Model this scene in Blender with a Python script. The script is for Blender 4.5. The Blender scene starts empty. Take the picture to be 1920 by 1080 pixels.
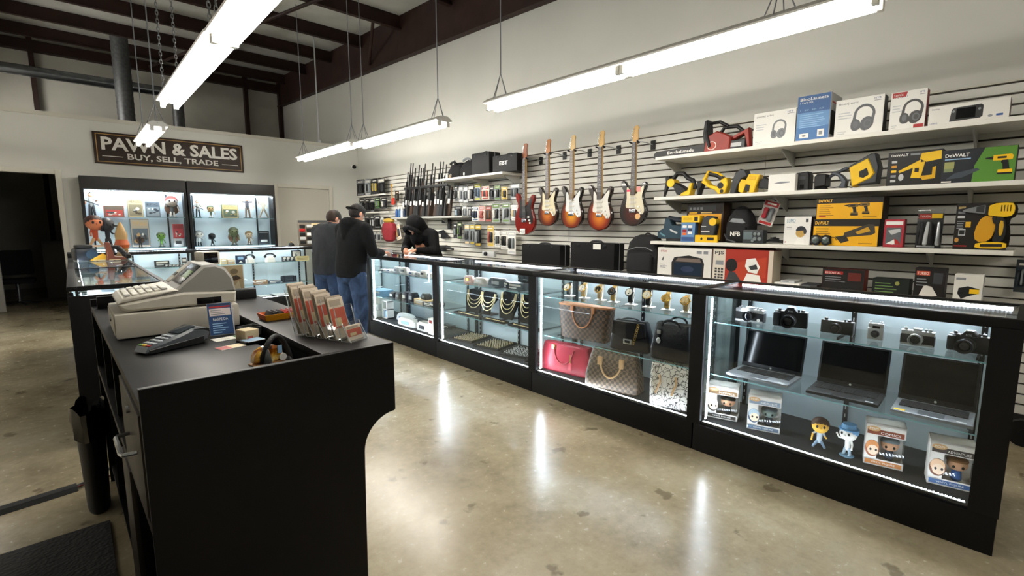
import bpy, bmesh, math, random
from math import sin, cos, pi, radians, sqrt, atan2
from mathutils import Matrix, Vector
random.seed(7)
SC = bpy.context.scene
COL = SC.collection

# ---------------------------------------------------------------- camera, world, exposure
FPX, CAM_H = 899.0, 1.45
HEAD, PITCH = math.atan2(830, 907), math.atan2(118, 899.0)
cam_d = bpy.data.cameras.new('camera')
cam = bpy.data.objects.new('camera', cam_d); COL.objects.link(cam)
cam_d.sensor_width = 36.0; cam_d.lens = FPX / 1920 * 36.0; cam_d.clip_start = 0.05
cam.location = (0, 0, CAM_H); cam.rotation_euler = (pi/2 - PITCH, 0, -HEAD)
SC.camera = cam
W = bpy.data.worlds.new('world'); SC.world = W; W.use_nodes = True
W.node_tree.nodes['Background'].inputs[0].default_value = (0.03, 0.03, 0.032, 1)
W.node_tree.nodes['Background'].inputs[1].default_value = 0.3
SC.view_settings.view_transform = 'Standard'; SC.view_settings.look = 'None'
SC.view_settings.exposure = 0.25; SC.view_settings.gamma = 1.0
SC.view_settings.use_curve_mapping = False
TUBE_POWER = 42.0      # fluorescent tubes
LED_POWER = 200.0       # LED strips of the showcases
CY = SC.cycles
CY.use_denoising = True
CY.max_bounces = 10; CY.diffuse_bounces = 4; CY.glossy_bounces = 4
CY.transmission_bounces = 6; CY.transparent_max_bounces = 48
CY.caustics_reflective = False; CY.caustics_refractive = False
CY.sample_clamp_indirect = 6.0

_F = Vector((sin(HEAD)*cos(PITCH), cos(HEAD)*cos(PITCH), -sin(PITCH)))
_R = Vector((cos(HEAD), -sin(HEAD), 0)); _U = _R.cross(_F)
def at(u, v, ax, val):
    """real point seen in the photograph at (u, v) on the plane axis=val"""
    d = _F + _R*((u-960)/FPX) + _U*((540-v)/FPX)
    o = Vector((0, 0, CAM_H)); t = (val-o[ax])/d[ax]
    return o + d*t

# ---------------------------------------------------------------- materials
def lin(c):
    if isinstance(c, str):
        c = c.lstrip('#'); c = tuple(int(c[i:i+2], 16)/255 for i in (0, 2, 4))
    return tuple((x/12.92 if x <= .04045 else ((x+.055)/1.055)**2.4) for x in c)
_M = {}
def mat(c, rough=.5, metal=0., spec=.32, noise=0., nscale=20., bump=0., coat=0.):
    key = (c, rough, metal, spec, noise, nscale, bump, coat)
    if key in _M: return _M[key]
    m = bpy.data.materials.new('paint'); m.use_nodes = True
    nt = m.node_tree; b = nt.nodes['Principled BSDF']
    L = lin(c)
    b.inputs['Base Color'].default_value = (*L, 1); b.inputs['Roughness'].default_value = rough
    b.inputs['Metallic'].default_value = metal; b.inputs['Specular IOR Level'].default_value = spec
    if coat: b.inputs['Coat Weight'].default_value = coat; b.inputs['Coat Roughness'].default_value = .08
    if noise or bump:
        tc = nt.nodes.new('ShaderNodeTexCoord'); n = nt.nodes.new('ShaderNodeTexNoise')
        n.inputs['Scale'].default_value = nscale; n.inputs['Detail'].default_value = 5
        nt.links.new(tc.outputs['Object'], n.inputs['Vector'])
        if noise:
            r = nt.nodes.new('ShaderNodeValToRGB')
            r.color_ramp.elements[0].position = .3; r.color_ramp.elements[1].position = .7
            r.color_ramp.elements[0].color = (*[x*(1-noise) for x in L], 1)
            r.color_ramp.elements[1].color = (*[min(1, x*(1+noise)) for x in L], 1)
            nt.links.new(n.outputs['Fac'], r.inputs['Fac']); nt.links.new(r.outputs['Color'], b.inputs['Base Color'])
        if bump:
            bp = nt.nodes.new('ShaderNodeBump'); bp.inputs['Strength'].default_value = bump
            bp.inputs['Distance'].default_value = .01
            nt.links.new(n.outputs['Fac'], bp.inputs['Height']); nt.links.new(bp.outputs['Normal'], b.inputs['Normal'])
    _M[key] = m
    return m
def emit(c, s):
    key = ('e', c, s)
    if key in _M: return _M[key]
    m = bpy.data.materials.new('light'); m.use_nodes = True
    b = m.node_tree.nodes['Principled BSDF']
    b.inputs['Base Color'].default_value = (.8, .8, .8, 1)
    b.inputs['Emission Color'].default_value = (*lin(c), 1); b.inputs['Emission Strength'].default_value = s
    _M[key] = m
    return m
def glassmat(tint=(.97, .99, .985), refl=1.0, base=0.0):
    key = ('g', tint, refl, base)
    if key in _M: return _M[key]
    m = bpy.data.materials.new('glass'); m.use_nodes = True
    nt = m.node_tree; nt.nodes.clear()
    o = nt.nodes.new('ShaderNodeOutputMaterial'); mx = nt.nodes.new('ShaderNodeMixShader')
    t = nt.nodes.new('ShaderNodeBsdfTransparent'); t.inputs[0].default_value = (*tint, 1)
    g = nt.nodes.new('ShaderNodeBsdfGlossy'); g.inputs['Roughness'].default_value = .02
    lf = nt.nodes.new('ShaderNodeLayerWeight'); lf.inputs[0].default_value = .5
    pw = nt.nodes.new('ShaderNodeMath'); pw.operation = 'POWER'; pw.inputs[1].default_value = 5; nt.links.new(lf.outputs['Facing'], pw.inputs[0])
    lw = nt.nodes.new('ShaderNodeMath'); lw.operation = 'MULTIPLY_ADD'; lw.inputs[1].default_value = .96; lw.inputs[2].default_value = .04; nt.links.new(pw.outputs[0], lw.inputs[0])
    mu = nt.nodes.new('ShaderNodeMath'); mu.operation = 'MULTIPLY_ADD'
    mu.inputs[1].default_value = refl; mu.inputs[2].default_value = base; mu.use_clamp = True
    nt.links.new(lw.outputs[0], mu.inputs[0]); nt.links.new(mu.outputs[0], mx.inputs[0])
    nt.links.new(t.outputs[0], mx.inputs[1]); nt.links.new(g.outputs[0], mx.inputs[2]); nt.links.new(mx.outputs[0], o.inputs[0])
    _M[key] = m
    return m
def tree(m):
    nt = m.node_tree
    return nt, nt.nodes['Principled BSDF']
def nodemat(name, rough=.5):
    m = bpy.data.materials.new(name); m.use_nodes = True
    nt, b = tree(m); b.inputs['Roughness'].default_value = rough
    tc = nt.nodes.new('ShaderNodeTexCoord')
    return m, nt, b, tc
def ramp(nt, fac, stops):
    r = nt.nodes.new('ShaderNodeValToRGB'); e = r.color_ramp.elements
    while len(e) < len(stops): e.new(.5)
    for k, (p, c) in enumerate(stops):
        e[k].position = p; e[k].color = (*lin(c), 1)
    nt.links.new(fac, r.inputs['Fac']); return r.outputs['Color']

# ---------------------------------------------------------------- mesh builder
class MB:
    def __init__(s): s.v = []; s.f = []; s.mi = []; s.mats = []; s.T = Matrix(); s.cuts = []
    def add(s, vs, fs, m):
        if m not in s.mats: s.mats.append(m)
        k = s.mats.index(m); o = len(s.v)
        s.v += [tuple(s.T @ Vector(p)) for p in vs]
        s.f += [tuple(i+o for i in f) for f in fs]; s.mi += [k]*len(fs)
        return s
    def box(s, x0, y0, z0, x1, y1, z1, m, bev=0.):
        x0, x1 = sorted((x0, x1)); y0, y1 = sorted((y0, y1)); z0, z1 = sorted((z0, z1))
        if bev:
            bm = bmesh.new(); bmesh.ops.create_cube(bm, size=1)
            for p in bm.verts:
                p.co = ((x0+x1)/2+p.co.x*(x1-x0), (y0+y1)/2+p.co.y*(y1-y0), (z0+z1)/2+p.co.z*(z1-z0))
            bev = min(bev, .45*min(x1-x0, y1-y0, z1-z0))
            bmesh.ops.bevel(bm, geom=bm.edges[:], offset=bev, segments=2, profile=.6, affect='EDGES')
            bm.verts.index_update()
            s.add([p.co.copy() for p in bm.verts], [tuple(q.index for q in f.verts) for f in bm.faces], m); bm.free()
            return s
        return s.add([(x0,y0,z0),(x1,y0,z0),(x1,y1,z0),(x0,y1,z0),(x0,y0,z1),(x1,y0,z1),(x1,y1,z1),(x0,y1,z1)],
              [(0,3,2,1),(4,5,6,7),(0,1,5,4),(1,2,6,5),(2,3,7,6),(3,0,4,7)], m)
    def cyl(s, p0, p1, r, m, r1=None, n=14):
        p0, p1 = Vector(p0), Vector(p1); r1 = r if r1 is None else r1
        q = Vector((0,0,1)).rotation_difference((p1-p0).normalized() if (p1-p0).length > 1e-9 else Vector((0,0,1)))
        vs = []
        for p, rr in ((p0, r), (p1, r1)):
            for k in range(n):
                a = 2*pi*k/n; vs.append(p + q @ Vector((cos(a)*rr, sin(a)*rr, 0)))
        return s.add(vs, [tuple((k, (k+1) % n, n+(k+1) % n, n+k)) for k in range(n)] + [tuple(range(n-1, -1, -1)), tuple(range(n, 2*n))], m)
    def tube(s, pts, r, m, n=8, closed=False):
        pts = [Vector(p) for p in pts]; N = len(pts); vs = []; fs = []; up = None
        rr = r if isinstance(r, (list, tuple)) else [r]*N
        for i, p in enumerate(pts):
            if closed: d = pts[(i+1) % N]-pts[i-1]
            else: d = pts[min(i+1, N-1)]-pts[max(i-1, 0)]
            d.normalize()
            if up is None:
                up = Vector((0,0,1)) if abs(d.z) < .9 else Vector((1,0,0))
            up = (up - d*up.dot(d)).normalized(); sd = d.cross(up)
            for k in range(n):
                a = 2*pi*k/n; vs.append(p + (up*cos(a)+sd*sin(a))*rr[i])
        for i in range(N if closed else N-1):
            j = (i+1) % N
            fs += [(i*n+k, i*n+(k+1) % n, j*n+(k+1) % n, j*n+k) for k in range(n)]
        if not closed: fs += [tuple(range(n-1, -1, -1)), tuple((N-1)*n+k for k in range(n))]
        return s.add(vs, fs, m)
    def lathe(s, prof, m, o=(0,0,0), ax='Z', n=20):
        vs = []; fs = []
        for r, h in prof:
            for k in range(n):
                a = 2*pi*k/n; c = (cos(a)*r, sin(a)*r, h)
                if ax == 'Y': c = (c[0], c[2], c[1])
                if ax == 'X': c = (c[2], c[0], c[1])
                vs.append((o[0]+c[0], o[1]+c[1], o[2]+c[2]))
        P = len(prof)
        for i in range(P-1): fs += [(i*n+k, i*n+(k+1) % n, (i+1)*n+(k+1) % n, (i+1)*n+k) for k in range(n)]
        fs += [tuple(range(n)), tuple((P-1)*n+k for k in range(n))]
        return s.add(vs, fs, m)
    def prism(s, pts, a, b, m, plane='XZ', bev=0.):
        n = len(pts)
        def P(p, h):
            return {'XZ': (p[0], h, p[1]), 'XY': (p[0], p[1], h), 'YZ': (h, p[0], p[1])}[plane]
        if bev:
            c = Vector((sum(p[0] for p in pts)/n, sum(p[1] for p in pts)/n)); sh = []
            for i in range(n):
                e0 = Vector(pts[i])-Vector(pts[i-1]); e1 = Vector(pts[(i+1) % n])-Vector(pts[i])
                t = (e0.normalized()+e1.normalized()); nn = Vector((-t.y, t.x))
                if nn.length < 1e-6: nn = Vector((0, 0))
                else: nn.normalize()
                sh.append(nn)
            area = sum(pts[i-1][0]*pts[i][1]-pts[i][0]*pts[i-1][1] for i in range(n))
            sg = 1 if area > 0 else -1
            ins = [(p[0]+q.x*bev*sg, p[1]+q.y*bev*sg) for p, q in zip(pts, sh)]
            d = bev if b > a else -bev
            rings = [(ins, a), (pts, a+d), (pts, b-d), (ins, b)]
        else: rings = [(pts, a), (pts, b)]
        vs = [P(p, h) for ring, h in rings for p in ring]; K = len(rings)
        fs = [tuple(range(n)), tuple(range((K-1)*n, K*n))[::-1]]
        for q in range(K-1): fs += [(q*n+i, q*n+(i+1) % n, (q+1)*n+(i+1) % n, (q+1)*n+i) for i in range(n)]
        return s.add(vs, fs, m)
    def ell(s, c, r, m, n=14, k=9, rot=None):
        if not isinstance(r, (tuple, list)): r = (r, r, r)
        vs = []; fs = []
        for i in range(k+1):
            t = pi*i/k
            for j in range(n):
                a = 2*pi*j/n; p = Vector((r[0]*sin(t)*cos(a), r[1]*sin(t)*sin(a), r[2]*cos(t)))
                if rot is not None: p = rot @ p
                vs.append(Vector(c)+p)
        for i in range(k): fs += [(i*n+j, (i+1)*n+j, (i+1)*n+(j+1) % n, i*n+(j+1) % n) for j in range(n)]
        return s.add(vs, fs, m)
    def cap(s, p0, r0, p1, r1, m, n=14, fl=1.0, up=None):
        """closed tapered capsule; fl flattens it along the up direction"""
        p0, p1 = Vector(p0), Vector(p1); d = (p1-p0); Ln = d.length; d.normalize()
        u = Vector(up) if up else (Vector((0,1,0)) if abs(d.y) < .9 else Vector((1,0,0)))
        u = (u-d*u.dot(d)).normalized(); w = d.cross(u); vs = []; fs = []; rings = []
        for i in range(5): t = pi/2*(1-i/4.); rings.append((p0-d*r0*sin(t), r0*cos(t)))
        for i in range(5): t = pi/2*i/4.; rings.append((p1+d*r1*sin(t), r1*cos(t)))
        for c, r in rings:
            r = max(r, 1e-5)
            for k in range(n):
                a = 2*pi*k/n; vs.append(c+u*cos(a)*r*fl+w*sin(a)*r)
        for i in range(9): fs += [(i*n+k, i*n+(k+1) % n, (i+1)*n+(k+1) % n, (i+1)*n+k) for k in range(n)]
        fs += [tuple(range(n-1, -1, -1)), tuple(9*n+k for k in range(n))]
        return s.add(vs, fs, m)
    # ---- flat print in the local XZ plane (facing -y)
    def rect(s, x0, z0, x1, z1, m, y=0.): return s.add([(x0,y,z0),(x1,y,z0),(x1,y,z1),(x0,y,z1)], [(0,1,2,3)], m)
    def poly(s, pts, m, y=0.):
        a = sum(pts[i-1][0]*pts[i][1]-pts[i][0]*pts[i-1][1] for i in range(len(pts)))
        if a < 0: pts = pts[::-1]
        return s.add([(p[0], y, p[1]) for p in pts], [tuple(range(len(pts)))], m)
    def disc(s, x, z, rx, rz, m, y=0., n=18): return s.poly([(x+rx*cos(2*pi*k/n), z+rz*sin(2*pi*k/n)) for k in range(n)], m, y)
    def arc(s, x, z, r0, r1, a0, a1, m, y=0., n=14, sx=1.):
        A = [radians(a0+(a1-a0)*k/n) for k in range(n+1)]
        for k in range(n):
            s.add([(x+r*cos(a)*sx, y, z+r*sin(a)) for r, a in ((r0,A[k]),(r1,A[k]),(r1,A[k+1]),(r0,A[k+1]))], [(0,1,2,3)], m)
        return s
    def text(s, t, x, z, w, h, m, y=0., bold=0., ext=0., plane='XZ'):
        """lettering fitted into a w x h box whose lower left corner is (x, z)"""
        vs, fs, (x0, z0, x1, z1) = glyphs(t, bold, ext > 0)
        kx = w/max(x1-x0, 1e-6); kz = h/max(z1-z0, 1e-6)
        P = []
        for p in vs:
            a, b, c = x+(p[0]-x0)*kx, z+(p[1]-z0)*kz, p[2]*ext
            P.append((a, y-c, b) if plane == 'XZ' else (a, b, y+c))
        return s.add(P, fs, m)
    def cut(s):
        s.cuts.append(len(s.f)); return s
    def split(s, name, parent=None, smooth=35):
        """one object per piece between the cuts"""
        ends = s.cuts + ([len(s.f)] if not s.cuts or s.cuts[-1] < len(s.f) else []); a = 0; out = []
        for e in ends:
            q = MB(); idx = sorted({i for f in s.f[a:e] for i in f}); mp = {i: k for k, i in enumerate(idx)}
            q.v = [s.v[i] for i in idx]; q.f = [tuple(mp[i] for i in f) for f in s.f[a:e]]
            used = sorted(set(s.mi[a:e])); q.mats = [s.mats[k] for k in used]; q.mi = [used.index(k) for k in s.mi[a:e]]
            out.append(q.build(name, parent, smooth)); a = e
        return out
    def build(s, name, parent=None, smooth=35, loc=None, **props):
        me = bpy.data.meshes.new(name); me.from_pydata(s.v, [], s.f)
        for m in s.mats: me.materials.append(m)
        me.polygons.foreach_set('material_index', s.mi)
        if smooth:
            me.shade_smooth(); me.set_sharp_from_angle(angle=radians(smooth))
        me.update()
        o = bpy.data.objects.new(name, me); COL.objects.link(o)
        if parent is not None: o.parent = parent
        if loc: o.location = loc
        for k, v in props.items(): o[k] = v
        return o
_GL = {}
def glyphs(t, bold, solid):
    key = (t, bold, solid)
    if key in _GL: return _GL[key]
    c = bpy.data.curves.new('lettering', 'FONT'); c.body = t; c.size = 1; c.offset = bold
    c.resolution_u = 2; c.extrude = .5 if solid else 0
    ob = bpy.data.objects.new('lettering', c)
    me = bpy.data.meshes.new_from_object(ob)
    vs = [tuple(p.co) for p in me.vertices]; fs = [tuple(p.vertices) for p in me.polygons]
    bpy.data.objects.remove(ob); bpy.data.curves.remove(c); bpy.data.meshes.remove(me)
    bb = (min(p[0] for p in vs), min(p[1] for p in vs), max(p[0] for p in vs), max(p[1] for p in vs))
    _GL[key] = (vs, fs, bb)
    return _GL[key]
def thing(name, label, cat, loc=(0,0,0), rz=0., group=None, rot=None):
    o = bpy.data.objects.new(name, None); COL.objects.link(o); o.empty_display_size = .1
    o.location = loc; o.rotation_euler = rot if rot else (0, 0, rz)
    o['label'] = label; o['category'] = cat
    if group: o['group'] = group
    return o
def tag(o, label, cat, group=None):
    o['label'] = label; o['category'] = cat
    if group: o['group'] = group
    return o
def B(*a, **k): return MB().box(*a, **k)
def rcopy(src, name, label, loc, rz, group=None):
    r = src.copy(); COL.objects.link(r); r.name = name; r.location = loc; r.rotation_euler = (0, 0, rz); r['label'] = label
    if group: r['group'] = group
    for ch in src.children:
        c = ch.copy(); COL.objects.link(c); c.parent = r
        for g in ch.children:
            d = g.copy(); COL.objects.link(d); d.parent = c
    return r
RW = -pi/2     # turned to face the shop from the right wall: local x runs towards the camera
def onwall(u0, u1, vt, vb, x, zs=None):
    """place of a thing facing the shop on plane X=x: left edge Y, width, base z, height"""
    um = (u0+u1)/2
    a = at(u0, (vt+vb)/2, 0, x); b = at(u1, (vt+vb)/2, 0, x)
    zt = at(um, vt, 0, x).z; zb = at(um, vb, 0, x).z if zs is None else zs
    return Vector((x, a.y, zb)), a.y-b.y, zt-zb

# common paints
WHITE = mat('#e9e7e1', .55); PAPER = mat('#e6e2d8', .7); BLACK = mat('#09090a', .5, 0, .3)
SOFTBLACK = mat('#0c0c0e', .75, 0, .2, bump=.15, nscale=200.); GLOSSBLACK = mat('#050507', .12, 0, .3)
LAMINATE = mat('#040405', .45, 0, .2, noise=.3, nscale=9.); CHROME = mat('#c9ccd0', .18, 1.)
STEEL = mat('#8f9295', .35, 1.); GOLD = mat('#d8a648', .25, 1.); DARKMETAL = mat('#26282b', .4, .8)
RED = mat('#9c1a1a', .45); YEL = mat('#e8b818', .45); GRN = mat('#4a7a2e', .5); BLUE = mat('#2c4f86', .5)
GREY = mat('#7d8084', .5); LGREY = mat('#b9bbbb', .5); DGREY = mat('#35373a', .5); NAVY = mat('#1c2a44', .5)
ORANGE = mat('#d8641c', .45); BEIGE = mat('#cdb98e', .6); BROWN = mat('#5d3a22', .5); TEAL = mat('#22485a', .5)
CREAM = mat('#d9d3bf', .5); PINK = mat('#c85a6a', .5); SKYB = mat('#8fb4d6', .5); TAN = mat('#b98f5c', .5)
GLASS = glassmat(); CLEAR = glassmat((.95,.96,.96), .45, .0); GLEDGE = mat('#7fb0b4', .15, 0, .6)
# ================================================================ the room
XR, YB, YF, XL, YFRONT = 4.93, 10.6, 15.6, -5.0, -4.0
# polished concrete floor
m, nt, b, tc = nodemat('polished_concrete')
n1 = nt.nodes.new('ShaderNodeTexNoise'); n1.inputs['Scale'].default_value = 1.5; n1.inputs['Detail'].default_value = 9; n1.inputs['Roughness'].default_value = .68
n2 = nt.nodes.new('ShaderNodeTexNoise'); n2.inputs['Scale'].default_value = 22; n2.inputs['Detail'].default_value = 8; n2.inputs['Roughness'].default_value = .7
n3 = nt.nodes.new('ShaderNodeTexNoise'); n3.inputs['Scale'].default_value = 5.2; n3.inputs['Detail'].default_value = 4
for n in (n1, n2, n3): nt.links.new(tc.outputs['Object'], n.inputs['Vector'])
c1 = ramp(nt, n1.outputs['Fac'], [(.25, '#6e624c'), (.42, '#978b72'), (.56, '#a89d84'), (.75, '#bcb39d')])
c2 = ramp(nt, n2.outputs['Fac'], [(.28, '#a29a8a'), (.5, '#d5d0c4'), (.72, '#f0ece4')])
mx = nt.nodes.new('ShaderNodeMix'); mx.data_type = 'RGBA'; mx.blend_type = 'MULTIPLY'; mx.inputs[0].default_value = .42
nt.links.new(c1, mx.inputs[6]); nt.links.new(c2, mx.inputs[7])
c3 = ramp(nt, n3.outputs['Fac'], [(.0, '#ffffff'), (.655, '#ffffff'), (.70, '#8a8070'), (1., '#5a5044')])
mx2 = nt.nodes.new('ShaderNodeMix'); mx2.data_type = 'RGBA'; mx2.blend_type = 'MULTIPLY'; mx2.inputs[0].default_value = .6
nt.links.new(mx.outputs[2], mx2.inputs[6]); nt.links.new(c3, mx2.inputs[7])
nt.links.new(mx2.outputs[2], b.inputs['Base Color'])
rr = nt.nodes.new('ShaderNodeMapRange'); rr.inputs[1].default_value = .3; rr.inputs[2].default_value = .7; rr.inputs[3].default_value = .2; rr.inputs[4].default_value = .29
nt.links.new(n2.outputs['Fac'], rr.inputs[0]); nt.links.new(rr.outputs[0], b.inputs['Roughness'])
B(XL, YFRONT, -.1, XR+.2, YF+.2, 0, m).build('floor', kind='structure')
B(.75, 3.60, -.001, 2.87, 3.606, .0006, mat('#6a604f', .7)).build('control_joint', bpy.data.objects['floor'])
WALLP = mat('#c8c7bf', .7, noise=.03, nscale=1.2); WALLD = mat('#c5c3b8', .75, noise=.08, nscale=1.5)
SLATM = mat('#d0cfc7', .5, noise=.04, nscale=3.); SLATGAP = mat('#3a332b', .7); TRIMW = mat('#c4c0b4', .5)
RUST = mat('#2e1b15', .6, noise=.3, nscale=4.); DECK = mat('#c9c8c0', .75, noise=.12, nscale=2.)
ROOF0, RK = 5.08, .055
def rz_(y): return ROOF0 + RK*(y-8.5)
# right wall with slats
wr = MB()
wr.box(XR+.03, YFRONT, 0, XR+.2, YF, 6.5, WALLP)
wr.box(XR+.018, YFRONT, .1, XR+.03, YB, 2.44, SLATGAP)
wall_right = wr.build('wall_right', kind='structure')
panels = [(YFRONT, -.62), (-.62, 1.82), (1.82, 4.26), (4.26, 6.70), (6.70, 9.14), (9.14, YB)]
slm = {}
for k, (a, c) in enumerate(panels):
    for r in range(31):
        z0 = .1+r*.0755
        L = round(c-a, 3)
        if L not in slm:
            q = MB(); q.prism([(0,0),(.018,.002),(.018,.062),(0,.064)], .002, L-.002, SLATM, 'XZ')
            q.v = [(-p[0]+.018, p[1], p[2]) for p in q.v]; q.f = [f[::-1] for f in q.f]
            o = q.build('slat', wall_right); slm[L] = o.data
        else:
            o = bpy.data.objects.new('slat', slm[L]); COL.objects.link(o); o.parent = wall_right
        o.location = (XR, a, z0)
B(XR-.005, YFRONT, 2.44, XR+.03, YB, 2.452, TRIMW).build('trim_1', kind='structure')
B(XR-.012, YFRONT, 0, XR+.03, YB, .1, mat('#191919', .6)).build('baseboard_right', kind='structure')
# partition wall with two doorways
D1, D2 = (-1.15, -.1), (3.2, 4.26)
pw = MB()
for x0, x1, z0, z1 in ((XL, D1[0], 0, 3.2), (D1[0], D1[1], 2.25, 3.2), (D1[1], D2[0], 0, 3.2), (D2[0], D2[1], 2.22, 3.2), (D2[1], XR+.03, 0, 3.2)):
    pw.box(x0, YB, z0, x1, YB+.12, z1, WALLP)
pw.build('wall_back', kind='structure')
B(XL, YB-.02, 3.14, XR+.02, YB+.14, 3.2, TRIMW).build('trim_2', kind='structure')
def casing(name, x0, x1, zt):
    q = MB()
    q.box(x0-.07, YB-.025, 0, x0, YB, zt+.07, TRIMW, .004).box(x1, YB-.025, 0, x1+.07, YB, zt+.07, TRIMW, .004)
    q.box(x0, YB-.025, zt, x1, YB, zt+.07, TRIMW, .004); q.build(name, kind='structure')
casing('trim_3', D1[0], D1[1], 2.25); casing('trim_4', D2[0], D2[1], 2.22)
d2 = B(D2[0]+.003, YB+.02, .005, D2[1]-.003, YB+.06, 2.217, mat('#b9b5aa', .5)).build('door_2', kind='structure')
MB().cyl((D2[0]+.08, YB+.02, 1.0), (D2[0]+.08, YB-.04, 1.0), .012, STEEL).ell((D2[0]+.08, YB-.055, 1.0), .03, STEEL).build('door_handle', d2)
d1 = MB(); d1.T = Matrix.Translation((-.90, 11.55, 0)) @ Matrix.Rotation(radians(172), 4, 'Z')
d1.box(0, 0, .01, .8, .04, 1.06, mat('#a8a59c', .5)); d1 = d1.build('door_1', kind='structure')
MB().ell((-.97, 11.52, .95), .028, STEEL).build('door_handle', d1)
# dark back room
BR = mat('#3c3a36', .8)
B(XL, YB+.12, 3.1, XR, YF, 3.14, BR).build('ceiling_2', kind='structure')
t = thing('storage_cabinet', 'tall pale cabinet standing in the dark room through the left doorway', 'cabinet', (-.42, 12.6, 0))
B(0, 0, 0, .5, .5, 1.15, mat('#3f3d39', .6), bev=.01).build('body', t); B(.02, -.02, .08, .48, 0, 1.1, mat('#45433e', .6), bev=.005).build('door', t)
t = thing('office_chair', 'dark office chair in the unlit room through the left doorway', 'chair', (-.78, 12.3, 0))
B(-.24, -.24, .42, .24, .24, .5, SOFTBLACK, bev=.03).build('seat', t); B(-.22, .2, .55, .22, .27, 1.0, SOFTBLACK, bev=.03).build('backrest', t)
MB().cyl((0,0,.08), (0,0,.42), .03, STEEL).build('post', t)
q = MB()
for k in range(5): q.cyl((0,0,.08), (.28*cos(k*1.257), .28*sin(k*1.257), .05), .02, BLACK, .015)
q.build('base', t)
# high rear wall, columns, girts
B(XL, YF, 0, XR+.2, YF+.15, 7., WALLD).build('wall_rear', kind='structure')
q = MB()
for x in (-1.75, -.35, 3.95, 4.86): B(x, YF-.16, 0, x+.09, YF, 5.6, RUST).build('column', kind='structure')
q.box(XL, YF-.18, 5.28, XR, YF, 5.5, RUST); q.build('trim_5', kind='structure')
B(XL-.15, YFRONT, 0, XL, YF, 7., WALLP).build('wall_left', kind='structure')
B(XL, YFRONT-.15, 0, XR+.2, YFRONT, 7., WALLP).build('wall_front', kind='structure')
# roof deck and purlins
r = MB(); y0, y1 = YFRONT, YF+.2
r.add([(XL, y0, rz_(y0)+.26), (XR+.2, y0, rz_(y0)+.26), (XR+.2, y1, rz_(y1)+.26), (XL, y1, rz_(y1)+.26),
       (XL, y0, rz_(y0)+.34), (XR+.2, y0, rz_(y0)+.34), (XR+.2, y1, rz_(y1)+.34), (XL, y1, rz_(y1)+.34)],
      [(0,1,2,3),(7,6,5,4),(0,4,5,1),(1,5,6,2),(2,6,7,3),(3,7,4,0)], DECK)
roof = r.build('ceiling', kind='structure')
for k in range(12):
    y = 8.49+1.62*(k-7)
    if y < YFRONT+.2: continue
    z = rz_(y)
    q = MB(); q.box(XL, y-.01, z, XR-.02, y+.01, z+.26, RUST); q.box(XL, y-.075, z, XR-.02, y-.01, z+.015, RUST); q.box(XL, y+.01, z+.245, XR-.02, y+.07, z+.26, RUST)
    q.build('purlin', roof, smooth=0)
# eave beam along the right wall, follows the roof slope
q = MB(); ya, yb = YFRONT, YF
lo = lambda y: 4.36+.05*(y-4.47)
for x0, x1, dz0, dz1 in ((XR-.03, XR+.03, 0, .85), (XR-.09, XR-.03, 0, .03), ):
    q.add([(x0,ya,lo(ya)+dz0),(x1,ya,lo(ya)+dz0),(x1,yb,lo(yb)+dz0),(x0,yb,lo(yb)+dz0),(x0,ya,lo(ya)+dz1),(x1,ya,lo(ya)+dz1),(x1,yb,lo(yb)+dz1),(x0,yb,lo(yb)+dz1)],
      [(0,3,2,1),(4,5,6,7),(0,1,5,4),(1,2,6,5),(2,3,7,6),(3,0,4,7)], RUST)
q.build('beam', roof, smooth=0)
MB().cyl((3.4, 7.0, 4.92), (1.8, 15.2, 5.32), .03, RUST).build('brace_rod', roof)
MB().cyl((XR-.06, 9.7, 4.75), (XR-.5, 8.6, 5.2), .03, RUST).build('brace_rod', roof)
# ducts
def duct(name, label, p0, p1, r, m):
    q = MB(); p0, p1 = Vector(p0), Vector(p1); N = int((p1-p0).length/.12)
    q.tube([p0.lerp(p1, k/(2*N)) for k in range(2*N+1)], [r*(1.03 if k % 2 else .99) for k in range(2*N+1)], m, n=18)
    return tag(q.build(name, smooth=20), label, 'pipe')
SPIR = mat('#8d9196', .28, 1., noise=.2, nscale=6.)
duct('spiral_duct', 'horizontal shiny spiral air duct high across the dim rear wall', (-4.8, 14.5, 4.62), (2.4, 14.5, 4.62), .11, SPIR)
duct('vent_pipe', 'upright galvanised vent pipe rising above the partition to the roof', (1.17, 14.2, 3.14), (1.17, 14.2, 5.6), .16, mat('#6e7072', .45, .6, noise=.2))
duct('vent_stub', 'short grey vent stub above the partition right of the tall pipe', (2.16, 14.2, 3.14), (2.16, 14.2, 4.55), .12, mat('#6e7072', .45, .6, noise=.2))
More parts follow.
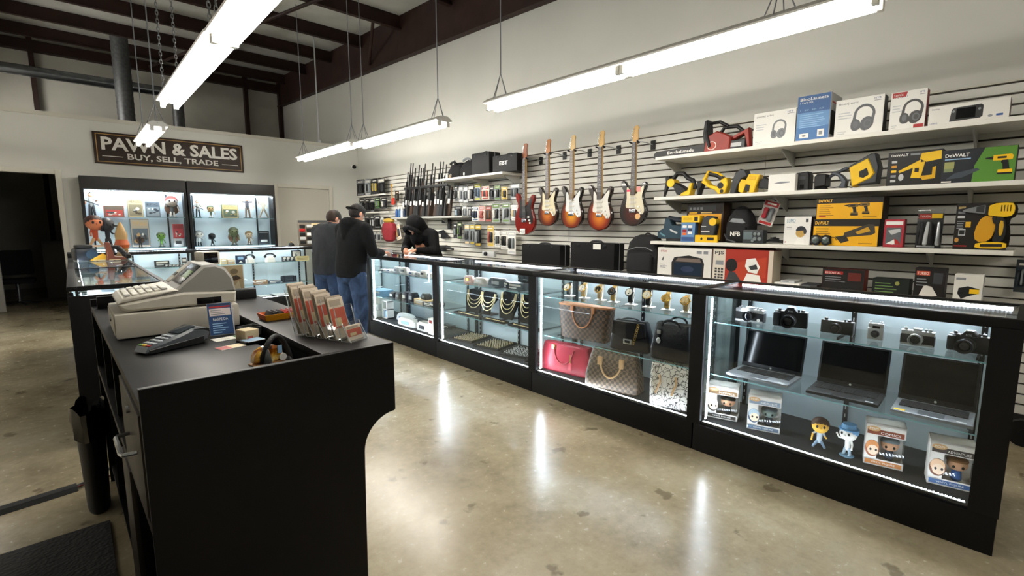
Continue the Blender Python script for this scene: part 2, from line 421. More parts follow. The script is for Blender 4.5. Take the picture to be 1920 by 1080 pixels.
# ---------------------------------------------------------------- fluorescent fixtures
TUBE = emit('#fffaf1', TUBE_POWER); FIXW = mat('#d8d5cc', .45)
def fixture(label, x, y0, y1, z, hangers, ntube_seg=2, gain=1.):
    TUBE = emit('#fffaf1', TUBE_POWER*gain)
    t = thing('strip_light', label, 'light', (x, y0, z), group='hanging fluorescent strip lights')
    L = y1-y0
    q = MB(); q.prism([(-.11,.06),(-.05,.10),(.05,.10),(.11,.06),(.105,.05),(.04,.04),(-.04,.04),(-.105,.05)][::-1], 0, L, FIXW, 'XZ')
    q.build('housing', t)
    seg = L/ntube_seg; so = MB()
    for k in range(ntube_seg):
        for sx in (-.055, .055):
            a, c = k*seg+.035, (k+1)*seg-.035
            MB().cyl((sx, a, .01), (sx, c, .01), .019, TUBE, n=12).build('tube', t)
            so.box(sx-.02, a-.03, -.012, sx+.02, a, .045, FIXW, .005); so.cut().box(sx-.02, c, -.012, sx+.02, c+.03, .045, FIXW, .005).cut()
    so.split('lamp_holder', t)
    for h, style in hangers:
        q = MB(); top = rz_(y0+h)-z+.1
        if style == 'chain':
            for sx in (-.06, .06):
                zz = .1; k = 0
                while zz < top:
                    pts = [(sx+(.010*cos(a) if k % 2 else 0), h+(0 if k % 2 else .010*cos(a)), zz+.022+.024*sin(a)) for a in [i*pi/4 for i in range(8)]]
                    q.tube(pts, .0035, STEEL, n=5, closed=True); zz += .036; k += 1
                q.cut()
        else:
            q.cyl((0, h, .32), (0, h, top), .006, GREY, n=6)
            for dx, dy in ((-.09, 0), (.09, 0), (0, .1), (0, -.1)): q.cyl((dx, h+dy, .08), (0, h, .32), .004, GREY, n=5)
        q.split('chain' if style == 'chain' else 'hanger', t)
    return t
fixture('long double strip light hanging over the right-hand showcases, nearest one', 3.2, .66, 3.81, 2.58, [(3.0, 'rod'), (.5, 'rod')], 2, .74)
fixture('shorter strip light in the middle of the right-hand row', 3.2, 4.62, 6.74, 2.56, [(.12, 'rod'), (2.0, 'rod')], 1, 1.4)
fixture('farthest strip light of the right-hand row, near the back corner', 3.2, 6.9, 9.15, 2.60, [(.1, 'rod'), (2.1, 'rod')], 1, 1.9)
fixture('bright strip light hung on chains over the cash desk at upper left', .83, 1.0, 3.62, 2.59, [(2.5, 'chain')], 2)
fixture('strip light carried on behind the one over the cash desk', .83, 3.63, 5.92, 2.60, [(.05, 'chain'), (2.1, 'chain')], 1, 1.3)
fixture('small far strip light hanging in front of the brown sign', .86, 7.05, 8.6, 2.55, [(.1, 'rod'), (1.4, 'rod')], 1, 2.2)
fixture('strip light over the floor behind the camera', 2.2, -3.2, -.8, 2.6, [(.2, 'rod'), (2.2, 'rod')], 2)
fixture('strip light over the left aisle', -2.6, 3.6, 6.0, 2.6, [(.2, 'rod'), (2.2, 'rod')], 2, .5)
fixture('added strip light out of view beyond the partition, put in to brighten the rear wall', -1.7, 11.8, 14.2, 3.9, [(.2, 'rod'), (2.2, 'rod')], 2, 4.5)  # added lamp outside the view, only there to lift the dim rear wall
fixture('strip light at the far end of the left aisle', -2.6, 7.2, 9.6, 2.6, [(.2, 'rod'), (2.2, 'rod')], 2, .7)
for k, (x, y) in enumerate(((4.12, 9.6),)):
    tag(MB().cyl((x, 10.66, 3.18), (x, 10.66, rz_(10.66)+.3), .014, LGREY, n=8).box(x-.03, 10.62, 3.2, x+.03, 10.7, 3.26, LGREY).build('conduit'), 'thin grey conduit rising from the top of the back partition to the roof', 'pipe') if 1 else (MB().cyl((x, y, 3.0 if k else 3.3), (x, y, rz_(y)+.1), .012, LGREY, n=8).ell((x, y, 3.0 if k else 3.3), .03, LGREY).build('conduit_drop'), ('thin grey conduit dropping from the roof left of the wall beam', 'thin conduit hanging left of the chained light near the pipe')[k], 'pipe')
# ---------------------------------------------------------------- sign
sg = thing('shop_sign', 'dark brown sign with gold border reading pawn and sales, on the back wall', 'sign', (.4, YB-.03, 2.46))
SB = mat('#33271f', .5, noise=.1)
B(0, 0, 0, 2.2, .03, .515, SB, bev=.004).build('board', sg)
q = MB(); GB = mat('#a8834a', .4)
for x0, z0, x1, z1 in ((.035,.03,2.165,.04),(.035,.475,2.165,.485),(.035,.03,.045,.485),(2.155,.03,2.165,.485)): q.box(x0, -.004, z0, x1, 0, z1, GB)
q.build('border', sg)
SL = mat('#dcd8d0', .5)
q = MB(); q.text('PAWN & SALES', .1, .225, 2.0, .215, SL, -.001, .03, .004); q.text('BUY, SELL, TRADE', .43, .075, 1.34, .115, SL, -.001, .024, .004)
q.box(.1, -.004, .122, .37, 0, .131, SL); q.box(1.83, -.004, .122, 2.1, 0, .131, SL)
q.build('lettering', sg)
# security camera in the corner
t = thing('security_camera', 'small dark dome camera in the back corner by the slat wall', 'camera', tuple(at(664, 313, 1, YB-.05)))
MB().cyl((0,.05,0),(0,.02,0), .05, WHITE).build('mount', t); MB().ell((0,0,0), .045, GLOSSBLACK).build('dome', t)
# ---------------------------------------------------------------- left floor items
m, nt, b, tc = nodemat('rubber', .8)
w = nt.nodes.new('ShaderNodeTexVoronoi'); w.inputs['Scale'].default_value = 60; nt.links.new(tc.outputs['Object'], w.inputs['Vector'])
nt.links.new(ramp(nt, w.outputs['Distance'], [(0, '#1d1d1e'), (.8, '#101011')]), b.inputs['Base Color'])
bp = nt.nodes.new('ShaderNodeBump'); bp.inputs['Distance'].default_value = .004; nt.links.new(w.outputs['Distance'], bp.inputs['Height']); nt.links.new(bp.outputs['Normal'], b.inputs['Normal'])
tag(B(-1.1, .9, 0, .02, 2.95, .015, m, bev=.006).build('floor_mat'), 'black rubber mat on the floor left of the cash desk', 'mat')
c = thing('cable_cover', 'dark cable cover strip lying across the concrete floor at left', 'cable cover', (0,0,0))
q = MB(); q.T = Matrix.Translation((-.95, 3.37, 0)) @ Matrix.Rotation(.125, 4, 'Z'); q.prism([(-.05,0),(-.025,.02),(.025,.02),(.05,0)], 0, .86, mat('#161617', .6), 'YZ'); q.build('strip', c)
MB().tube([(-.1,3.47,.012),(-.04,3.52,.01),(.03,3.6,.008),(.1,3.66,.01),(.16,3.7,.03)], .008, BLACK).build('cable', c)
MB().tube([(-.1,3.46,.012),(0,3.5,.01),(.08,3.5,.008),(.16,3.56,.02)], .005, mat('#5a1c14', .5)).build('cable', c)
t = thing('trash_can', 'slim black trash can with a bag liner beside the cash desk', 'trash can', (-.012, 3.16, 0))
q = MB(); q.T = Matrix.Diagonal((.46, 1., 1., 1.)); q.lathe([(.09,0),(.10,.02),(.13,.52),(.135,.52),(.13,.5),(.09,.03)], mat('#101011', .5)); q.build('bin', t)
q = MB(); q.T = Matrix.Diagonal((.48, 1., 1., 1.))
N = 22; prof = [(.136, .40), (.150, .49), (.144, .55), (.12, .52), (.10, .4)]
vs = [(r*(1+.10*sin(5*a+z*20)+.05*sin(9*a))*cos(a), r*(1+.1*sin(5*a+z*20))*sin(a), z+.012*sin(4*a)) for r, z in prof for a in [2*pi*k/N for k in range(N)]]
q.add(vs, [(i*N+k, i*N+(k+1) % N, (i+1)*N+(k+1) % N, (i+1)*N+k) for i in range(len(prof)-1) for k in range(N)], mat('#0b0b0d', .2)); q.build('bag_liner', t)
# ================================================================ showcases
LEDM = emit('#e8f2ff', LED_POWER); LEDHOUSE = mat('#d4dade', .4)
BACKP = mat('#c3d3da', .55, noise=.03, nscale=2.); CASEBLK = mat('#070708', .5, 0, .25, noise=.2, nscale=6.); DECKM = mat('#17181a', .7)
def led(t, p0, p1, out, n, name='led_strip', gain=1.):
    LEDM = emit('#e8f2ff', LED_POWER*gain)
    """channel with a row of LED beads; out = direction the beads face"""
    p0, p1, out = Vector(p0), Vector(p1), Vector(out).normalized(); d = (p1-p0).normalized(); s = d.cross(out)
    q = MB(); h = MB()
    def slab(mb, a, b, w, o0, o1, m):
        P = [a+s*w*i+out*o for o in (o0, o1) for i in (-1, 1)] + [b+s*w*i+out*o for o in (o0, o1) for i in (-1, 1)]
        mb.add(P, [(0,1,3,2),(4,6,7,5),(0,4,5,1),(2,3,7,6),(0,2,6,4),(1,5,7,3)], m)
    slab(h, p0, p1, .011, 0, .004, LEDHOUSE)
    L = (p1-p0).length; st = L/n
    for k in range(n):
        a = p0+d*st*(k+.28); slab(q, a, a+d*st*.5, .0085, .004, .007, LEDM)
    o = h.build(name, t, smooth=0)
    q.build('led_beads', o, smooth=0, kind='stuff')
def showcase(label, loc, rz, L, D=.60, H=1.06, zb=.19, shelves=(.84, .50), sd=(.10, .53), endw=(.045, .045), beads=70, group=None, ledl=True, frontled=True, name='glass_showcase', kick=True, sl=None):
    t = thing(name, label, 'showcase', loc, rz, group)
    q = MB(); q.box(.004, .0, 0, L-.004, D, zb-.012, CASEBLK, .003); q.build('base', t)
    B(.01, .02, zb-.012, L-.01, D-.02, zb, DECKM).build('deck', t)
    q = MB(); w0, w1 = endw; f = .03
    q.box(0, 0, zb-.012, w0, f, H-.04, CASEBLK).cut().box(L-w1, 0, zb-.012, L, f, H-.04, CASEBLK).cut()
    q.box(0, D-f, zb-.012, f, D, H-.04, CASEBLK).cut().box(L-f, D-f, zb-.012, L, D, H-.04, CASEBLK)
    q.split('corner_post', t)
    q = MB(); q.box(0, 0, H-.045, L, .03, H, CASEBLK, .003).cut().box(0, D-.05, H-.03, L, D, H, CASEBLK, .003).cut()
    q.box(0, .03, H-.03, .03, D-.05, H, CASEBLK).cut().box(L-.03, .03, H-.03, L, D-.05, H, CASEBLK)
    q.split('top_rail', t)
    B(.03, .03, H-.011, L-.03, D-.05, H-.004, GLASS).build('glass_top', t, smooth=0)
    B(w0, .008, zb, L-w1, .013, H-.045, GLASS).build('viewing_pane', t, smooth=0)
    for x in (.012, L-.017): B(x, f, zb, x+.005, D-f, H-.03, GLASS).build('end_pane', t, smooth=0)
    B(f, D-.022, zb, L*.5+.02, D-.014, H-.03, BACKP).build('sliding_door', t); B(L*.5-.02, D-.03, zb, L-f, D-.0222, H-.03, BACKP).build('sliding_door', t)
    st = MB()
    for x in (.10, L/2-.19*0-.0, L-.14):
        st.box(x-.012, D-.055, zb, x+.012, D-.04, H-.03, DARKMETAL)
        k = zb+.04
        while k < H-.06: st.box(x-.003, D-.0565, k, x+.003, D-.055, k+.02, LGREY); k += .05
        st.cut()
    st.split('slotted_upright', t, 0)
    for k, z in enumerate(shelves):
        a, c = (sd if sl is None else sl[k])
        q = MB(); x0, x1 = .055, L-.055
        q.box(x0, a, z-.006, x1, c, z, GLASS)
        q.rect(x0, z-.006, x1, z, GLEDGE, a-.0005)
        sh = q.build('glass_shelf', t, smooth=0)
        br = MB()
        for x in (.10, L/2, L-.14): br.box(x-.004, a+.12, z-.022, x+.004, D-.045, z-.007, DARKMETAL).cut()
        br.split('bracket', sh, 0)
    if ledl: led(t, (w0+.012, .05, zb+.02), (w0+.012, .05, H-.06), (.75, .0, 0), int(beads*.6), gain=.6)
    if frontled: led(t, (w0+.01, .026, zb+.006), (L-w1-.01, .026, zb+.006), (0, .25, 1), beads, gain=.22)
    led(t, (.05, D-.075, H-.02), (L-.05, D-.075, H-.02), (0, -.9, -.25), beads, gain=1.3)
    return t
YC = [7.38, 5.97, 4.38, 2.88, 1.40, 0.0]; XC = 2.87
CG = 'glass showcases in the right-hand row'
labs = ['far glass showcase half hidden behind the two standing men',
        'lit glass showcase at the clerk, filled with small electronics',
        'lit glass showcase with gold necklaces and jewellery trays',
        'lit glass showcase with wristwatches and handbags',
        'nearest lit glass showcase with cameras, laptops and boxed figures']
for k in range(5):
    showcase(labs[k], (XC, YC[k], 0), RW, YC[k]-YC[k+1], endw=(.045, .10 if k == 4 else .045), beads=(40, 50, 60, 70, 84)[k], group=CG)
# the two cases before the back wall and the two along the left
CB = 'glass showcases at the back and left'
showcase('lit glass showcase before the back wall, right one, with clutter on two shelves', (1.42, 8.95, 0), 0, 1.86, D=.5, shelves=(.80, .42), sd=(.08, .44), beads=60, group=CB)
showcase('lit glass showcase before the back wall, left one behind the cash register', (-.06, 8.95, 0), 0, 1.47, D=.5, shelves=(.80, .42), sd=(.08, .44), beads=46, group=CB)
showcase('black-ended glass showcase on the left behind the cash register, nearer one', (.47, 4.12, 0), pi/2, 1.75, D=.52, shelves=(.84,), sd=(.06, .46), beads=40, group=CB)
showcase('glass showcase on the left with toys piled on it, farther one', (.47, 5.88, 0), pi/2, 1.85, D=.52, shelves=(.84,), sd=(.06, .46), beads=40, group=CB)
# black end cover of the nearer left case
tag(B(-.05, 4.10, 0, .47, 4.117, 1.0, CASEBLK, bev=.003).build('end_panel'), 'plain black panel closing the near end of the left showcase', 'panel')
# ---------------------------------------------------------------- tall wall cabinets
def wallcab(label, x0, x1):
    t = thing('wall_display_cabinet', label, 'cabinet', (x0, 10.18, 0), 0, 'tall black display cabinets on the back wall')
    L = x1-x0; D = .40; H = 2.22
    B(0, 0, 0, L, D, .3, CASEBLK).build('base', t)
    q = MB(); q.box(0, 0, .3, .04, .03, H-.2, CASEBLK).cut().box(L-.04, 0, .3, L, .03, H-.2, CASEBLK).split('frame_post', t)
    q = MB(); q.box(0, .03, .3, .015, D, H-.2, CASEBLK).cut().box(L-.015, .03, .3, L, D, H-.2, CASEBLK).split('side_panel', t)
    B(0, 0, H-.2, L, D, H, mat('#1f1d1b', .5), bev=.004).build('header', t)
    B(.015, D-.012, .3, L-.015, D, H-.2, BACKP).build('backing_panel', t)
    st = MB()
    for x in (.12, L-.25): st.box(x-.012, D-.03, .3, x+.012, D-.015, H-.2, DARKMETAL).cut()
    st.split('slotted_upright', t, 0)
    for z in (1.58, 1.07, .7):
        q = MB(); q.box(.03, .05, z-.006, L-.03, D-.03, z, GLASS); q.rect(.03, z-.006, L-.03, z, GLEDGE, .0495); q.build('glass_shelf', t, smooth=0)
    for z0, z1 in ((.3, H-.2),): B(.04, .01, z0, L-.04, .015, z1, GLASS).build('glass_door', t, smooth=0)
    led(t, (.05, .06, H-.212), (L-.05, .06, H-.212), (0, .3, -1), 40)
    led(t, (.05, .06, 1.055), (L-.05, .06, 1.055), (0, .6, -1), 40)
    led(t, (.05, D-.05, H-.212), (L-.05, D-.05, H-.212), (0, -.3, -1), 30)
    return t
wallcab('left tall display cabinet of toys and magazines behind the left case', .17, 1.56)
wallcab('right tall display cabinet of figurines beside the white door', 1.58, 3.02)
# ================================================================ goods in the cases
def loft(mb, secs, m, n=28, pw=.32, o=(0,0,0)):
    """secs: (z, half width, half depth, x shift, y shift) of rounded rectangular sections, closed at both ends"""
    vs = []; fs = []
    for sec in secs:
        z, w, d = sec[:3]; sx = sec[3] if len(sec) > 3 else 0; sy = sec[4] if len(sec) > 4 else 0
        for k in range(n):
            a = 2*pi*k/n; c, s_ = cos(a), sin(a)
            vs.append((o[0]+sx+w*math.copysign(abs(c)**pw, c), o[1]+sy+d*math.copysign(abs(s_)**pw, s_), o[2]+z))
    K = len(secs)
    for i in range(K-1): fs += [(i*n+k, i*n+(k+1) % n, (i+1)*n+(k+1) % n, (i+1)*n+k) for k in range(n)]
    fs += [tuple(range(n-1, -1, -1)), tuple((K-1)*n+k for k in range(n))]
    return mb.add(vs, fs, m)
def bow(p0, p1, drop, n=12, out=0.):
    p0, p1 = Vector(p0), Vector(p1); r = []
    for k in range(n+1):
        t = k/n; p = p0.lerp(p1, t); s_ = 1-(2*t-1)**2
        r.append(p+Vector((0, out*s_, drop*s_**.6)))
    return r
# ---------------------------------------------------------------- cameras
CK = mat('#0c0c0e', .5, 0, .35, bump=.1, nscale=300.); LENSG = mat('#0a0c18', .05, coat=1.); SILV = mat('#c2c4c6', .3, .9)
def camera(label, u0, u1, vt, vb, kind, body=CK, top=SILV, lensm=CK, zs=.84, x=3.14, turn=0.):
    p, w, h = onwall(u0, u1, vt, vb, x, zs)
    t = thing('photo_camera', label, 'camera', p+Vector((0, -w/2, 0)), RW+turn, 'cameras on the top shelf of the nearest showcase')
    hb = h*(.80 if kind != 'box' else .92); d = w*.28
    q = MB(); q.box(-w/2, 0, 0, w/2, d, hb*(.72 if top is SILV else 1), body, .006)
    if kind == 'dslr':
        q.prism([(-.22*w, hb-.004), (-.1*w, h*1.02), (.1*w, h*1.02), (.22*w, hb-.004)], -.01, d*.9, body, 'XZ', .004)
        q.box(-w/2-.002, -.028, .004, -w*.29, d*.5, hb*.95, body, .012)
    q.build('body', t)
    if top is SILV:
        q = MB(); q.box(-w/2+.002, .002, hb*.72, w/2-.002, d-.002, hb, top, .004)
        q.box(-.14*w, .004, hb, .12*w, d-.004, h*.93, top, .004); q.build('top_plate', t)
        MB().box(-w/2+.004, -.001, hb*.0, w/2-.004, 0, hb*.12, top).build('bottom_trim', t)
    lr = hb*.40; lx = -.02*w if kind != 'box' else 0; lz = hb*.46
    L = {'dslr': .075, 'range': .03, 'mirror': .05, 'box': .012, 'compact': .03}[kind]
    if kind == 'box': lr *= .55; lz = hb*.36
    q = MB(); q.lathe([(lr*.95,0),(lr,-.2*L),(lr,-.45*L),(lr*.93,-.5*L),(lr*.93,-.8*L),(lr,-.85*L),(lr,-L),(lr*.86,-L),(lr*.72,-.8*L)], lensm, (lx, 0, lz), 'Y', 24); q.build('lens', t)
    MB().ell((lx, -.78*L, lz), (lr*.7, .006, lr*.7), LENSG, 18).build('front_glass', t)
    q = MB()
    for fx, r in ((-.36, .055), (.34, .06), (.22, .035)):
        q.cyl((fx*w, d*.5, hb-.002), (fx*w, d*.5, hb+.011), r*w, top if kind != 'dslr' else DGREY, n=16).cut()
    q.split('dial', t)
    if kind == 'dslr': MB().text('EOS', -.07*w, hb*.99, .14*w, .008, LGREY, -.0115).build('badge', t)
    if kind == 'range': MB().disc(.33*w, hb*.2, .01, .01, WHITE, -.0015).build('price_sticker', t)
    if kind == 'box':
        MB().box(-.2*w, -.003, hb*.70, .25*w, 0, hb*.86, GLOSSBLACK, .001).build('viewfinder', t)
    return t
camera('silver and black rangefinder camera with a white price sticker', 1378, 1432, 574, 607, 'range')
camera('big black single-lens reflex camera, second camera from the left', 1452, 1513, 577, 620, 'dslr', top=CK, turn=.15)
camera('flat black compact camera with a short lens, above the middle laptop', 1538, 1600, 596, 632, 'compact', top=CK)
camera('small upright silver pocket camera', 1626, 1657, 604, 641, 'box', body=SILV, top=SILV, lensm=DGREY)
camera('black camera with silver top and a bright silver lens ring', 1687, 1753, 614, 657, 'mirror', lensm=SILV)
camera('black single-lens reflex camera at the right end of the shelf', 1776, 1857, 621, 670, 'dslr', top=CK, turn=-.12)
# ---------------------------------------------------------------- laptops
def laptop(label, y0, y1, xf, deckm, turn=0., sticker=None, spec=0):
    w = y0-y1
    t = thing('laptop', label, 'laptop', (xf, (y0+y1)/2, .50), RW+turn, 'open laptops in the nearest showcase')
    d = .245; B(-w/2, 0, .004, w/2, d, .022, deckm, bev=.006).build('base', t)
    q = MB(); q.box(-w*.43, .095, .0222, w*.43, d-.03, .0235, mat('#17181a', .6)); q.build('keyboard_tray', t)
    q = MB(); n = 14; r = 5
    for i in range(n):
        for j in range(r):
            x0 = -w*.42+i*w*.84/n; y = .098+j*.0225
            q.box(x0+.001, y, .0235, x0+w*.84/n-.002, y+.019, .0262, mat('#0d0d0f', .5))
    q.build('keys', t, smooth=0, kind='stuff')
    B(-.05, .012, .0221, .05, .082, .0228, mat('#4a4d51' if deckm is not BLACK else '#151517', .4)).build('touchpad', t)
    lid = MB(); lid.T = Matrix.Translation((0, d-.008, .022)) @ Matrix.Rotation(radians(-14), 4, 'X')
    lid.box(-w/2, 0, 0, w/2, .010, .245, mat('#141518', .4), .006); lid = lid.build('lid', t)
    q = MB(); q.T = Matrix.Translation((0, d-.008, .022)) @ Matrix.Rotation(radians(-14), 4, 'X')
    q.box(-w/2+.012, -.0012, .026, w/2-.012, 0, .235, mat('#040508', .1, 0, .2)); q.build('screen', t)
    q = MB(); q.T = Matrix.Translation((0, d-.008, .022)) @ Matrix.Rotation(radians(-14), 4, 'X')
    q.disc(0, .013, .006, .006, LGREY, -.001); q.build('badge', t)
    q = MB(); q.cyl((-w*.4, d-.004, .022), (w*.4, d-.004, .022), .007, BLACK, n=10); q.build('hinge', t)
    if sticker: q = MB(); q.T = Matrix.Rotation(0, 4, 'X'); q.box(-w/2+.012, .012, .0221, -w/2+.055, .035, .0226, sticker); q.build('sticker', t)
    q = MB(); q.box(w/2-.06, .015, .0221, w/2-.025, .03, .0225, LGREY); q.build('label_plate', t)
    return t
SILDECK = mat('#8d8f92', .35, .7)
laptop('open silver laptop with dark screen, leftmost of three', 1.265, .905, 3.01, SILDECK)
laptop('open all-black laptop, middle of three', .812, .478, 3.01, BLACK, .04)
laptop('open silver laptop with a yellow sticker, rightmost of three', .428, .120, 3.01, SILDECK, .03, YEL)
# ---------------------------------------------------------------- toy figures
def toy(name, label, p, rz, h, skin, hair, top, legs, base=None, chunky=False, cat='figurine', group=None, arms=(-.3, .3), hat=None, extra=None, stance=.5):
    t = thing(name, label, cat, p, rz, group)
    z0 = 0
    if base: MB().lathe([(.2*h,0),(.2*h,.02*h),(.18*h,.03*h)], base, n=18).build('base', t); z0 = .03*h
    hd = .25*h if chunky else .085*h
    hz = h-hd if not chunky else h-hd*.95
    hip = z0+(.22 if chunky else .46)*h; sh = hz-hd*(.85 if chunky else 1.5)
    for s_ in (-1, 1):
        MB().cap((s_*.05*h, 0, hip), .05*h, (s_*.09*h*stance*2, -.01*h, z0+.03*h), .038*h, legs, 10).ell((s_*.09*h*stance*2, -.03*h, z0+.025*h), (.04*h,.065*h,.027*h), legs, 10, 6).build('leg', t)
    MB().cap((0,0,hip), .075*h, (0,0,sh), .088*h, top, 12, .7, (0,1,0)).build('torso', t)
    for s_, a in zip((-1, 1), arms):
        e = Vector((s_*(.12+.13*abs(a))*h, -.06*h, sh-.12*h+.26*h*max(0, abs(a)-.4))); w_ = e+Vector((s_*.03*h, -.10*h, (.22*a-.05)*h))
        MB().cap((s_*.09*h, 0, sh), .035*h, e, .03*h, top, 9).cap(e, .03*h, w_, .022*h, skin, 9).ell(w_, .03*h, skin, 9, 6).build('arm', t)
    head = MB(); head.ell((0, -.01*h, hz), (hd, hd*.92, hd), skin, 16, 10)
    head.ell((0, -hd*.95, hz-hd*.1), hd*.14, skin, 8, 5)
    ho = head.build('head', t)
    q = MB()
    for s_ in (-1, 1): q.ell((s_*hd*.4, -hd*.86, hz+hd*.1), (hd*.15, hd*.1, hd*.2), BLACK, 8, 6)
    q.build('eyes', ho)
    q = MB(); q.ell((0, hd*.12, hz+hd*.22), (hd*1.06, hd*1.0, hd*.92), hair, 16, 10)
    if hat: q.lathe([(hd*1.12, 0), (hd*1.12, hd*.1), (hd*.85, hd*.15), (hd*.75, hd*.7), (hd*.2, hd*.8)], hat, (0, 0, hz+hd*.55), n=16)
    q.build('hair', t)
    if extra: extra(t, h, sh, hz)
    return t
SKIN = mat('#d9a27e', .55); HAIRB = mat('#3a2418', .6); SKINY = mat('#d9a63e', .5)
def fpos(u, v, z, dx=0.): p = at(u, v, 2, z); p.x += dx; return p
toy('toy_figure', 'loose big-headed toy with yellow face and brown hair, pale trousers', (3.05, .735, .19), RW+.3, .17, SKINY, HAIRB, mat('#b9c4cb', .5), mat('#7d93a8', .5), None, True, arms=(-.6, .2), stance=.9)
toy('toy_figure', 'loose white toy with blue cap and raised arm, on a blue base', (3.05, .60, .19), RW-.2, .17, mat('#ded8cf', .5), mat('#5f8fb8', .5), mat('#e4e2dc', .5), mat('#9fb2bf', .5), mat('#6f93ad', .5), True, arms=(.9, -.3), hat=mat('#5f8fb8', .5))
def toybox(label, u0, u1, vt, vb, x, turn, banner, art, fig, txt):
    p, w, h = onwall(u0, u1, vt, vb, x, .19)
    w *= .86; d = w*.62; h *= .9
    t = thing('boxed_figure', label, 'toy box', p+Vector((0, -w*.55, 0)), RW+turn, 'boxed figures on the floor of the nearest showcase')
    WC = mat('#dcd7d0', .5)
    q = MB(); q.box(-w/2, 0, 0, w/2, d, .012, WC); q.box(-w/2, d-.003, 0, w/2, d, h, WC); q.box(-w/2, 0, h-.012, w/2, d, h, WC)
    q.box(-w/2, 0, 0, -w/2+.003, d, h, WC); q.box(w/2-.003, 0, h*.72, w/2, d, h, WC); q.box(w/2-.003, 0, 0, w/2, d, h*.14, WC)
    q.box(-w/2, 0, h*.72, w/2, .003, h, WC); q.box(-w/2, 0, 0, w/2, .003, h*.16, WC); q.box(-w/2, 0, .1*h, -w*.18, .003, h*.72, WC)
    q.build('carton', t, smooth=0)
    B(-w*.18, .001, h*.16, w/2, .002, h*.72, CLEAR).build('window', t, smooth=0)
    B(w/2-.0025, .003, h*.14, w/2-.0015, d, h*.72, CLEAR).build('window', t, smooth=0)
    q = MB(); y = -.0008
    q.rect(-w*.46, h*.74, w*.46, h*.86, banner, y); q.disc(-w*.3, h*.87, w*.17, h*.06, mat('#c9a070', .5), y-.0004)
    q.text('POP!', -w*.41, h*.845, w*.22, h*.05, WHITE, y-.0008); q.text(txt, -w*.12, h*.765, w*.5, h*.055, WHITE, y-.0008)
    q.disc(-w*.30, h*.40, w*.185, h*.20, art[0], y); q.disc(-w*.30, h*.45, w*.165, h*.14, art[1], y-.0004); q.disc(-w*.28, h*.36, w*.14, h*.12, mat('#e6c9ae', .5), y-.0008)
    q.disc(-w*.34, h*.37, w*.03, h*.03, BLACK, y-.0012); q.disc(-w*.2, h*.37, w*.03, h*.03, BLACK, y-.0012)
    q.rect(-w*.46, h*.03, w*.46, h*.13, art[2], y); q.text('VINYL FIGURE', -w*.3, h*.06, w*.6, h*.04, WHITE, y-.0006)
    q.build('print', t, smooth=0)
    f = MB(); cx = .15*w; hh = h*.5
    f.ell((cx, d*.45, h*.16+hh*.66), (w*.24, w*.2, hh*.3), fig[0], 14, 9); f.cap((cx, d*.45, h*.16+.05*hh), w*.13, (cx, d*.45, h*.16+hh*.3), w*.11, fig[2], 10)
    f.ell((cx, d*.5, h*.16+hh*.8), (w*.25, w*.21, hh*.22), fig[1], 14, 8)
    for s_ in (-1, 1): f.ell((cx+s_*w*.1, d*.45-w*.18, h*.16+hh*.6), (w*.035, w*.03, w*.045), BLACK, 8, 5)
    f.build('figure', t)
    return t
toybox('boxed figure with black-suited dark-haired doll, leftmost box', 1325, 1388, 717, 800, 3.04, .28, mat('#8a6a48', .5), (mat('#2a2522', .5), mat('#e0cdb8', .5), mat('#2f2b28', .5)), (SKIN, mat('#1a1513', .6), mat('#1b1b1d', .6)), 'MOVIES')
toybox('boxed figure with silver-blue art, second box from the left', 1400, 1470, 735, 822, 3.04, .30, mat('#7c8a98', .5), (mat('#46566a', .5), mat('#a7b9c4', .5), mat('#5b6f83', .5)), (mat('#7d8c86', .5), mat('#45535c', .5), mat('#2a3038', .6)), 'SERIES')
toybox('boxed figure with orange-brown art and brown-haired doll', 1617, 1706, 788, 895, 3.04, .22, mat('#7d3b22', .5), (mat('#8e4a28', .5), mat('#c9824a', .5), mat('#b8763c', .5)), (SKIN, mat('#7c8890', .6), mat('#39404a', .6)), 'COMICS')
toybox('boxed figure with blue label and brown curly hair art, rightmost box', 1735, 1842, 822, 940, 3.03, .20, mat('#3c3430', .5), (mat('#6b3c22', .5), mat('#e0b793', .5), mat('#3d5e8c', .5)), (SKIN, mat('#8b5a30', .6), mat('#3c63a0', .6)), 'ADVENTURE')
# ---------------------------------------------------------------- handbags
def checkmat(c1, c2, sc):
    m, nt, b, tc = nodemat('check_canvas', .55)
    k = nt.nodes.new('ShaderNodeTexChecker'); k.inputs['Scale'].default_value = sc
    k.inputs['Color1'].default_value = (*lin(c1), 1); k.inputs['Color2'].default_value = (*lin(c2), 1)
    mp = nt.nodes.new('ShaderNodeMapping'); mp.inputs['Location'].default_value = (.003, .003, .003)
    nt.links.new(tc.outputs['Object'], mp.inputs[0]); nt.links.new(mp.outputs[0], k.inputs['Vector'])
    nt.links.new(k.outputs['Color'], b.inputs['Base Color']); return m
CHK = checkmat('#5d4634', '#2f2620', 42); CHK2 = checkmat('#6d5b49', '#40352c', 46)
TANL = mat('#a8714a', .5); LEATHB = mat('#15161a', .32, bump=.2, nscale=60.); REDL = mat('#992336', .38, bump=.1, nscale=90.)
GOLDB = mat('#c9a96a', .3, 1.)
m, nt, b, tc = nodemat('scribbled_leather', .45)
v = nt.nodes.new('ShaderNodeTexVoronoi'); v.feature = 'DISTANCE_TO_EDGE'; v.inputs['Scale'].default_value = 24
nn = nt.nodes.new('ShaderNodeTexNoise'); nn.inputs['Scale'].default_value = 16; nn.inputs['Detail'].default_value = 3
av = nt.nodes.new('ShaderNodeVectorMath'); av.operation = 'MULTIPLY_ADD'; av.inputs[1].default_value = (.12,)*3
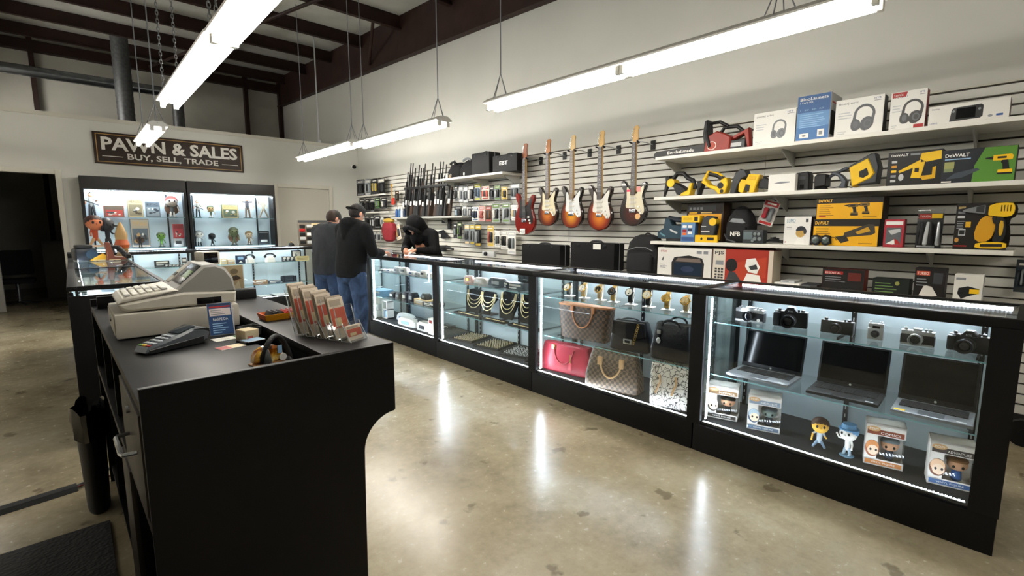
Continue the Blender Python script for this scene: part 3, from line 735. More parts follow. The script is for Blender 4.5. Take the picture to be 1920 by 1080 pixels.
nt.links.new(tc.outputs['Object'], nn.inputs['Vector']); nt.links.new(nn.outputs['Color'], av.inputs[0]); nt.links.new(tc.outputs['Object'], av.inputs[2])
nt.links.new(av.outputs[0], v.inputs['Vector']); nt.links.new(ramp(nt, v.outputs['Distance'], [(0, '#33302e'), (.035, '#33302e'), (.07, '#e2ddd4'), (1, '#e8e4dc')]), b.inputs['Base Color'])
SCRIB = m
BG = 'handbags in the watch and handbag showcase'
def bag(label, u0, u1, vt, vb, x, zs, turn=0.):
    p, w, h = onwall(u0, u1, vt, vb, x, zs)
    return thing('handbag', label, 'handbag', p+Vector((0, -w/2, 0)), RW+turn, BG), w, h
def strap(mb, w, z, y, half, drop, r, m, front=1):
    mb.tube(bow((-half, y, z), (half, y, z), drop, 14, -.02*front), r, m, 8)
# brown checked tote
t, w, h = bag('brown checked open tote with tan handles hanging down, on the middle shelf', 1056, 1146, 572, 637, 3.13, .50, .12)
q = MB(); loft(q, [(0,w*.42,.06),(.01,w*.43,.065),(h*.5,w*.46,.07),(h,w*.5,.055),(h,w*.48,.045),(h*.85,w*.46,.04)], CHK); q.build('body', t)
q = MB(); loft(q, [(h-.012,w*.502,.058),(h+.002,w*.503,.058),(h+.002,w*.49,.05)], TANL); q.build('rim', t)
for s_, y in ((1, -.062), (-1, .06)):
    q = MB()
    if s_ > 0: q.tube(bow((-w*.2, y, h*.88), (w*.2, y, h*.88), -h*.52, 14, -.012), .0065, TANL); q.box(-w*.23, y-.006, h*.8, -w*.17, y+.012, h*.97, TANL, .004).box(w*.17, y-.006, h*.8, w*.23, y+.012, h*.97, TANL, .004)
    else: q.tube(bow((-w*.2, y, h*.9), (w*.2, y, h*.9), h*.12, 14, 0), .0065, TANL)
    q.build('handle', t)
# red bag
t, w, h = bag('red leather handbag with a tag, on the floor of the case', 1023, 1110, 645, 704, 3.08, .19, .12)
q = MB(); loft(q, [(0,w*.46,.07),(.012,w*.49,.078),(h*.5,w*.49,.074),(h*.95,w*.44,.05),(h,w*.43,.035)], REDL); q.build('body', t)
for s_ in (1, -1):
    q = MB(); strap(q, w, h*.86, -.062*s_ if s_ > 0 else .05, w*.19, -h*.52 if s_ > 0 else h*.1, .006, mat('#8a1826', .4), s_); q.build('handle', t)
q = MB(); q.box(-w*.24, -.064, h*.8, -w*.17, -.05, h*.95, GOLDB, .003); q.build('clasp', t)
q = MB(); q.box(w*.13, -.09, h*.18, w*.19, -.084, h*.44, mat('#b13a46', .4), .003).box(w*.15, -.088, h*.44, w*.165, -.084, h*.72, GOLDB); q.build('luggage_tag', t)
# brown checked bowler
t, w, h = bag('brown checked bag with beige upright handles, beside the red bag', 1108, 1200, 657, 735, 3.02, .19, .15)
q = MB(); loft(q, [(0,w*.47,.08),(.012,w*.5,.088),(h*.35,w*.49,.085),(h*.8,w*.43,.055),(h,w*.40,.02)], CHK2); q.build('body', t)
for s_ in (1, -1):
    q = MB(); strap(q, w, h*.74, -.065*s_, w*.2, -h*.40 if s_ > 0 else h*.2, .0075, mat('#c3a077', .45), s_)
    if s_ > 0: q.box(-w*.24, -.078, h*.62, -w*.16, -.055, h*.84, mat('#c3a077', .45), .004).box(w*.16, -.078, h*.62, w*.24, -.055, h*.84, mat('#c3a077', .45), .004)
    q.build('handle', t)
# black flap bag
t, w, h = bag('black flap handbag with silver clasp and chain, on the middle shelf', 1150, 1222, 600, 662, 3.10, .50, .15)
q = MB(); loft(q, [(0,w*.45,.06),(.012,w*.48,.068),(h*.5,w*.46,.06),(h*.94,w*.38,.035),(h,w*.35,.02)], LEATHB); q.build('body', t)
q = MB(); q.prism([(-w*.37,h*.98),(-w*.40,h*.55),(-w*.1,h*.36),(w*.1,h*.36),(w*.40,h*.55),(w*.37,h*.98)], -.072, -.052, LEATHB, 'XZ', .004); q.build('flap', t)
q = MB(); q.box(-w*.1, -.08, h*.26, w*.1, -.068, h*.42, SILV, .003).box(-w*.06, -.084, h*.30, w*.06, -.078, h*.38, BLACK, .002); q.build('clasp', t)
q = MB(); q.tube(bow((-w*.3, .0, h*.92), (w*.2, 0, h*.95), h*.12, 12), .006, LEATHB); q.build('handle', t)
q = MB()
for k in range(9): a = k*.5; q.tube([(w*.24-.012*k*.35+.008*cos(i*pi/4), -.076+(.003 if k % 2 else -.003), h*.9-k*.017+.011*sin(i*pi/4)) for i in range(8)], .0025, GOLDB, 5, True)
q.build('chain', t)
# black bucket bag
t, w, h = bag('large soft black leather bag with buckled handles at the right end', 1230, 1300, 600, 682, 3.10, .50, .1)
q = MB(); loft(q, [(0,w*.5,.075),(.012,w*.53,.085),(h*.3,w*.52,.09),(h*.7,w*.46,.07),(h*.9,w*.43,.05),(h*.92,w*.42,.04),(h*.84,w*.38,.03)], LEATHB); q.build('body', t)
for s_ in (1, -1):
    q = MB(); strap(q, w, h*.86, -.06*s_, w*.24, h*.17, .008, LEATHB, s_); q.build('handle', t)
q = MB(); q.box(-w*.3, -.085, h*.28, -w*.24, -.078, h*.8, LEATHB, .003).box(-w*.32, -.088, h*.66, -w*.22, -.08, h*.76, SILV, .003).ell((-w*.27, -.09, h*.5), (.016,.006,.022), SILV, 10, 6); q.build('buckle', t)
# scribbled white tote
t, w, h = bag('white tote scribbled with black lines, on the floor of the case', 1225, 1298, 682, 772, 3.02, .19, .25)
q = MB(); loft(q, [(0,w*.45,.07),(.012,w*.48,.078),(h*.5,w*.5,.072),(h*.95,w*.48,.05),(h,w*.47,.045),(h*.9,w*.44,.03)], SCRIB); q.build('body', t)
q = MB()
for sx in (-.25, .12): q.tube([(w*(sx), -.06, h*.75), (w*(sx+.04), -.082, h*.6), (w*(sx-.02), -.084, h*.45), (w*(sx-.06), -.082, h*.33)], .008, mat('#c3a077', .45)).cut()
q.split('handle', t)
# ---------------------------------------------------------------- wristwatches
WS = mat('#e6e2da', .35)
def watch(label, u, vt, vb, strapm, bez, dial):
    p, w, h = onwall(u-14, u+14, vt, vb, 3.14, .84)
    t = thing('wristwatch', label, 'watch', p+Vector((0, -w/2, 0)), RW+.15, 'wristwatches on stands on the top shelf')
    q = MB(); q.box(-.04, -.03, 0, .04, .04, .006, WS, .002)
    q.prism([(-.01,.006),(.012,.006),(.03,h*.5),(.022,h*.85),(.008,h*.85),(.014,h*.5)], -.014, .014, WS, 'YZ'); q.build('stand', t)
    N = 22; cy, cz, ry, rz2 = .004, h*.52, .026, h*.44; tilt = radians(24); vs = []; fs = []
    for k in range(N):
        a = 2*pi*k/N
        for r in (1, .88):
            for sx in (-.016, .016):
                y, z = ry*r*cos(a), rz2*r*sin(a); vs.append((sx, cy+y*cos(tilt)-z*sin(tilt)*-1*.5, cz+z*cos(tilt)+y*sin(tilt)))
    for k in range(N):
        a, b2 = k*4, ((k+1) % N)*4
        fs += [(a,b2,b2+1,a+1),(a+2,a+3,b2+3,b2+2),(a,a+2,b2+2,b2),(a+1,b2+1,b2+3,a+3)]
    MB().add(vs, fs, strapm).build('strap', t)
    q = MB(); q.T = Matrix.Translation((0, -.034, h*.62)) @ Matrix.Rotation(radians(-32), 4, 'X')
    q.lathe([(.029,0),(.033,-.003),(.033,-.010),(.027,-.012)], bez, (0,0,0), 'Y', 20); q.cyl((.032,-.006,0),(.039,-.006,0),.005,bez,n=8); q.build('watch_case', t)
    q = MB(); q.T = Matrix.Translation((0, -.034, h*.62)) @ Matrix.Rotation(radians(-32), 4, 'X')
    q.disc(0, 0, .0265, .0265, dial, -.0122); q.rect(-.0014, 0, .0014, .02, GOLD, -.0126); q.rect(0, -.0014, .014, .0014, GOLD, -.0126); q.disc(0, -.012, .006, .006, bez, -.0126, 12)
    for a in range(12): q.disc(.022*cos(a*pi/6), .022*sin(a*pi/6), .002, .002, WS if dial is DBK else BLACK, -.0126, 6)
    q.build('dial', t)
SBK = mat('#151516', .5); SGO = mat('#c9a765', .3, .9); SCR = mat('#cdb48a', .5); DBK = mat('#141414', .3)
for a in ((1068,527,556,SBK,GOLD,WS,'first wristwatch from the left, pale dial on a black strap'),
          (1096,528,558,SGO,GOLD,WS,'second wristwatch from the left, all gold with a pale dial'),
          (1126,529,562,SCR,SGO,DBK,'third wristwatch from the left, dark dial on a cream strap'),
          (1151,533,567,SGO,SBK,DBK,'fourth wristwatch from the left, black dial with a gold band'),
          (1184,533,573,SBK,SBK,WS,'fifth wristwatch from the left, black band with a white-marked dial'),
          (1217,538,577,SBK,SGO,WS,'sixth wristwatch from the left, gold case on a black band'),
          (1252,545,579,SGO,GOLD,SGO,'seventh wristwatch from the left, golden dial and bracelet'),
          (1288,550,582,SCR,GOLD,SCR,'rightmost wristwatch, small and gold with a cream strap')):
    watch(a[6], *a[:6])
# ---------------------------------------------------------------- jewellery
VELV = mat('#121213', .9); JG = mat('#e3d2a4', .3, .85)
RG_ = mat('#dcc68e', .4, .35)
def tray(label, x0, x1, y0, y1, z, jm, rows, cols, kind, rz=0.):
    w, d = y0-y1, x1-x0
    t = thing('jewellery_tray', label, 'jewellery tray', (x0, y0, z), RW+rz, 'jewellery trays in the jewellery showcase')
    q = MB(); q.box(0,0,0,w,d,.006,VELV)
    for a in ((0,0,w,.008),(0,d-.008,w,d),(0,.008,.008,d-.008),(w-.008,.008,w,d-.008)): q.box(a[0],a[1],.006,a[2],a[3],.022,VELV)
    q.build('tray', t)
    q = MB(); rn = random.Random(len(label)*7+int(x0*100))
    for i in range(cols):
        for j in range(rows):
            x = .02+(w-.04)*(i+.5)/cols+rn.uniform(-.003,.003); y = .015+(d-.03)*(j+.5)/rows+rn.uniform(-.003,.003)
            if kind == 'ring':
                q.tube([(x+.009*cos(a), y, .017+.010*sin(a)) for a in [k*pi/4 for k in range(8)]], .0022, jm, 5, True); q.ell((x, y, .029), .0045, mat('#f2efe6', .1, .3), 6, 4)
            else: q.tube([(x-(w-.04)/cols*.4+rn.uniform(-.004,.004), y+rn.uniform(-.004,.004), .011), (x, y+rn.uniform(-.006,.006), .014), (x+(w-.04)/cols*.4, y, .011)], .0038, jm, 5)
    q.build('bracelets' if kind != 'ring' else 'rings', t, kind='stuff')
tray('tray of gold rings at the left of the jewellery case floor', 3.0, 3.36, 4.30, 3.99, .19, RG_, 7, 9, 'ring', .22)
tray('tray of gold rings in the middle of the jewellery case floor', 3.0, 3.34, 3.88, 3.56, .19, RG_, 7, 9, 'ring', .22)
tray('tray of white-stoned silver rings on the jewellery case floor', 3.0, 3.32, 3.47, 3.15, .19, mat('#dfe1e3', .35, .3), 7, 8, 'ring', .22)
tray('half hidden ring tray at the right of the jewellery case floor', 2.96, 3.2, 3.08, 2.94, .19, mat('#cfc9b8', .2, 1.), 6, 3, 'ring', .0)
tray('long tray of gold bracelets at the left of the middle shelf', 3.0, 3.07, 4.22, 3.80, .50, RG_, 2, 16, 'bar')
tray('gold bracelet tray in the centre of the middle shelf', 3.0, 3.07, 3.74, 3.40, .50, RG_, 2, 13, 'bar')
tray('gold bracelet tray at the right of the middle shelf', 3.0, 3.07, 3.34, 2.97, .50, RG_, 2, 13, 'bar')
def bust(label, u0, u1, vt, vb, chains, narrow=False):
    p, w, h = onwall(u0, u1, vt, vb, 3.2, .50)
    t = thing('necklace_bust', label, 'necklace display', p+Vector((0, -w/2, 0)), RW, 'black necklace busts on the middle shelf')
    q = MB(); tl = radians(-14); q.T = Matrix.Rotation(tl, 4, 'X')
    P = [(-w*.34,0),(w*.34,0),(w*.5,h*.62),(w*.36,h*.94),(w*.18,h),(-w*.18,h),(-w*.36,h*.94),(-w*.5,h*.62)]
    if narrow: P = [(-w*.22,0),(w*.22,0),(w*.16,h*.3),(w*.5,h*.75),(w*.3,h),(-w*.3,h),(-w*.5,h*.75),(-w*.16,h*.3)]
    q.prism(P, 0, .022, VELV, 'XZ', .005); q.build('board', t)
    B(-w*.3, .0, 0, w*.3, .11, .008, VELV).build('foot', t)
    for k in range(chains):
        q = MB(); q.T = Matrix.Rotation(tl, 4, 'X'); n = 22; a = w*(.40-.035*k); dz = h*(.74-.16*k)
        q.tube([(a*cos(i*pi/n), -.006-.002*k, h*.92-dz*sin(i*pi/n)**.75) for i in range(n+1)], .0042, JG, 6); q.build('gold_chain', t)
bust('leftmost black bust with a cluster of gold chains', 868, 903, 541, 585, 3)
bust('small forward-leaning black bust with gold chains, second from the left', 895, 927, 546, 588, 3, True)
bust('tall black bust with long gold chains, third from the left', 930, 965, 545, 597, 3)
bust('black bust with looped gold chains at the right edge of the jewellery case', 968, 999, 549, 604, 4)
# ---------------------------------------------------------------- small goods
def pack(name, label, p, w, h, d, m, rz=RW, art=None, group=None, cat='box', bev=.003, lid=None):
    t = thing(name, label, cat, p, rz, group)
    B(0, 0, 0, w, d, h, m, bev=bev).build('carton', t)
    q = MB(); q.rect(.005*w, .005*h, .995*w, .995*h, m, -.0002)
    if art: art(q, w, h)
    else: q.rect(w*.12, h*.55, w*.88, h*.85, PAPER, -.0006); q.rect(w*.12, h*.2, w*.6, h*.4, LGREY, -.0006)
    q.build('print', t, smooth=0)
    return t
def incase(name, label, u0, u1, vt, vb, x, zs, m, d=.06, art=None, group=None, cat='box', ax=0, rz=RW, bev=.003):
    if ax == 0: p, w, h = onwall(u0, u1, vt, vb, x, zs)
    else:
        a, c = at(u0, vb, 1, x), at(u1, vb, 1, x); w = c.x-a.x
        h = at((u0+u1)/2, vt, 1, x).z-(zs if zs is not None else a.z); p = Vector((a.x, x, zs if zs is not None else a.z)); rz = 0
    return pack(name, label, p, w, max(h, .012), d, m, rz, art, group, cat, bev)
def gadget(q_label, u0, u1, vt, vb, x, zs, m, m2, d=.08, group=None, name='gadget', cat='gadget', rz=RW):
    p, w, h = onwall(u0, u1, vt, vb, x, zs); h = max(h, .015)
    t = thing(name, q_label, cat, p, rz, group)
    q = MB(); loft(q, [(0,w*.48,d*.48),(h*.15,w*.5,d*.5),(h*.7,w*.47,d*.46),(h,w*.36,d*.34)], m, 16, .5, (w/2, d/2, 0)); q.build('body', t)
    B(w*.3, -.002, h*.25, w*.7, .004, h*.65, m2, bev=.001).build('display', t)
    return t
# jewellery case, top shelf
GJ = 'jewellery and boxes on the top shelf of the jewellery case'
incase('jewel_box', 'open black jewel box standing at the right end of the top shelf', 975, 996, 514, 541, 3.16, .84, mat('#1b222c', .5), .07, lambda q, w, h: (q.rect(w*.1, h*.1, w*.9, h*.55, BLACK, -.0006), q.rect(w*.3, h*.62, w*.7, h*.66, LGREY, -.0006)), GJ)
incase('jewel_case', 'flat black case on the top shelf beside the jewel box', 951, 980, 531, 541, 3.05, .84, SBK, .1, None, GJ)
gadget('pair of dark bracelets lying on the top shelf of the jewellery case', 912, 945, 522, 536, 3.1, .84, SBK, LGREY, .09, GJ, 'bracelet_pair', 'bracelet')
gadget('pink jewellery heap at the left end of the top shelf', 868, 884, 517, 529, 3.1, .84, mat('#cfa79a', .4), GOLD, .06, GJ, 'trinket', 'trinket')
gadget('pale jewellery heap on the top shelf of the jewellery case', 886, 910, 521, 531, 3.1, .84, mat('#cfc6b8', .4), WS, .07, GJ, 'trinket', 'trinket')
incase('bracelet_box', 'small dark box on the top shelf near its middle', 944, 952, 528, 536, 3.08, .84, SBK, .05, None, GJ)
# clerk's case
GE = 'small electronics in the showcase at the clerk'
for k, (u, w_, vt, vb, lb) in enumerate(((716, 10, 510, 517, 'leftmost white gadget'), (727, 12, 505, 514, 'white upright gadget'), (741, 10, 501, 516, 'tall clear-white gadget'), (754, 14, 502, 519, 'largest white gadget'),
        (769, 10, 509, 521, 'white gadget right of the largest'), (780, 9, 511, 523, 'light gadget near the end'), (791, 12, 508, 525, 'end white gadget'), (804, 11, 512, 528, 'rightmost white gadget'))):
    gadget(lb+' on the top shelf of the clerk case', u-w_/2, u+w_/2, vt, vb, 3.08, .84, (WS, WHITE, LGREY)[k % 3], (DGREY, BLUE, GREY)[k % 3], .08, GE)
for k, (u, w_, vt, vb, lb) in enumerate(((733, 11, 548, 560, 'leftmost black device'), (745, 12, 549, 563, 'second black device'), (757, 12, 548, 566, 'third black device'), (769, 12, 549, 568, 'fourth black device'), (793, 12, 551, 560, 'black device on the tan box'))):
    gadget(lb+' on the middle shelf of the clerk case', u-w_/2, u+w_/2, vt, vb, 3.06 if k < 4 else 3.08, .50 if k < 4 else .555, CK, (WHITE, GREY, WHITE, LGREY, GREY)[k], .1, GE)
incase('tan_box', 'tan cardboard box on the middle shelf of the clerk case', 776, 800, 562, 571, 3.05, .50, mat('#c9ab7c', .6), .14, None, GE)
incase('flat_box', 'flat dark box at the right end of the middle shelf', 792, 815, 568, 577, 3.03, .50, CK, .14, None, GE)
t = thing('wire_stand', 'white upright frame stand on the floor of the clerk case', 'stand', onwall(717, 736, 577, 602, 3.06, .19)[0], RW, GE)
q = MB(); h = .24; w = .13
for x in (0, w): q.box(x-.01, 0, 0, x+.01, .1, h, WHITE)
for z in (0, h/2, h-.01): q.box(-.01, 0, z, w+.01, .1, z+.012, WHITE)
q.build('frame', t); B(.03, .02, .012, w-.03, .06, .1, SKYB).build('card', t)
for k, (u0, u1, vt, vb, x, m_, lb) in enumerate(((740,768,590,603,3.12,LGREY,'grey flat console lying on the floor of the clerk case'), (742,776,598,611,3.0,WHITE,'white flat console on the floor of the clerk case'), (764,788,600,613,3.06,CK,'dark gadget on the floor of the clerk case'), (778,802,605,621,3.0,WS,'white headset with dark end on the floor of the clerk case'))):
    gadget(lb, u0, u1, vt, vb, x, .19, m_, (BLUE, SKYB, GREY, BLACK)[k], .13, GE)
incase('slim_carton', 'white slim carton with a red mark at the right of the clerk case', 803, 815, 598, 625, 2.98, .19, WHITE, .08, lambda q, w, h: (q.rect(w*.15, h*.7, w*.6, h*.9, RED, -.0006), q.rect(w*.15, h*.1, w*.8, h*.6, mat('#e3cdbb', .5), -.0006)), GE)
incase('dark_carton', 'dark carton against the left end inside the jewellery case', 826, 842, 610, 628, 3.3, .19, DGREY, .1, None, GE)
# far case behind the men
for k in range(4):
    pack('game_box', ('lowest', 'second', 'third', 'topmost')[k]+' pale box in the stack inside the far showcase', (3.02+.02*k, 6.35, (.19, .28, .37, .46)[k]-(.0 if k < 3 else 0)), .3, .088, .2, (WHITE, LGREY, WS, SKYB)[k], group='boxes in the far showcase')
# back showcases
GB2 = 'goods on the shelves of the back showcases'
YB1 = 9.16
def back(name, label, u0, u1, vt, vb, zs, m, d=.1, art=None, cat='box', y=YB1): return incase(name, label, u0, u1, vt, vb, y, zs, m, d, art, GB2, cat, 1)
back('tan_carton', 'tan carton on the upper back-case shelf, left', 415, 426, 485, 497, .80, BEIGE)
back('tan_carton', 'second tan carton on the upper back-case shelf', 427, 441, 487, 498, .80, mat('#b79f78', .6))
back('blue_card', 'dark blue boxed phone standing on the upper back-case shelf', 443, 461, 479, 498, .80, NAVY, .04, lambda q, w, h: (q.rect(w*.2, h*.5, w*.8, h*.85, SKYB, -.0006), q.poly([(w*.3,h*.1),(w*.7,h*.1),(w*.5,h*.35)], WHITE, -.0006)))
def phone(label, u0, u1, vt, vb, zs, y):
    a, c = at(u0, vb, 1, y), at(u1, vb, 1, y); w = c.x-a.x; h = at(u0, vt, 1, y).z-zs
    t = thing('desk_telephone', label, 'telephone', (a.x, y, zs), 0, GB2)
    q = MB(); loft(q, [(0,w*.5,.07),(h*.4,w*.45,.06),(h*.6,w*.3,.03)], WHITE, 16, .5, (w/2,.07,0)); q.build('body', t)
    q = MB(); q.tube(bow((0,.06,h*.68),(w,.06,h*.68), h*.25), .014, SBK); q.ell((0,.06,h*.62),(.025,.02,.025), SBK, 8, 6).ell((w,.06,h*.62),(.025,.02,.025), SBK, 8, 6); q.build('handset', t)
phone('white desk telephone with a dark handset in the back showcase', 500, 518, 475, 496, .80, YB1)
phone('small white telephone stand beside the blue box in the back showcase', 463, 479, 477, 497, .80, YB1)
for k in range(4):
    u = 531+k*7; back('sunglasses_case', ('leftmost', 'second', 'third', 'rightmost')[k]+' black case in the row on the upper back-case shelf', u, u+6.3, 481, 493, .80, SBK, .08)
back('price_sign', 'cream price sign at the right end of the upper back-case shelf', 555, 580, 480, 492, .80, mat('#d5c690', .6), .01, lambda q, w, h: [q.rect(w*.1, h*(.25+.25*k), w*.9, h*(.32+.25*k), BROWN, -.0006) for k in range(3)], 'sign', 9.08)
back('small_picture', 'small black picture frame at the upper right of the back showcase', 547, 565, 469, 484, .80, BLACK, .02, lambda q, w, h: (q.rect(w*.12, h*.12, w*.88, h*.88, WHITE, -.0006), q.poly([(w*.35,h*.3),(w*.65,h*.5),(w*.35,h*.7)], GREY, -.0009)), 'picture', 9.3)
back('brown_case', 'brown leather case on the lower back-case shelf', 478, 503, 525, 537, .42, mat('#8d6f54', .6))
back('blue_tray', 'flat blue tray on the lower back-case shelf', 504, 527, 526, 536, .42, mat('#3d4c5c', .5))
back('dark_pouch', 'rounded dark pouch on the lower back-case shelf', 530, 557, 517, 532, .42, mat('#151a26', .5), .14, bev=.03) if False else incase('dark_pouch', 'rounded dark pouch on the lower back-case shelf', 530, 557, 517, 532, YB1, .42, mat('#151a26', .5), .14, lambda q, w, h: q.rect(w*.3, h*.4, w*.7, h*.5, DGREY, -.0006), GB2, 'pouch', 1, bev=.04)
back('printer', 'white and black printer on the floor of the back showcase', 518, 552, 552, 575, .19, WHITE, .3, lambda q, w, h: (q.rect(w*.15, h*.1, w*.85, h*.5, BLACK, -.0006), q.rect(w*.25, h*.6, w*.75, h*.85, LGREY, -.0006)), 'printer')
back('white_carton', 'white carton left of the printer in the back showcase', 488, 512, 556, 577, .19, WS, .2)
back('white_carton', 'small white carton right of the printer in the back showcase', 554, 572, 566, 577, .19, WHITE, .15)
back('black_strip', 'black display strip on the upper shelf of the left back showcase', 290, 318, 489, 496, .80, SBK, .05, y=9.35)
for k in range(5):
    u = 310+k*7; back('small_case', ('first', 'second', 'third', 'fourth', 'fifth')[k]+' tiny dark case from the left in the left back showcase', u, u+5.5, 496, 503, .80, SBK, .05)
back('photo_stand', 'dark upright frame at the right end of the left back showcase', 342, 351, 483, 501, .80, mat('#4b443c', .5), .02)
# flat packages under the glass of the left cases
for k, (y, c1, c2, lb) in enumerate(((4.45, '#d8d4cc', '#a83a34', 'white package with red art'), (4.85, '#c8b99b', '#5c4a3a', 'tan package'), (5.25, '#9fb0b8', '#3d4a58', 'blue-grey package'), (6.1, '#d9cbb0', '#b0562c', 'cream package with orange art'), (6.55, '#bfc6c8', '#6d3028', 'pale package with dark red art'))):
    t = thing('flat_package', lb+' lying under the glass of the left showcase', 'package', (.40, y, .84), pi/2, 'packages under the glass of the left showcases')
    B(0, 0, 0, .3, .34, .05, mat(c1, .5), bev=.004).build('carton', t)
    q = MB(); q.box(.03, .05, .0502, .27, .25, .0506, mat(c2, .5)); q.box(.06, .09, .0506, .2, .16, .051, mat(c1, .5)); q.box(.03, .28, .0502, .27, .31, .0506, PAPER); q.build('print', t, smooth=0)
# ---------------------------------------------------------------- tall cabinets
YC1 = 10.36; S1, S2 = 1.58, 1.07
GT = 'collectibles in the tall back cabinets'
FG = mat('#4f5a42', .5); FGR = mat('#8b8e90', .5); FBK = mat('#1b1c20', .5); FBR = mat('#7d6648', .5)
def fig(label, u, vt, vb, zs, skin, hair, top, legs, chunky=False, arms=(-.3,.3), base=FBK, extra=None, stance=.5, y=YC1):
    a = at(u, vb, 1, y); h = at(u, vt, 1, y).z-zs
    return toy('collectible_figure', label, (a.x, y, zs), 0, h, skin, hair, top, legs, base, chunky, group=GT, arms=arms, extra=extra, stance=stance)
def rifle_x(t, h, sh, hz): MB().cyl((-.22*h, -.17*h, sh-.1*h), (.25*h, -.17*h, sh-.3*h), .018*h, FBK, n=8).build('toy_gun', t)
def wings(t, h, sh, hz): MB().ell((0, .06*h, sh-.1*h), (.3*h, .05*h, .32*h), mat('#5d4030', .5), 14, 8).build('cape', t)
def comic(name, label, u0, u1, vt, vb, zs, c0, c1, c2, txt, y=YC1, d=.02):
    def art(q, w, h):
        q.rect(.03*w, .03*h, .97*w, .97*h, mat(c0, .5), -.0006); q.rect(.08*w, .08*h, .92*w, .66*h, mat(c1, .5), -.001)
        rn = random.Random(label)
        for k in range(7):
            x, z = rn.uniform(.2, .8)*w, rn.uniform(.18, .55)*h; q.disc(x, z, w*rn.uniform(.05, .15), h*rn.uniform(.03, .09), (mat(c2, .5), PAPER, DGREY)[k % 3], -.0014-.0003*k, 9)
        if txt: q.text(txt, .12*w, .75*h, .76*w, .14*h, mat(c2, .5), -.0012, .01)
    return incase(name, label, u0, u1, vt, vb, y, zs, mat(c1, .5), d, art, GT, 'comic' if 'comic' in name else 'toy box', 1)
fig('tall grey soldier figurine with a gun in the upper left corner', 174, 362, 408, S1, SKIN, FBK, mat('#b9bab6', .5), mat('#3a3d44', .5), extra=rifle_x)
comic('toy_carton', 'flat red and white boxed toy on the upper left shelf', 196, 234, 386, 408, S1, '#6d5f52', '#b5443e', '#d9d2c4', None, d=.06)
comic('comic_book', 'cream comic with dark lettering on the upper left shelf', 241, 270, 371, 408, S1, '#c9b48a', '#8c8168', '#4a3d30', 'HEROES')
comic('comic_book', 'blue-grey comic standing right of the cream comic', 274, 302, 378, 408, S1, '#5f6a74', '#8a959b', '#2c3440', 'EPIC')
fig('round winged figurine with red detail at the right of the upper left shelf', 324, 369, 408, S1, mat('#b0a49a', .5), mat('#7a2f2a', .5), mat('#4b4f55', .5), mat('#dcd8d0', .5), True, (.8,-.8), extra=wings)
comic('comic_book', 'large grey comic leaning on the second shelf of the left cabinet', 247, 282, 410, 452, S2, '#b0a08c', '#5d6670', '#caa06a', 'TITAN', 10.34)
fig('dark winged figurine in front of the large grey comic', 264, 443, 464, S2, FBK, FBK, FBK, FBK, False, (1.2,-1.2), extra=wings, y=10.27)
fig('small green figurine on the second shelf of the left cabinet', 304, 436, 464, S2, mat('#6d9a3e', .5), FG, mat('#5c8a3a', .5), FG, True, (.4,-.4))
comic('toy_carton', 'red boxed toy on the second shelf of the left cabinet', 326, 346, 420, 447, 1.21, '#8f2430', '#b83a44', '#e0d2c8', None, 10.36, .06)
incase('display_riser', 'clear display riser under the red boxed toy', 327, 345, 447, 464, 10.36, S2, LGREY, .06, lambda q, w, h: q.rect(w*.2, h*.3, w*.8, h*.7, DGREY, -.0006), GT, 'riser', 1)
fig('rifle-carrying soldier figurine at the left of the right cabinet', 372, 376, 409, S1, SKIN, FBK, mat('#a9a498', .5), FBK, extra=rifle_x)
fig('short bulky green and tan figurine with a hammer', 396, 386, 409, S1, mat('#c2a272', .5), FG, FG, mat('#e0ddd5', .5), True, (.6,-.9))
comic('toy_carton', 'green boxed toy with a cream top band in the right cabinet', 417, 448, 384, 409, S1, '#c7ae7a', '#4d5b4a', '#8a7a52', 'SQUAD', d=.08)
fig('slim dark figurine with arms spread in the right cabinet', 465, 371, 409, S1, SKIN, FBK, mat('#3c3e44', .5), mat('#6b5a48', .5), False, (.9,-.9))
fig('pale striding figurine at the right end of the upper shelf', 495, 376, 409, S1, mat('#c9b8a0', .5), FBR, mat('#b0a690', .5), mat('#857a68', .5), False, (1.0,-.2), stance=1.2)
fig('white and black armoured figurine on the second shelf of the right cabinet', 375, 433, 462, S2, WHITE, FGR, mat('#c9ccce', .5), FBK, True)
fig('low dark figurine with a long horn beside the armoured one', 399, 438, 461, S2, FBK, FBK, FBK, FBK, True, (.9,-.2))
fig('hulking green figurine on a wide dark base', 440, 427, 461, S2, mat('#68704e', .5), mat('#4a4f3c', .5), FG, mat('#5b5244', .5), True, (.7,-.7), extra=wings)
fig('brown and cream figurine on the second shelf of the right cabinet', 468, 434, 460, S2, mat('#cbb79a', .5), FBR, FBR, mat('#5b4430', .5), True, (.6,-.6))
incase('carry_case', 'dark figure case standing at the right end of the second shelf', 486, 506, 433, 461, 10.34, S2, mat('#23282e', .5), .08, lambda q, w, h: (q.rect(w*.2, h*.2, w*.8, h*.35, LGREY, -.0006), q.rect(w*.1, h*.85, w*.9, h*.9, GREY, -.0006)), GT, 'case', 1, bev=.015)
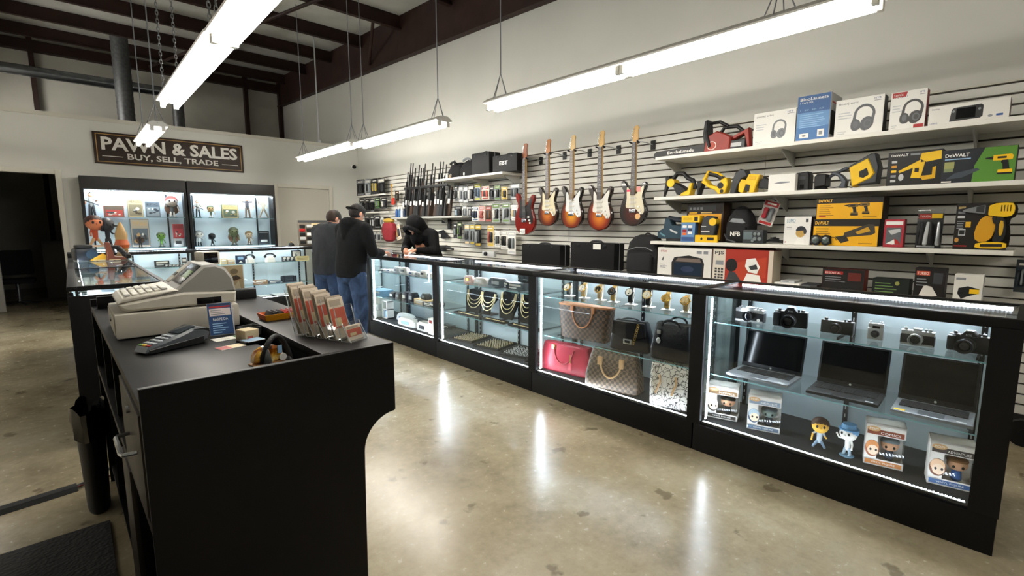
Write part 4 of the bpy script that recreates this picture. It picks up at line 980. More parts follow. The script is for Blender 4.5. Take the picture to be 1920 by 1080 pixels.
# ================================================================ shelves on the slat wall
SHW = mat('#dedbd2', .5); XS = 4.47
def shelf(label, y0, y1, z, brs, x=XS, m=SHW, th=.032):
    t = thing('wall_shelf', label, 'shelf', (XR, y0, z), RW, 'white shelves on the slat wall')
    L = y0-y1; d = XR-x
    B(0, -d, -th, L, -.002, 0, m, bev=.004).build('board', t)
    for b in brs:
        q = MB(); q.prism([(-d*.72,-th), (-.004,-th), (-.004,-th-.13), (-.03,-th-.13), (-d*.7,-th-.02)], b-.005, b+.005, mat('#bdbdb8', .45), 'YZ'); q.build('bracket', t)
    return t
Z1, Z2, Z3, Z4, ZG = 2.135, 1.735, 1.285, .925, 2.19
shelf('top white shelf on the right, holding the chainsaw and headphone boxes', 2.72, -.75, Z1, (.04, 1.15, 2.35, 3.3))
shelf('middle white shelf on the right, holding yellow power tools', 2.72, -.75, Z2, (.06, 1.12, 2.36, 3.3))
shelf('lower white shelf on the right, holding boxed tools and a black bag', 2.74, .10, Z3, (.08, 1.18, 2.2))
shelf('low white ledge on the slat wall behind the showcases, holding cases and cartons', 5.0, .05, Z4, (.3, 1.8, 3.3, 4.6), 4.42)
shelf('short white shelf above the blister packs, holding black cases', 6.78, 5.12, ZG, (.1, .85, 1.56), 4.5)
shelf('narrow grey ledge that carries the row of long guns', 8.62, 6.28, 1.60, (.1, .9, 1.65), 4.66, mat('#a9a9a4', .5))
# ---------------------------------------------------------------- print helpers
def a_phones(q, x, z, s, y, c=DGREY, c2=GREY):
    q.arc(x+.03*s, z+.14*s, .27*s, .36*s, 0, 180, c, y, 16, .92)
    for sx, tw in ((-1, -.03), (1, -.05)): q.poly([(x+.03*s+sx*.29*s+a*s, z+b*s) for a, b in ((-.045,.15),(.045,.15),(.05+tw,-.16),(-.05+tw,-.16))], c, y-.0004)
    q.poly([(x+a*s, z+b*s) for a, b in smoothpoly([(-.38,-.30),(-.36,-.06),(-.24,.02),(-.1,-.06),(-.04,-.3),(-.14,-.42),(-.3,-.42)], 1)], c, y-.0008); q.poly([(x+a*s, z+b*s) for a, b in smoothpoly([(-.1,-.3),(-.04,-.02),(.14,.06),(.3,-.02),(.34,-.22),(.22,-.42),(.02,-.46)], 1)], c, y-.0012)
    q.disc(x-.22*s, z-.2*s, .08*s, .13*s, c2, y-.0016); q.disc(x+.14*s, z-.2*s, .12*s, .15*s, c2, y-.0016); q.disc(x+.15*s, z-.2*s, .08*s, .1*s, c, y-.002)
def a_drill(q, x, z, s, y, body=YEL, dark=SBK):
    P = lambda pts: [(x+a*s, z+b*s) for a, b in pts]
    q.poly(P([(-.5,.30),(-.22,.36),(-.22,.20),(-.5,.25)]), dark, y)
    q.poly(P([(-.24,.40),(.36,.42),(.42,.34),(.40,.18),(.12,.14),(-.24,.16)]), body, y-.0004)
    q.poly(P([(.06,.16),(.26,.17),(.34,-.28),(.12,-.28)]), dark, y-.0008)
    q.poly(P([(-.04,-.26),(.42,-.26),(.44,-.42),(-.06,-.42)]), body, y-.0012); q.poly(P([(-.06,-.40),(.44,-.40),(.43,-.48),(-.05,-.48)]), dark, y-.0016)
    q.rect(x-.1*s, z+.24*s, x+.2*s, z+.33*s, dark, y-.0016); q.poly(P([(.02,.14),(.08,.14),(.10,.02),(.05,.02)]), dark, y-.0012)
def lines(q, x, z, w, n, st, m, y, th=.4):
    rn = random.Random(int(x*1000+z*977+n))
    for k in range(n): q.rect(x, z-k*st, x+w*rn.uniform(.6, 1), z-k*st+st*th, m, y)
def shelfbox(name, label, u0, u1, vt, zs, m, d, art, group, cat='box', x=4.51, sides=None, vb=None):
    vb = vb if vb else vt+60
    p, w, h = onwall(u0, u1, vt, vb, x, zs)
    t = pack(name, label, p, w, h, d, m, RW, art, group, cat, .004)
    if sides:
        q = MB(); q.add([(w+.0006,.004,.004),(w+.0006,d-.004,.004),(w+.0006,d-.004,h-.004),(w+.0006,.004,h-.004)], [(0,1,2,3)], sides)
        q.build('side_print', t, smooth=0)
    return t
def smoothpoly(P, it=2):
    for _ in range(it):
        Q = []
        for i in range(len(P)):
            a, c = Vector(P[i]), Vector(P[(i+1) % len(P)]); Q += [tuple(a.lerp(c, .25)), tuple(a.lerp(c, .75))]
        P = Q
    return P
G1, G2, G3, G4 = 'goods on the top wall shelf', 'goods on the middle wall shelf', 'goods on the lower wall shelf', 'goods on the low ledge'
# top shelf boxes
def art_hp(title, sub, dark=DGREY, cx=.6, s=.85, extra=None):
    def f(q, w, h):
        q.rect(.01*w, .01*h, .99*w, .99*h, mat('#e2e0da', .45), -.0004)
        q.text(title, .06*w, .84*h, .42*w, .075*h, DGREY, -.0008); lines(q, .07*w, .62*h, .3*w, 3, .07*h, LGREY, -.0008); lines(q, .07*w, .12*h, .2*w, 2, .05*h, LGREY, -.0008)
        q.text(sub, .8*w, .9*h, .13*w, .05*h, BLUE, -.0008); q.rect(.8*w, .86*h, .96*w, .875*h, GREY, -.0008)
        a_phones(q, cx*w, .44*h, s*min(w, h*.95), -.001, dark, mat('#55585c', .4))
        if extra: extra(q, w, h)
    return f
shelfbox('headphone_box', 'white headphone box with grey-white headphones, between the chainsaw and the blue box', 1413, 1491, 208, Z1, WHITE, .11, art_hp('zimox| orbit', 'HYB', mat('#6d7073', .4), .62, .62), G1, x=4.53, sides=SBK, vb=271)
def art_blue(q, w, h):
    q.rect(.01*w, .01*h, .99*w, .99*h, mat('#2e5486', .45), -.0004); q.rect(.01*w, .3*h, .99*w, .62*h, mat('#5b86b4', .45), -.0006); q.rect(.01*w, .01*h, .99*w, .3*h, mat('#3f6a9e', .45), -.0006)
    q.text('Blool.auness', .08*w, .88*h, .84*w, .07*h, WHITE, -.001, .01); q.text('1 TWO MX', .08*w, .82*h, .4*w, .035*h, WHITE, -.001); q.text('1  20  50  60', .1*w, .66*h, .7*w, .03*h, SKYB, -.001)
    lines(q, .1*w, .56*h, .8*w, 7, .045*h, SKYB, -.001, .3); q.rect(.12*w, .06*h, .4*w, .16*h, WHITE, -.001); q.rect(.66*w, .06*h, .86*w, .22*h, WHITE, -.001); q.disc(.26*w, .11*h, .06*w, .025*h, GREY, -.0014); q.rect(.71*w, .1*h, .81*w, .18*h, GREY, -.0014)
t = shelfbox('speaker_box', 'tall dark blue carton with white lettering on the top shelf', 1494, 1556, 177, Z1, LGREY, .30, art_blue, G1, x=4.50, vb=262)
q = MB(); _p, w, h = onwall(1494, 1556, 177, 262, 4.50, Z1)
for x in (w+.0006,):
    q.add([(x,.02,.1*h),(x,.28,.1*h),(x,.28,.62*h),(x,.02,.62*h)], [(0,1,2,3)], SBK); q.build('side_picture', t, smooth=0); q = MB(); q.add([(x,.03,.78*h),(x,.2,.78*h),(x,.2,.82*h),(x,.03,.82*h)], [(0,1,2,3)], RED)
q.build('side_print', t, smooth=0)
shelfbox('headphone_box', 'larger white headphone box right of the blue carton', 1566, 1656, 183, Z1, WHITE, .12, art_hp('zimox| sonic', 'HYB', mat('#4a4c50', .4), .6, .78), G1, x=4.53, sides=SBK, vb=252)
shelfbox('headphone_box', 'white and red headphone box with black headphones', 1669, 1736, 170, Z1, WHITE, .09, art_hp('audio', 'HYB', mat('#2e2d2c', .4), .62, .88, lambda q, w, h: (q.poly([(.04*w,.86*h),(.42*w,.86*h),(.46*w,.98*h),(.04*w,.98*h)], RED, -.001), q.rect(.7*w, .02*h, .97*w, .12*h, RED, -.001), q.text('sonic', .08*w, .89*h, .26*w, .06*h, WHITE, -.0014))), G1, x=4.53, sides=mat('#8c2226', .5), vb=242)
def art_con(q, w, h):
    q.rect(.01*w, .02*h, .99*w, .98*h, mat('#dcd9d2', .45), -.0004); q.poly([(.28*w,.14*h),(.30*w,.72*h),(.33*w,.80*h),(.66*w,.84*h),(.69*w,.76*h),(.69*w,.26*h),(.66*w,.18*h)], mat('#27282a', .3), -.0008)
    q.rect(.36*w, .24*h, .6*w, .74*h, GLOSSBLACK, -.0012); q.disc(.325*w, .62*h, .018*w, .06*h, GREY, -.0012); q.disc(.645*w, .62*h, .018*w, .06*h, GREY, -.0012); q.text('Sobaloe', .04*w, .8*h, .1*w, .09*h, DGREY, -.0008); q.text('LEARN2', .03*w, .1*h, .1*w, .08*h, BLUE, -.0008)
    q.disc(.78*w, .22*h, .03*w, .06*h, GREY, -.0008); q.rect(.85*w, .18*h, .93*w, .28*h, BLUE, -.0008)
shelfbox('console_box', 'long low white box with a black handheld console printed on it', 1742, 1893, 191, Z1, WHITE, .12, art_con, G1, x=4.53, sides=mat('#5a3a34', .5), vb=225)
# chainsaw
def chainsaw():
    p, w, h = onwall(1228, 1410, 225, 275, 4.62, Z1)
    t = thing('chainsaw', 'red chainsaw with a black lettered guide bar at the left end of the top shelf', 'chainsaw', p, RW, G1)
    q = MB(); bl = w*.58; q.prism([(.0,.012),(.03,.0),(bl,.02),(bl,.095),(.03,.075),(.004,.055)], -.012, .012, mat('#1b1c1d', .4), 'XZ', .003); q.build('guide_bar', t)
    q = MB(); q.T = Matrix.Translation((0,0,0)); q.text('Eorthal.made', bl*.28, .036, bl*.5, .03, WHITE, -.0126, .02); q.build('lettering', t)
    RS = mat('#86261a', .4, noise=.1)
    q = MB(); q.prism([(bl,.0),(w*.83,.0),(w*.84,.12),(w*.78,.16),(w*.70,.19),(bl+.02,.15)], -.07, .09, RS, 'XZ', .012)
    q.prism([(w*.76,.10),(w*.98,.19),(w*1.0,.02),(w*.97,.02),(w*.94,.14),(w*.84,.09)], -.03, .05, RS, 'XZ', .01); q.build('housing', t)
    B(w*.80, -.05, 0, w*.96, .07, .09, mat('#3a3b3c', .4), bev=.008).build('battery', t)
    B(w*.83, -.0515, .03, w*.93, -.05, .065, LGREY).build('label_plate', t)
    q = MB(); q.tube([(w*.64,-.07,.05),(w*.60,-.07,.18),(w*.62,-.05,.27),(w*.70,0,.28),(w*.78,.0,.23)], .016, SBK, 10); q.build('bow_handle', t)
    q = MB(); q.tube([(w*.70,.01,.17),(w*.74,.01,.225),(w*.86,.01,.22),(w*.93,.01,.16)], .017, SBK, 10); q.build('rear_handle', t)
    q = MB(); q.prism([(w*.585,.03),(w*.56,.18),(w*.575,.30),(w*.60,.305),(w*.61,.2),(w*.615,.03)], -.06, .06, SBK, 'XZ', .006); q.build('hand_guard', t)
    q = MB(); q.disc(w*.66, .06, .045, .04, mat('#e6cfc2', .4), -.0712).disc(w*.66, .06, .038, .033, mat('#9a3522', .4), -.0716); q.build('badge', t)
chainsaw()
# ---------------------------------------------------------------- yellow tools on the middle shelf
def tool(label, u0, u1, vt, vb, zs, parts, group=G2, name='power_tool', cat='power tool', x=4.58, d=.12):
    """parts: (name, polygon in unit width/height, half depth fraction, material)"""
    p, w, h = onwall(u0, u1, vt, vb, x, zs)
    t = thing(name, label, cat, p, RW, group)
    for nm, pts, df, m_ in parts:
        q = MB()
        if pts[0] == 'tube': q.tube([(a*w, d/2, b*h) for a, b in pts[1]], pts[2]*h, m_, 10)
        elif pts[0] == 'disc': q.cyl((pts[1]*w, d/2-df*d/2, pts[2]*h), (pts[1]*w, d/2+df*d/2, pts[2]*h), pts[3]*h, m_, n=20)
        else: q.prism([(a*w, b*h) for a, b in pts], d/2-df*d/2, d/2+df*d/2, m_, 'XZ', min(.008, .2*df*d))
        q.build(nm, t)
    return t
YT = mat('#dfb41c', .42, noise=.05)
tool('black and yellow saw with a curved handle at the left end of the middle shelf', 1240, 1303, 320, 361, Z2, [
    ('blade_guard', [(.0,.05),(.04,.5),(.10,.85),(.18,.8),(.14,.4),(.05,.04)], .3, SBK),
    ('gear_head', [(.10,.8),(.22,.82),(.30,.55),(.22,.42),(.13,.5)], .9, CK), ('motor_cap', ('disc', .28, .55, .16), .95, YT),
    ('body', [(.25,.6),(.42,.55),(.62,.4),(.75,.25),(.62,.05),(.45,.1),(.38,.3)], .8, CK),
    ('handle', ('tube', [(.26,.68),(.4,.92),(.58,.9),(.72,.7),(.86,.62),(.93,.3)], .085), .4, SBK),
    ('battery', [(.55,.02),(.85,.04),(.92,.5),(.84,.5),(.78,.24),(.6,.14)], .9, YT)])
tool('bright yellow jigsaw with an open loop handle on the middle shelf', 1305, 1364, 318, 358, Z2, [
    ('loop_handle', ('tube', [(.18,.62),(.3,.92),(.62,.82),(.84,.6),(.78,.42)], .085), .5, YT), ('grip', ('tube', [(.34,.88),(.58,.80),(.8,.62)], .1), .5, SBK),
    ('body', [(.14,.55),(.26,.66),(.42,.42),(.70,.32),(.78,.6),(.95,.66),(1.,.42),(.92,.08),(.72,.02),(.6,.2),(.4,.3)], .85, YT),
    ('gear_head', [(.0,.55),(.12,.6),(.2,.5),(.1,.2),(.06,.0),(.0,.05)], .7, CK), ('motor_vent', ('disc', .78, .36, .12), .9, SBK), ('knob', ('disc', .83, .14, .07), .95, SBK)])
tool('yellow nailer with a grey domed head, left of the white box', 1369, 1441, 315, 354, Z2, [
    ('drum', [(.0,.05),(.02,.4),(.12,.85),(.25,1.),(.38,.94),(.45,.7),(.3,.6),(.2,.3),(.14,.0)], .95, mat('#2c2e31', .35)),
    ('body', [(.22,.62),(.40,.55),(.48,.78),(.76,.72),(.70,.4),(.62,.02),(.5,.02),(.52,.32),(.42,.36),(.34,.02),(.22,.1)], .8, YT),
    ('cover_plate', [(.48,.72),(.70,.68),(.66,.5),(.48,.54)], .84, mat('#cda012', .4)), ('trigger_ring', ('disc', .46, .24, .14), .7, CK),
    ('magazine', [(.70,.2),(1.,.14),(1.,.5),(.86,.62),(.74,.5)], .5, CK)])
def art_wb(q, w, h): q.rect(.01*w, .02*h, .99*w, .98*h, mat('#dedcd6', .5), -.0004); q.poly([(.2*w,.5*h),(.45*w,.58*h),(.8*w,.56*h),(.8*w,.5*h),(.45*w,.46*h)], GREY, -.0008)
shelfbox('white_carton', 'low white carton with a small grey print on the middle shelf', 1441, 1491, 327, Z2, WHITE, .14, art_wb, G2, x=4.52, vb=354)
tool('black battery charger next to the white carton', 1492, 1517, 322, 352, Z2, [('body', [(0,0),(1,0),(1,.8),(.85,1),(0,.95)], 1, CK), ('slot', [(.2,.55),(.8,.55),(.8,.8),(.2,.8)], 1.04, DGREY), ('vent', [(.3,.1),(.7,.1),(.7,.35),(.3,.35)], 1.04, GLOSSBLACK)], name='charger', cat='charger')
tool('grey and black string trimmer head with a large yellow battery', 1521, 1647, 291, 351, Z2, [
    ('motor', [(.06,.1),(.05,.42),(.09,.5),(.24,.48),(.24,.14)], .9, CK), ('stand', [(.0,.0),(.07,.2),(.12,.3),(.2,.2),(.24,.04),(.1,.06)], .3, CK),
    ('shaft', ('tube', [(.22,.38),(.34,.5),(.48,.62),(.58,.66)], .05), .4, mat('#3c4148', .4)), ('bracket', [(.28,.5),(.40,.40),(.46,.22),(.42,.06),(.52,.05),(.54,.26),(.46,.44),(.36,.56)], .5, mat('#454a52', .4)),
    ('battery_case', [(.60,.10),(.98,.14),(1.,.6),(.93,1.),(.86,.98),(.58,.68),(.62,.3)], .9, mat('#34373a', .45)),
    ('battery_cover', [(.58,.62),(.84,.86),(.95,.42),(.90,.28),(.64,.06)], 1.0, YT), ('vent', [(.72,.5),(.84,.6),(.88,.38),(.80,.28),(.73,.32)], 1.04, SBK),
    ('wire', ('tube', [(.05,.05),(.2,.12),(.34,.08),(.5,.12),(.62,.04)], .012), .2, SBK)], d=.16)
def art_nail(q, w, h):
    q.rect(.01*w, .01*h, .99*w, .99*h, mat('#161514', .4), -.0004); q.text('DeWALT', .06*w, .87*h, .32*w, .07*h, WHITE, -.0008, .015); q.rect(.42*w, .88*h, .6*w, .93*h, GREY, -.0008)
    P = lambda pts: [(a*w, b*h) for a, b in pts]
    q.poly(P([(.22,.44),(.62,.74),(.62,.58),(.24,.38)]), YT, -.0008); q.poly(P([(.62,.92),(.97,.96),(.98,.72),(.72,.66),(.60,.76)]), YT, -.001); q.poly(P([(.50,.62),(.70,.68),(.64,.2),(.46,.22)]), YT, -.0012)
    q.poly(P([(.62,.26),(.68,.14),(.9,.18),(.9,.52),(.84,.5),(.84,.28)]), mat('#c99a14', .4), -.0014); q.rect(.52*w, .38*h, .6*w, .5*h, SBK, -.0018)
    for k in range(5): q.rect(.08*w, (.12+.14*k)*h, .18*w, (.19+.14*k)*h, (LGREY, GREY, YEL, mat('#c98a2a', .5), LGREY)[k], -.0008)
    q.disc(.28*w, .25*h, .05*w, .1*h, LGREY, -.0008)
shelfbox('nailer_box', 'black box with a yellow nail gun printed on it', 1664, 1766, 283, Z2, SBK, .12, art_nail, G2, x=4.52, vb=341)
def art_green(q, w, h):
    q.rect(.01*w, .01*h, .99*w, .99*h, mat('#1c2026', .4), -.0004); q.poly([(.44*w,.01*h),(.99*w,.01*h),(.99*w,.99*h),(.58*w,.99*h),(.46*w,.5*h)], mat('#4d7d2c', .45), -.0006)
    q.text('DeWALT', .04*w, .78*h, .34*w, .1*h, WHITE, -.001, .015); q.rect(.04*w, .7*h, .4*w, .73*h, SKYB, -.001); q.rect(.04*w, .44*h, .18*w, .64*h, mat('#8e8f58', .5), -.001); q.rect(.04*w, .34*h, .17*w, .44*h, mat('#6f7a55', .5), -.0012)
    q.poly([(.2*w,.3*h),(.5*w,.42*h),(.54*w,.36*h),(.3*w,.16*h),(.08*w,.12*h)], mat('#3c434c', .4), -.001); a_drill(q, .79*w, .5*h, .5*h*1.25, -.0012); q.rect(.02*w, .03*h, .16*w, .07*h, PAPER, -.001)
shelfbox('drill_box', 'wide black and green box with a yellow drill printed on it', 1766, 1906, 277, Z2, SBK, .13, art_green, G2, x=4.52, vb=336)
# ---------------------------------------------------------------- lower shelf
tool('dark teal cordless tool with a tall grip at the left end of the lower shelf', 1232, 1287, 404, 447, Z3, [
    ('grip', ('tube', [(.30,.9),(.55,.84),(1.,.78)], .1), .6, mat('#16202a', .5)), ('body', [(.02,.1),(.0,.35),(.2,.5),(.26,.9),(.42,.86),(.5,.62),(.98,.6),(.9,.1)], .9, mat('#1d3542', .5)),
    ('label_plate', [(.42,.5),(.72,.36),(.70,.26),(.44,.38)], .94, LGREY), ('badge', [(.1,.36),(.32,.22),(.28,.14),(.1,.26)], .94, mat('#5d8792', .5)), ('battery', [(.3,.0),(.95,.0),(.95,.14),(.3,.14)], .8, SBK)], G3)
def art_big(q, w, h):
    q.rect(.01*w, .01*h, .99*w, .99*h, mat('#231a12', .5), -.0004); q.rect(.05*w, .80*h, .8*w, .94*h, DGREY, -.0006)
    for k in range(4): q.rect((.08+.1*k)*w, .83*h, (.15+.1*k)*w, .9*h, GREY, -.001)
    q.rect(.05*w, .05*h, .95*w, .72*h, mat('#c98f1e', .5), -.0006); q.rect(.1*w, .6*h, .5*w, .68*h, BROWN, -.001); q.rect(.08*w, .74*h, .3*w, .77*h, YEL, -.001); q.rect(.4*w, .74*h, .7*w, .77*h, mat('#c9b070', .5), -.001)
    q.poly([(.4*w,.1*h),(.4*w,.45*h),(.62*w,.58*h),(.8*w,.5*h),(.72*w,.12*h)], DGREY, -.001); q.disc(.68*w, .46*h, .08*w, .06*h, YEL, -.0014)
shelfbox('tool_carton', 'big brown and yellow tool carton standing behind smaller boxes', 1287, 1356, 381, Z3, mat('#3a2416', .5), .18, art_big, G3, x=4.66, vb=440)
def art_sb(q, w, h):
    q.rect(.02*w, .02*h, .98*w, .98*h, mat('#5a7fa8', .45), -.0004); q.rect(.05*w, .04*h, .95*w, .25*h, mat('#2b4675', .5), -.0008)
    for c, x, z in ((WHITE,.1,.72),(RED,.1,.5),(ORANGE,.1,.34),(WHITE,.5,.72),(NAVY,.5,.56),(WHITE,.5,.4)): q.rect(x*w, z*h, (x+.3)*w, (z+.13)*h, c, -.0008)
shelfbox('blue_box', 'small blue box with coloured squares in front of the brown carton', 1277, 1303, 417, Z3, mat('#3d5f88', .5), .07, art_sb, G3, x=4.53, vb=447)
shelfbox('yellow_box', 'small bright yellow box lying on top of the blue box', 1278, 1312, 404, onwall(1277, 1303, 417, 447, 4.53, Z3)[0].z+onwall(1277, 1303, 417, 447, 4.53, Z3)[2], YEL, .07, lambda q, w, h: (q.rect(.1*w, .3*h, .6*w, .7*h, mat('#c9a012', .5), -.0006), q.rect(.7*w, .2*h, .9*w, .8*h, SBK, -.0006)), G3, x=4.53, vb=417)
tool('grey and yellow sander in clear packing in front of the brown carton', 1311, 1345, 404, 444, Z3, [
    ('body', [(.05,.05),(.05,.5),(.15,.9),(.4,1.),(.8,.95),(.9,.6),(.8,.2),(.7,.02)], .9, mat('#2f3133', .4)), ('band', [(.08,.36),(.6,.36),(.6,.44),(.08,.44)], .95, LGREY), ('plate', [(.08,.56),(.4,.56),(.4,.62),(.08,.62)], .95, LGREY),
    ('knob', ('disc', .72, .76, .14), .95, YT), ('pad', [(.4,.02),(.6,.2),(.8,.06),(.7,.0)], .95, YT)], G3, x=4.54, d=.09)
shelfbox('spirit_level', 'short yellow level lying at the edge of the lower shelf', 1303, 1345, 441, Z3, YEL, .03, lambda q, w, h: (q.disc(.3*w, .5*h, .05*w, .2*h, SBK, -.0006), q.rect(.55*w, .3*h, .85*w, .7*h, SBK, -.0006)), G3, 'level', x=4.485, vb=449)
p, w, h = onwall(1360, 1406, 391, 448, 4.58, Z3)
t = thing('tool_bag', 'black fabric tool bag with white lettering on the lower shelf', 'bag', p+Vector((0, -w/2, 0)), RW, G3)
FAB = mat('#131315', .8, bump=.3, nscale=120.)
q = MB(); loft(q, [(0,w*.48,.10),(.02,w*.52,.115),(h*.55,w*.52,.11),(h*.8,w*.42,.09),(h*.97,w*.28,.05),(h,w*.2,.03)], FAB, 26, .5, (0,.10,0)); q.build('body', t)
q = MB(); loft(q, [(.06*h,w*.36,.012),(.1*h,w*.40,.02),(.44*h,w*.40,.02),(.48*h,w*.36,.012)], FAB, 20, .4, (0,-.015,0)); q.build('pocket', t)
q = MB(); q.prism([(-w*.32,h*.62),(-w*.2,h*.72),(w*.2,h*.70),(w*.34,h*.58),(w*.2,h*.56),(-w*.2,h*.6)], -.012, .0, GREY, 'XZ', .003); q.build('reflective_patch', t)
q = MB(); q.tube(bow((-w*.3,.1,h*.9),(w*.3,.1,h*.86), h*.16, 12), .014, FAB); q.build('handle', t)
q = MB(); q.text('NFB', -w*.2, h*.2, w*.4, h*.13, WHITE, -.037, .03); q.build('lettering', t)
q = MB(); q.tube([(-w*.5,.0,.25*h),(-w*.3,-.05,.1*h),(-w*.05,-.07,.02),(.1*w,-.075,.008)], .008, DGREY); q.build('strap', t)
p, w, h = onwall(1392, 1431, 431, 451, 4.52, Z3)
t = thing('radio', 'grey rugged radio with round controls in front of the black bag', 'radio', p, RW, G3)
B(0, 0, 0, w, .10, h, mat('#2d3134', .5), bev=.012).build('body', t)
q = MB(); q.box(.06*w, -.004, .3*h, .5*w, .002, .85*h, mat('#59666a', .4), .002); q.build('display', t)
q = MB()
for x, z, r in ((.62,.7,.1),(.8,.7,.1),(.62,.35,.12),(.85,.35,.12),(.52,.2,.09)): q.cyl((x*w,0,z*h),(x*w,-.012,z*h), r*h*1.1, mat('#70787a', .4), n=14).cut()
q.split('knob', t)
p, w, h = onwall(1430, 1466, 441, 452, 4.55, Z3)
t = thing('black_cable', 'coil of black cable lying on the lower shelf beside the radio', 'cable', p+Vector((0,0,.008)), RW, G3)
MB().tube([(w*(.5+.45*cos(a*.5)*(1-.02*a)), .05+.05*sin(a*.5), .004+.0012*a) for a in range(38)], .006, SBK, 6).build('coil', t)
MB().cyl((w*.95, .05, .006), (w*1.1, .02, .006), .01, SBK, n=8).build('plug', t)
def art_face(q, w, h):
    q.rect(.01*w, .01*h, .99*w, .99*h, mat('#e3e1dc', .45), -.0004); q.text('LUMO', .1*w, .78*h, .32*w, .14*h, mat('#3f7a96', .5), -.0008); q.rect(.8*w, .8*h, .9*w, .92*h, DGREY, -.0008); lines(q, .1*w, .6*h, .3*w, 2, .05*h, GREY, -.0008); q.disc(.08*w, .09*h, .025*w, .02*h, RED, -.0008)
    q.poly([(.46*w,.02*h),(.5*w,.22*h),(.62*w,.28*h),(.76*w,.22*h),(.8*w,.02*h)], WHITE, -.001); q.disc(.63*w, .42*h, .17*w, .16*h, mat('#b3924e', .5), -.0014); q.arc(.65*w, .50*h, 0, .19*w, 5, 185, mat('#20242c', .5), -.0018); q.disc(.80*w, .47*h, .06*w, .09*h, DGREY, -.0022)
shelfbox('headset_box', 'white square box printed with a head wearing a black headset', 1470, 1520, 406, Z3, WHITE, .14, art_face, G3, x=4.53, sides=mat('#3a1c16', .5), vb=456)
p, w, h = onwall(1519, 1558, 440, 457, 4.50, Z3)
t = thing('safety_goggles', 'pair of dark safety goggles in front of the lower yellow box', 'goggles', p, RW, G3)
q = MB(); q.prism([(0,.2*h),(.05*w,.9*h),(.3*w,h),(.5*w,.8*h),(.7*w,h),(.95*w,.9*h),(w,.2*h),(.75*w,0),(.58*w,.1*h),(.5*w,.45*h),(.42*w,.1*h),(.25*w,0)], 0, .05, CK, 'XZ', .008); q.build('frame', t)
for x in (.26, .74): MB().ell((x*w, .0, .52*h), (.17*w, .012, .33*h), mat('#4e5a58', .1, coat=1.), 14, 8).build('lens', t)
def art_dw(kind):
    def f(q, w, h):
        q.rect(.01*w, .01*h, .99*w, .74*h, mat('#dca414', .45), -.0004); q.rect(.0, .74*h, w, .995*h, mat('#1a1510', .45), -.0004); q.text('DeWALT', .03*w, .80*h, .22*w, .13*h, mat('#e8b33a', .5), -.0008, .02)
        lines(q, .05*w, .62*h, .24*w, 6, .09*h, mat('#7d5c18', .5), -.0008, .35); q.rect(.72*w, .09*h, .92*w, .12*h, mat('#7d5c18', .5), -.0008)
        if kind == 0:
            a_drill(q, .55*w, .46*h, .6*h, -.001, mat('#5a4a2a', .5)); a_drill(q, .72*w, .5*h, .56*h, -.001, mat('#6b5528', .5)); q.rect(.05*w, .12*h, .16*w, .17*h, RED, -.0008)
        else:
            q.poly([(.48*w,.3*h),(.5*w,.5*h),(.84*w,.82*h),(.93*w,.8*h),(.95*w,.5*h),(.9*w,.42*h),(.62*w,.36*h)], mat('#3b352c', .5), -.001); q.poly([(.66*w,.52*h),(.84*w,.72*h),(.88*w,.56*h),(.7*w,.44*h)], mat('#b98d24', .5), -.0014)
            q.poly([(.36*w,.34*h),(.52*w,.4*h),(.58*w,.2*h),(.46*w,.1*h)], mat('#221d17', .5), -.0012); q.arc(.33*w, .2*h, .05*w, .062*w, 0, 180, mat('#3b352c', .5), -.001)
    return f
zb = Z3; pA = onwall(1517, 1650, 412, 462, 4.52, Z3)
shelfbox('tool_box', 'yellow and black tool box printed with a long saw, lower of the two stacked', 1524, 1648, 411, Z3, mat('#241a10', .5), .22, art_dw(1), G3, x=4.53, sides=mat('#2a1c12', .5), vb=460)
h1 = onwall(1524, 1648, 411, 460, 4.53, Z3)[2]
shelfbox('tool_box', 'yellow and black tool box printed with two drills, upper of the two stacked', 1531, 1656, 370, Z3+h1, mat('#241a10', .5), .2, art_dw(0), G3, x=4.54, sides=mat('#2a1c12', .5), vb=411)
def blister_art(c1, c2, tool_=None):
    def f(q, w, h):
        q.rect(.02*w, .02*h, .98*w, .98*h, c1, -.0004); q.rect(.08*w, .80*h, .92*w, .92*h, c2, -.0008); q.rect(.12*w, .1*h, .88*w, .7*h, mat('#54585c', .4), -.0008)
        q.poly([(.2*w,.6*h),(.8*w,.66*h),(.84*w,.56*h),(.4*w,.44*h)], LGREY, -.0012); q.poly([(.15*w,.12*h),(.6*w,.3*h),(.82*w,.14*h),(.5*w,.1*h)], WHITE, -.0012); q.poly([(.55*w,.32*h),(.75*w,.24*h),(.88*w,.1*h),(.6*w,.12*h)], RED, -.0016)
    return f
shelfbox('knife_pack', 'small red carded pack with a silver cutter right of the yellow boxes', 1657, 1695, 411, Z3, mat('#7d1f28', .5), .08, blister_art(mat('#9c2733', .5), WHITE), G3, x=4.53, vb=459)
p, w, h = onwall(1717, 1770, 389, 463, 4.52, Z3)
t = thing('multitool_pack', 'tall clear pack with dark hand tools and a yellow label on the lower shelf', 'tool pack', p, RW, G3)
B(0, .05, 0, w*.93, .06, h*.86, mat('#1f1f20', .5), bev=.003).build('card', t)
q = MB(); q.rect(.05*w, .72*h, .5*w, .84*h, mat('#9c2a20', .5), .0494); q.rect(.5*w, .74*h, .88*w, .85*h, YEL, .0494); q.text('TOUGH', .08*w, .76*h, .38*w, .05*h, WHITE, .049); q.rect(.05*w, .02*h, .7*w, .06*h, LGREY, .0494); q.build('print', t, smooth=0)
q = MB(); q.box(.02*w, -.004, .05*h, .95*w, .048, h*.99, CLEAR, .01); q.build('clear_shell', t)
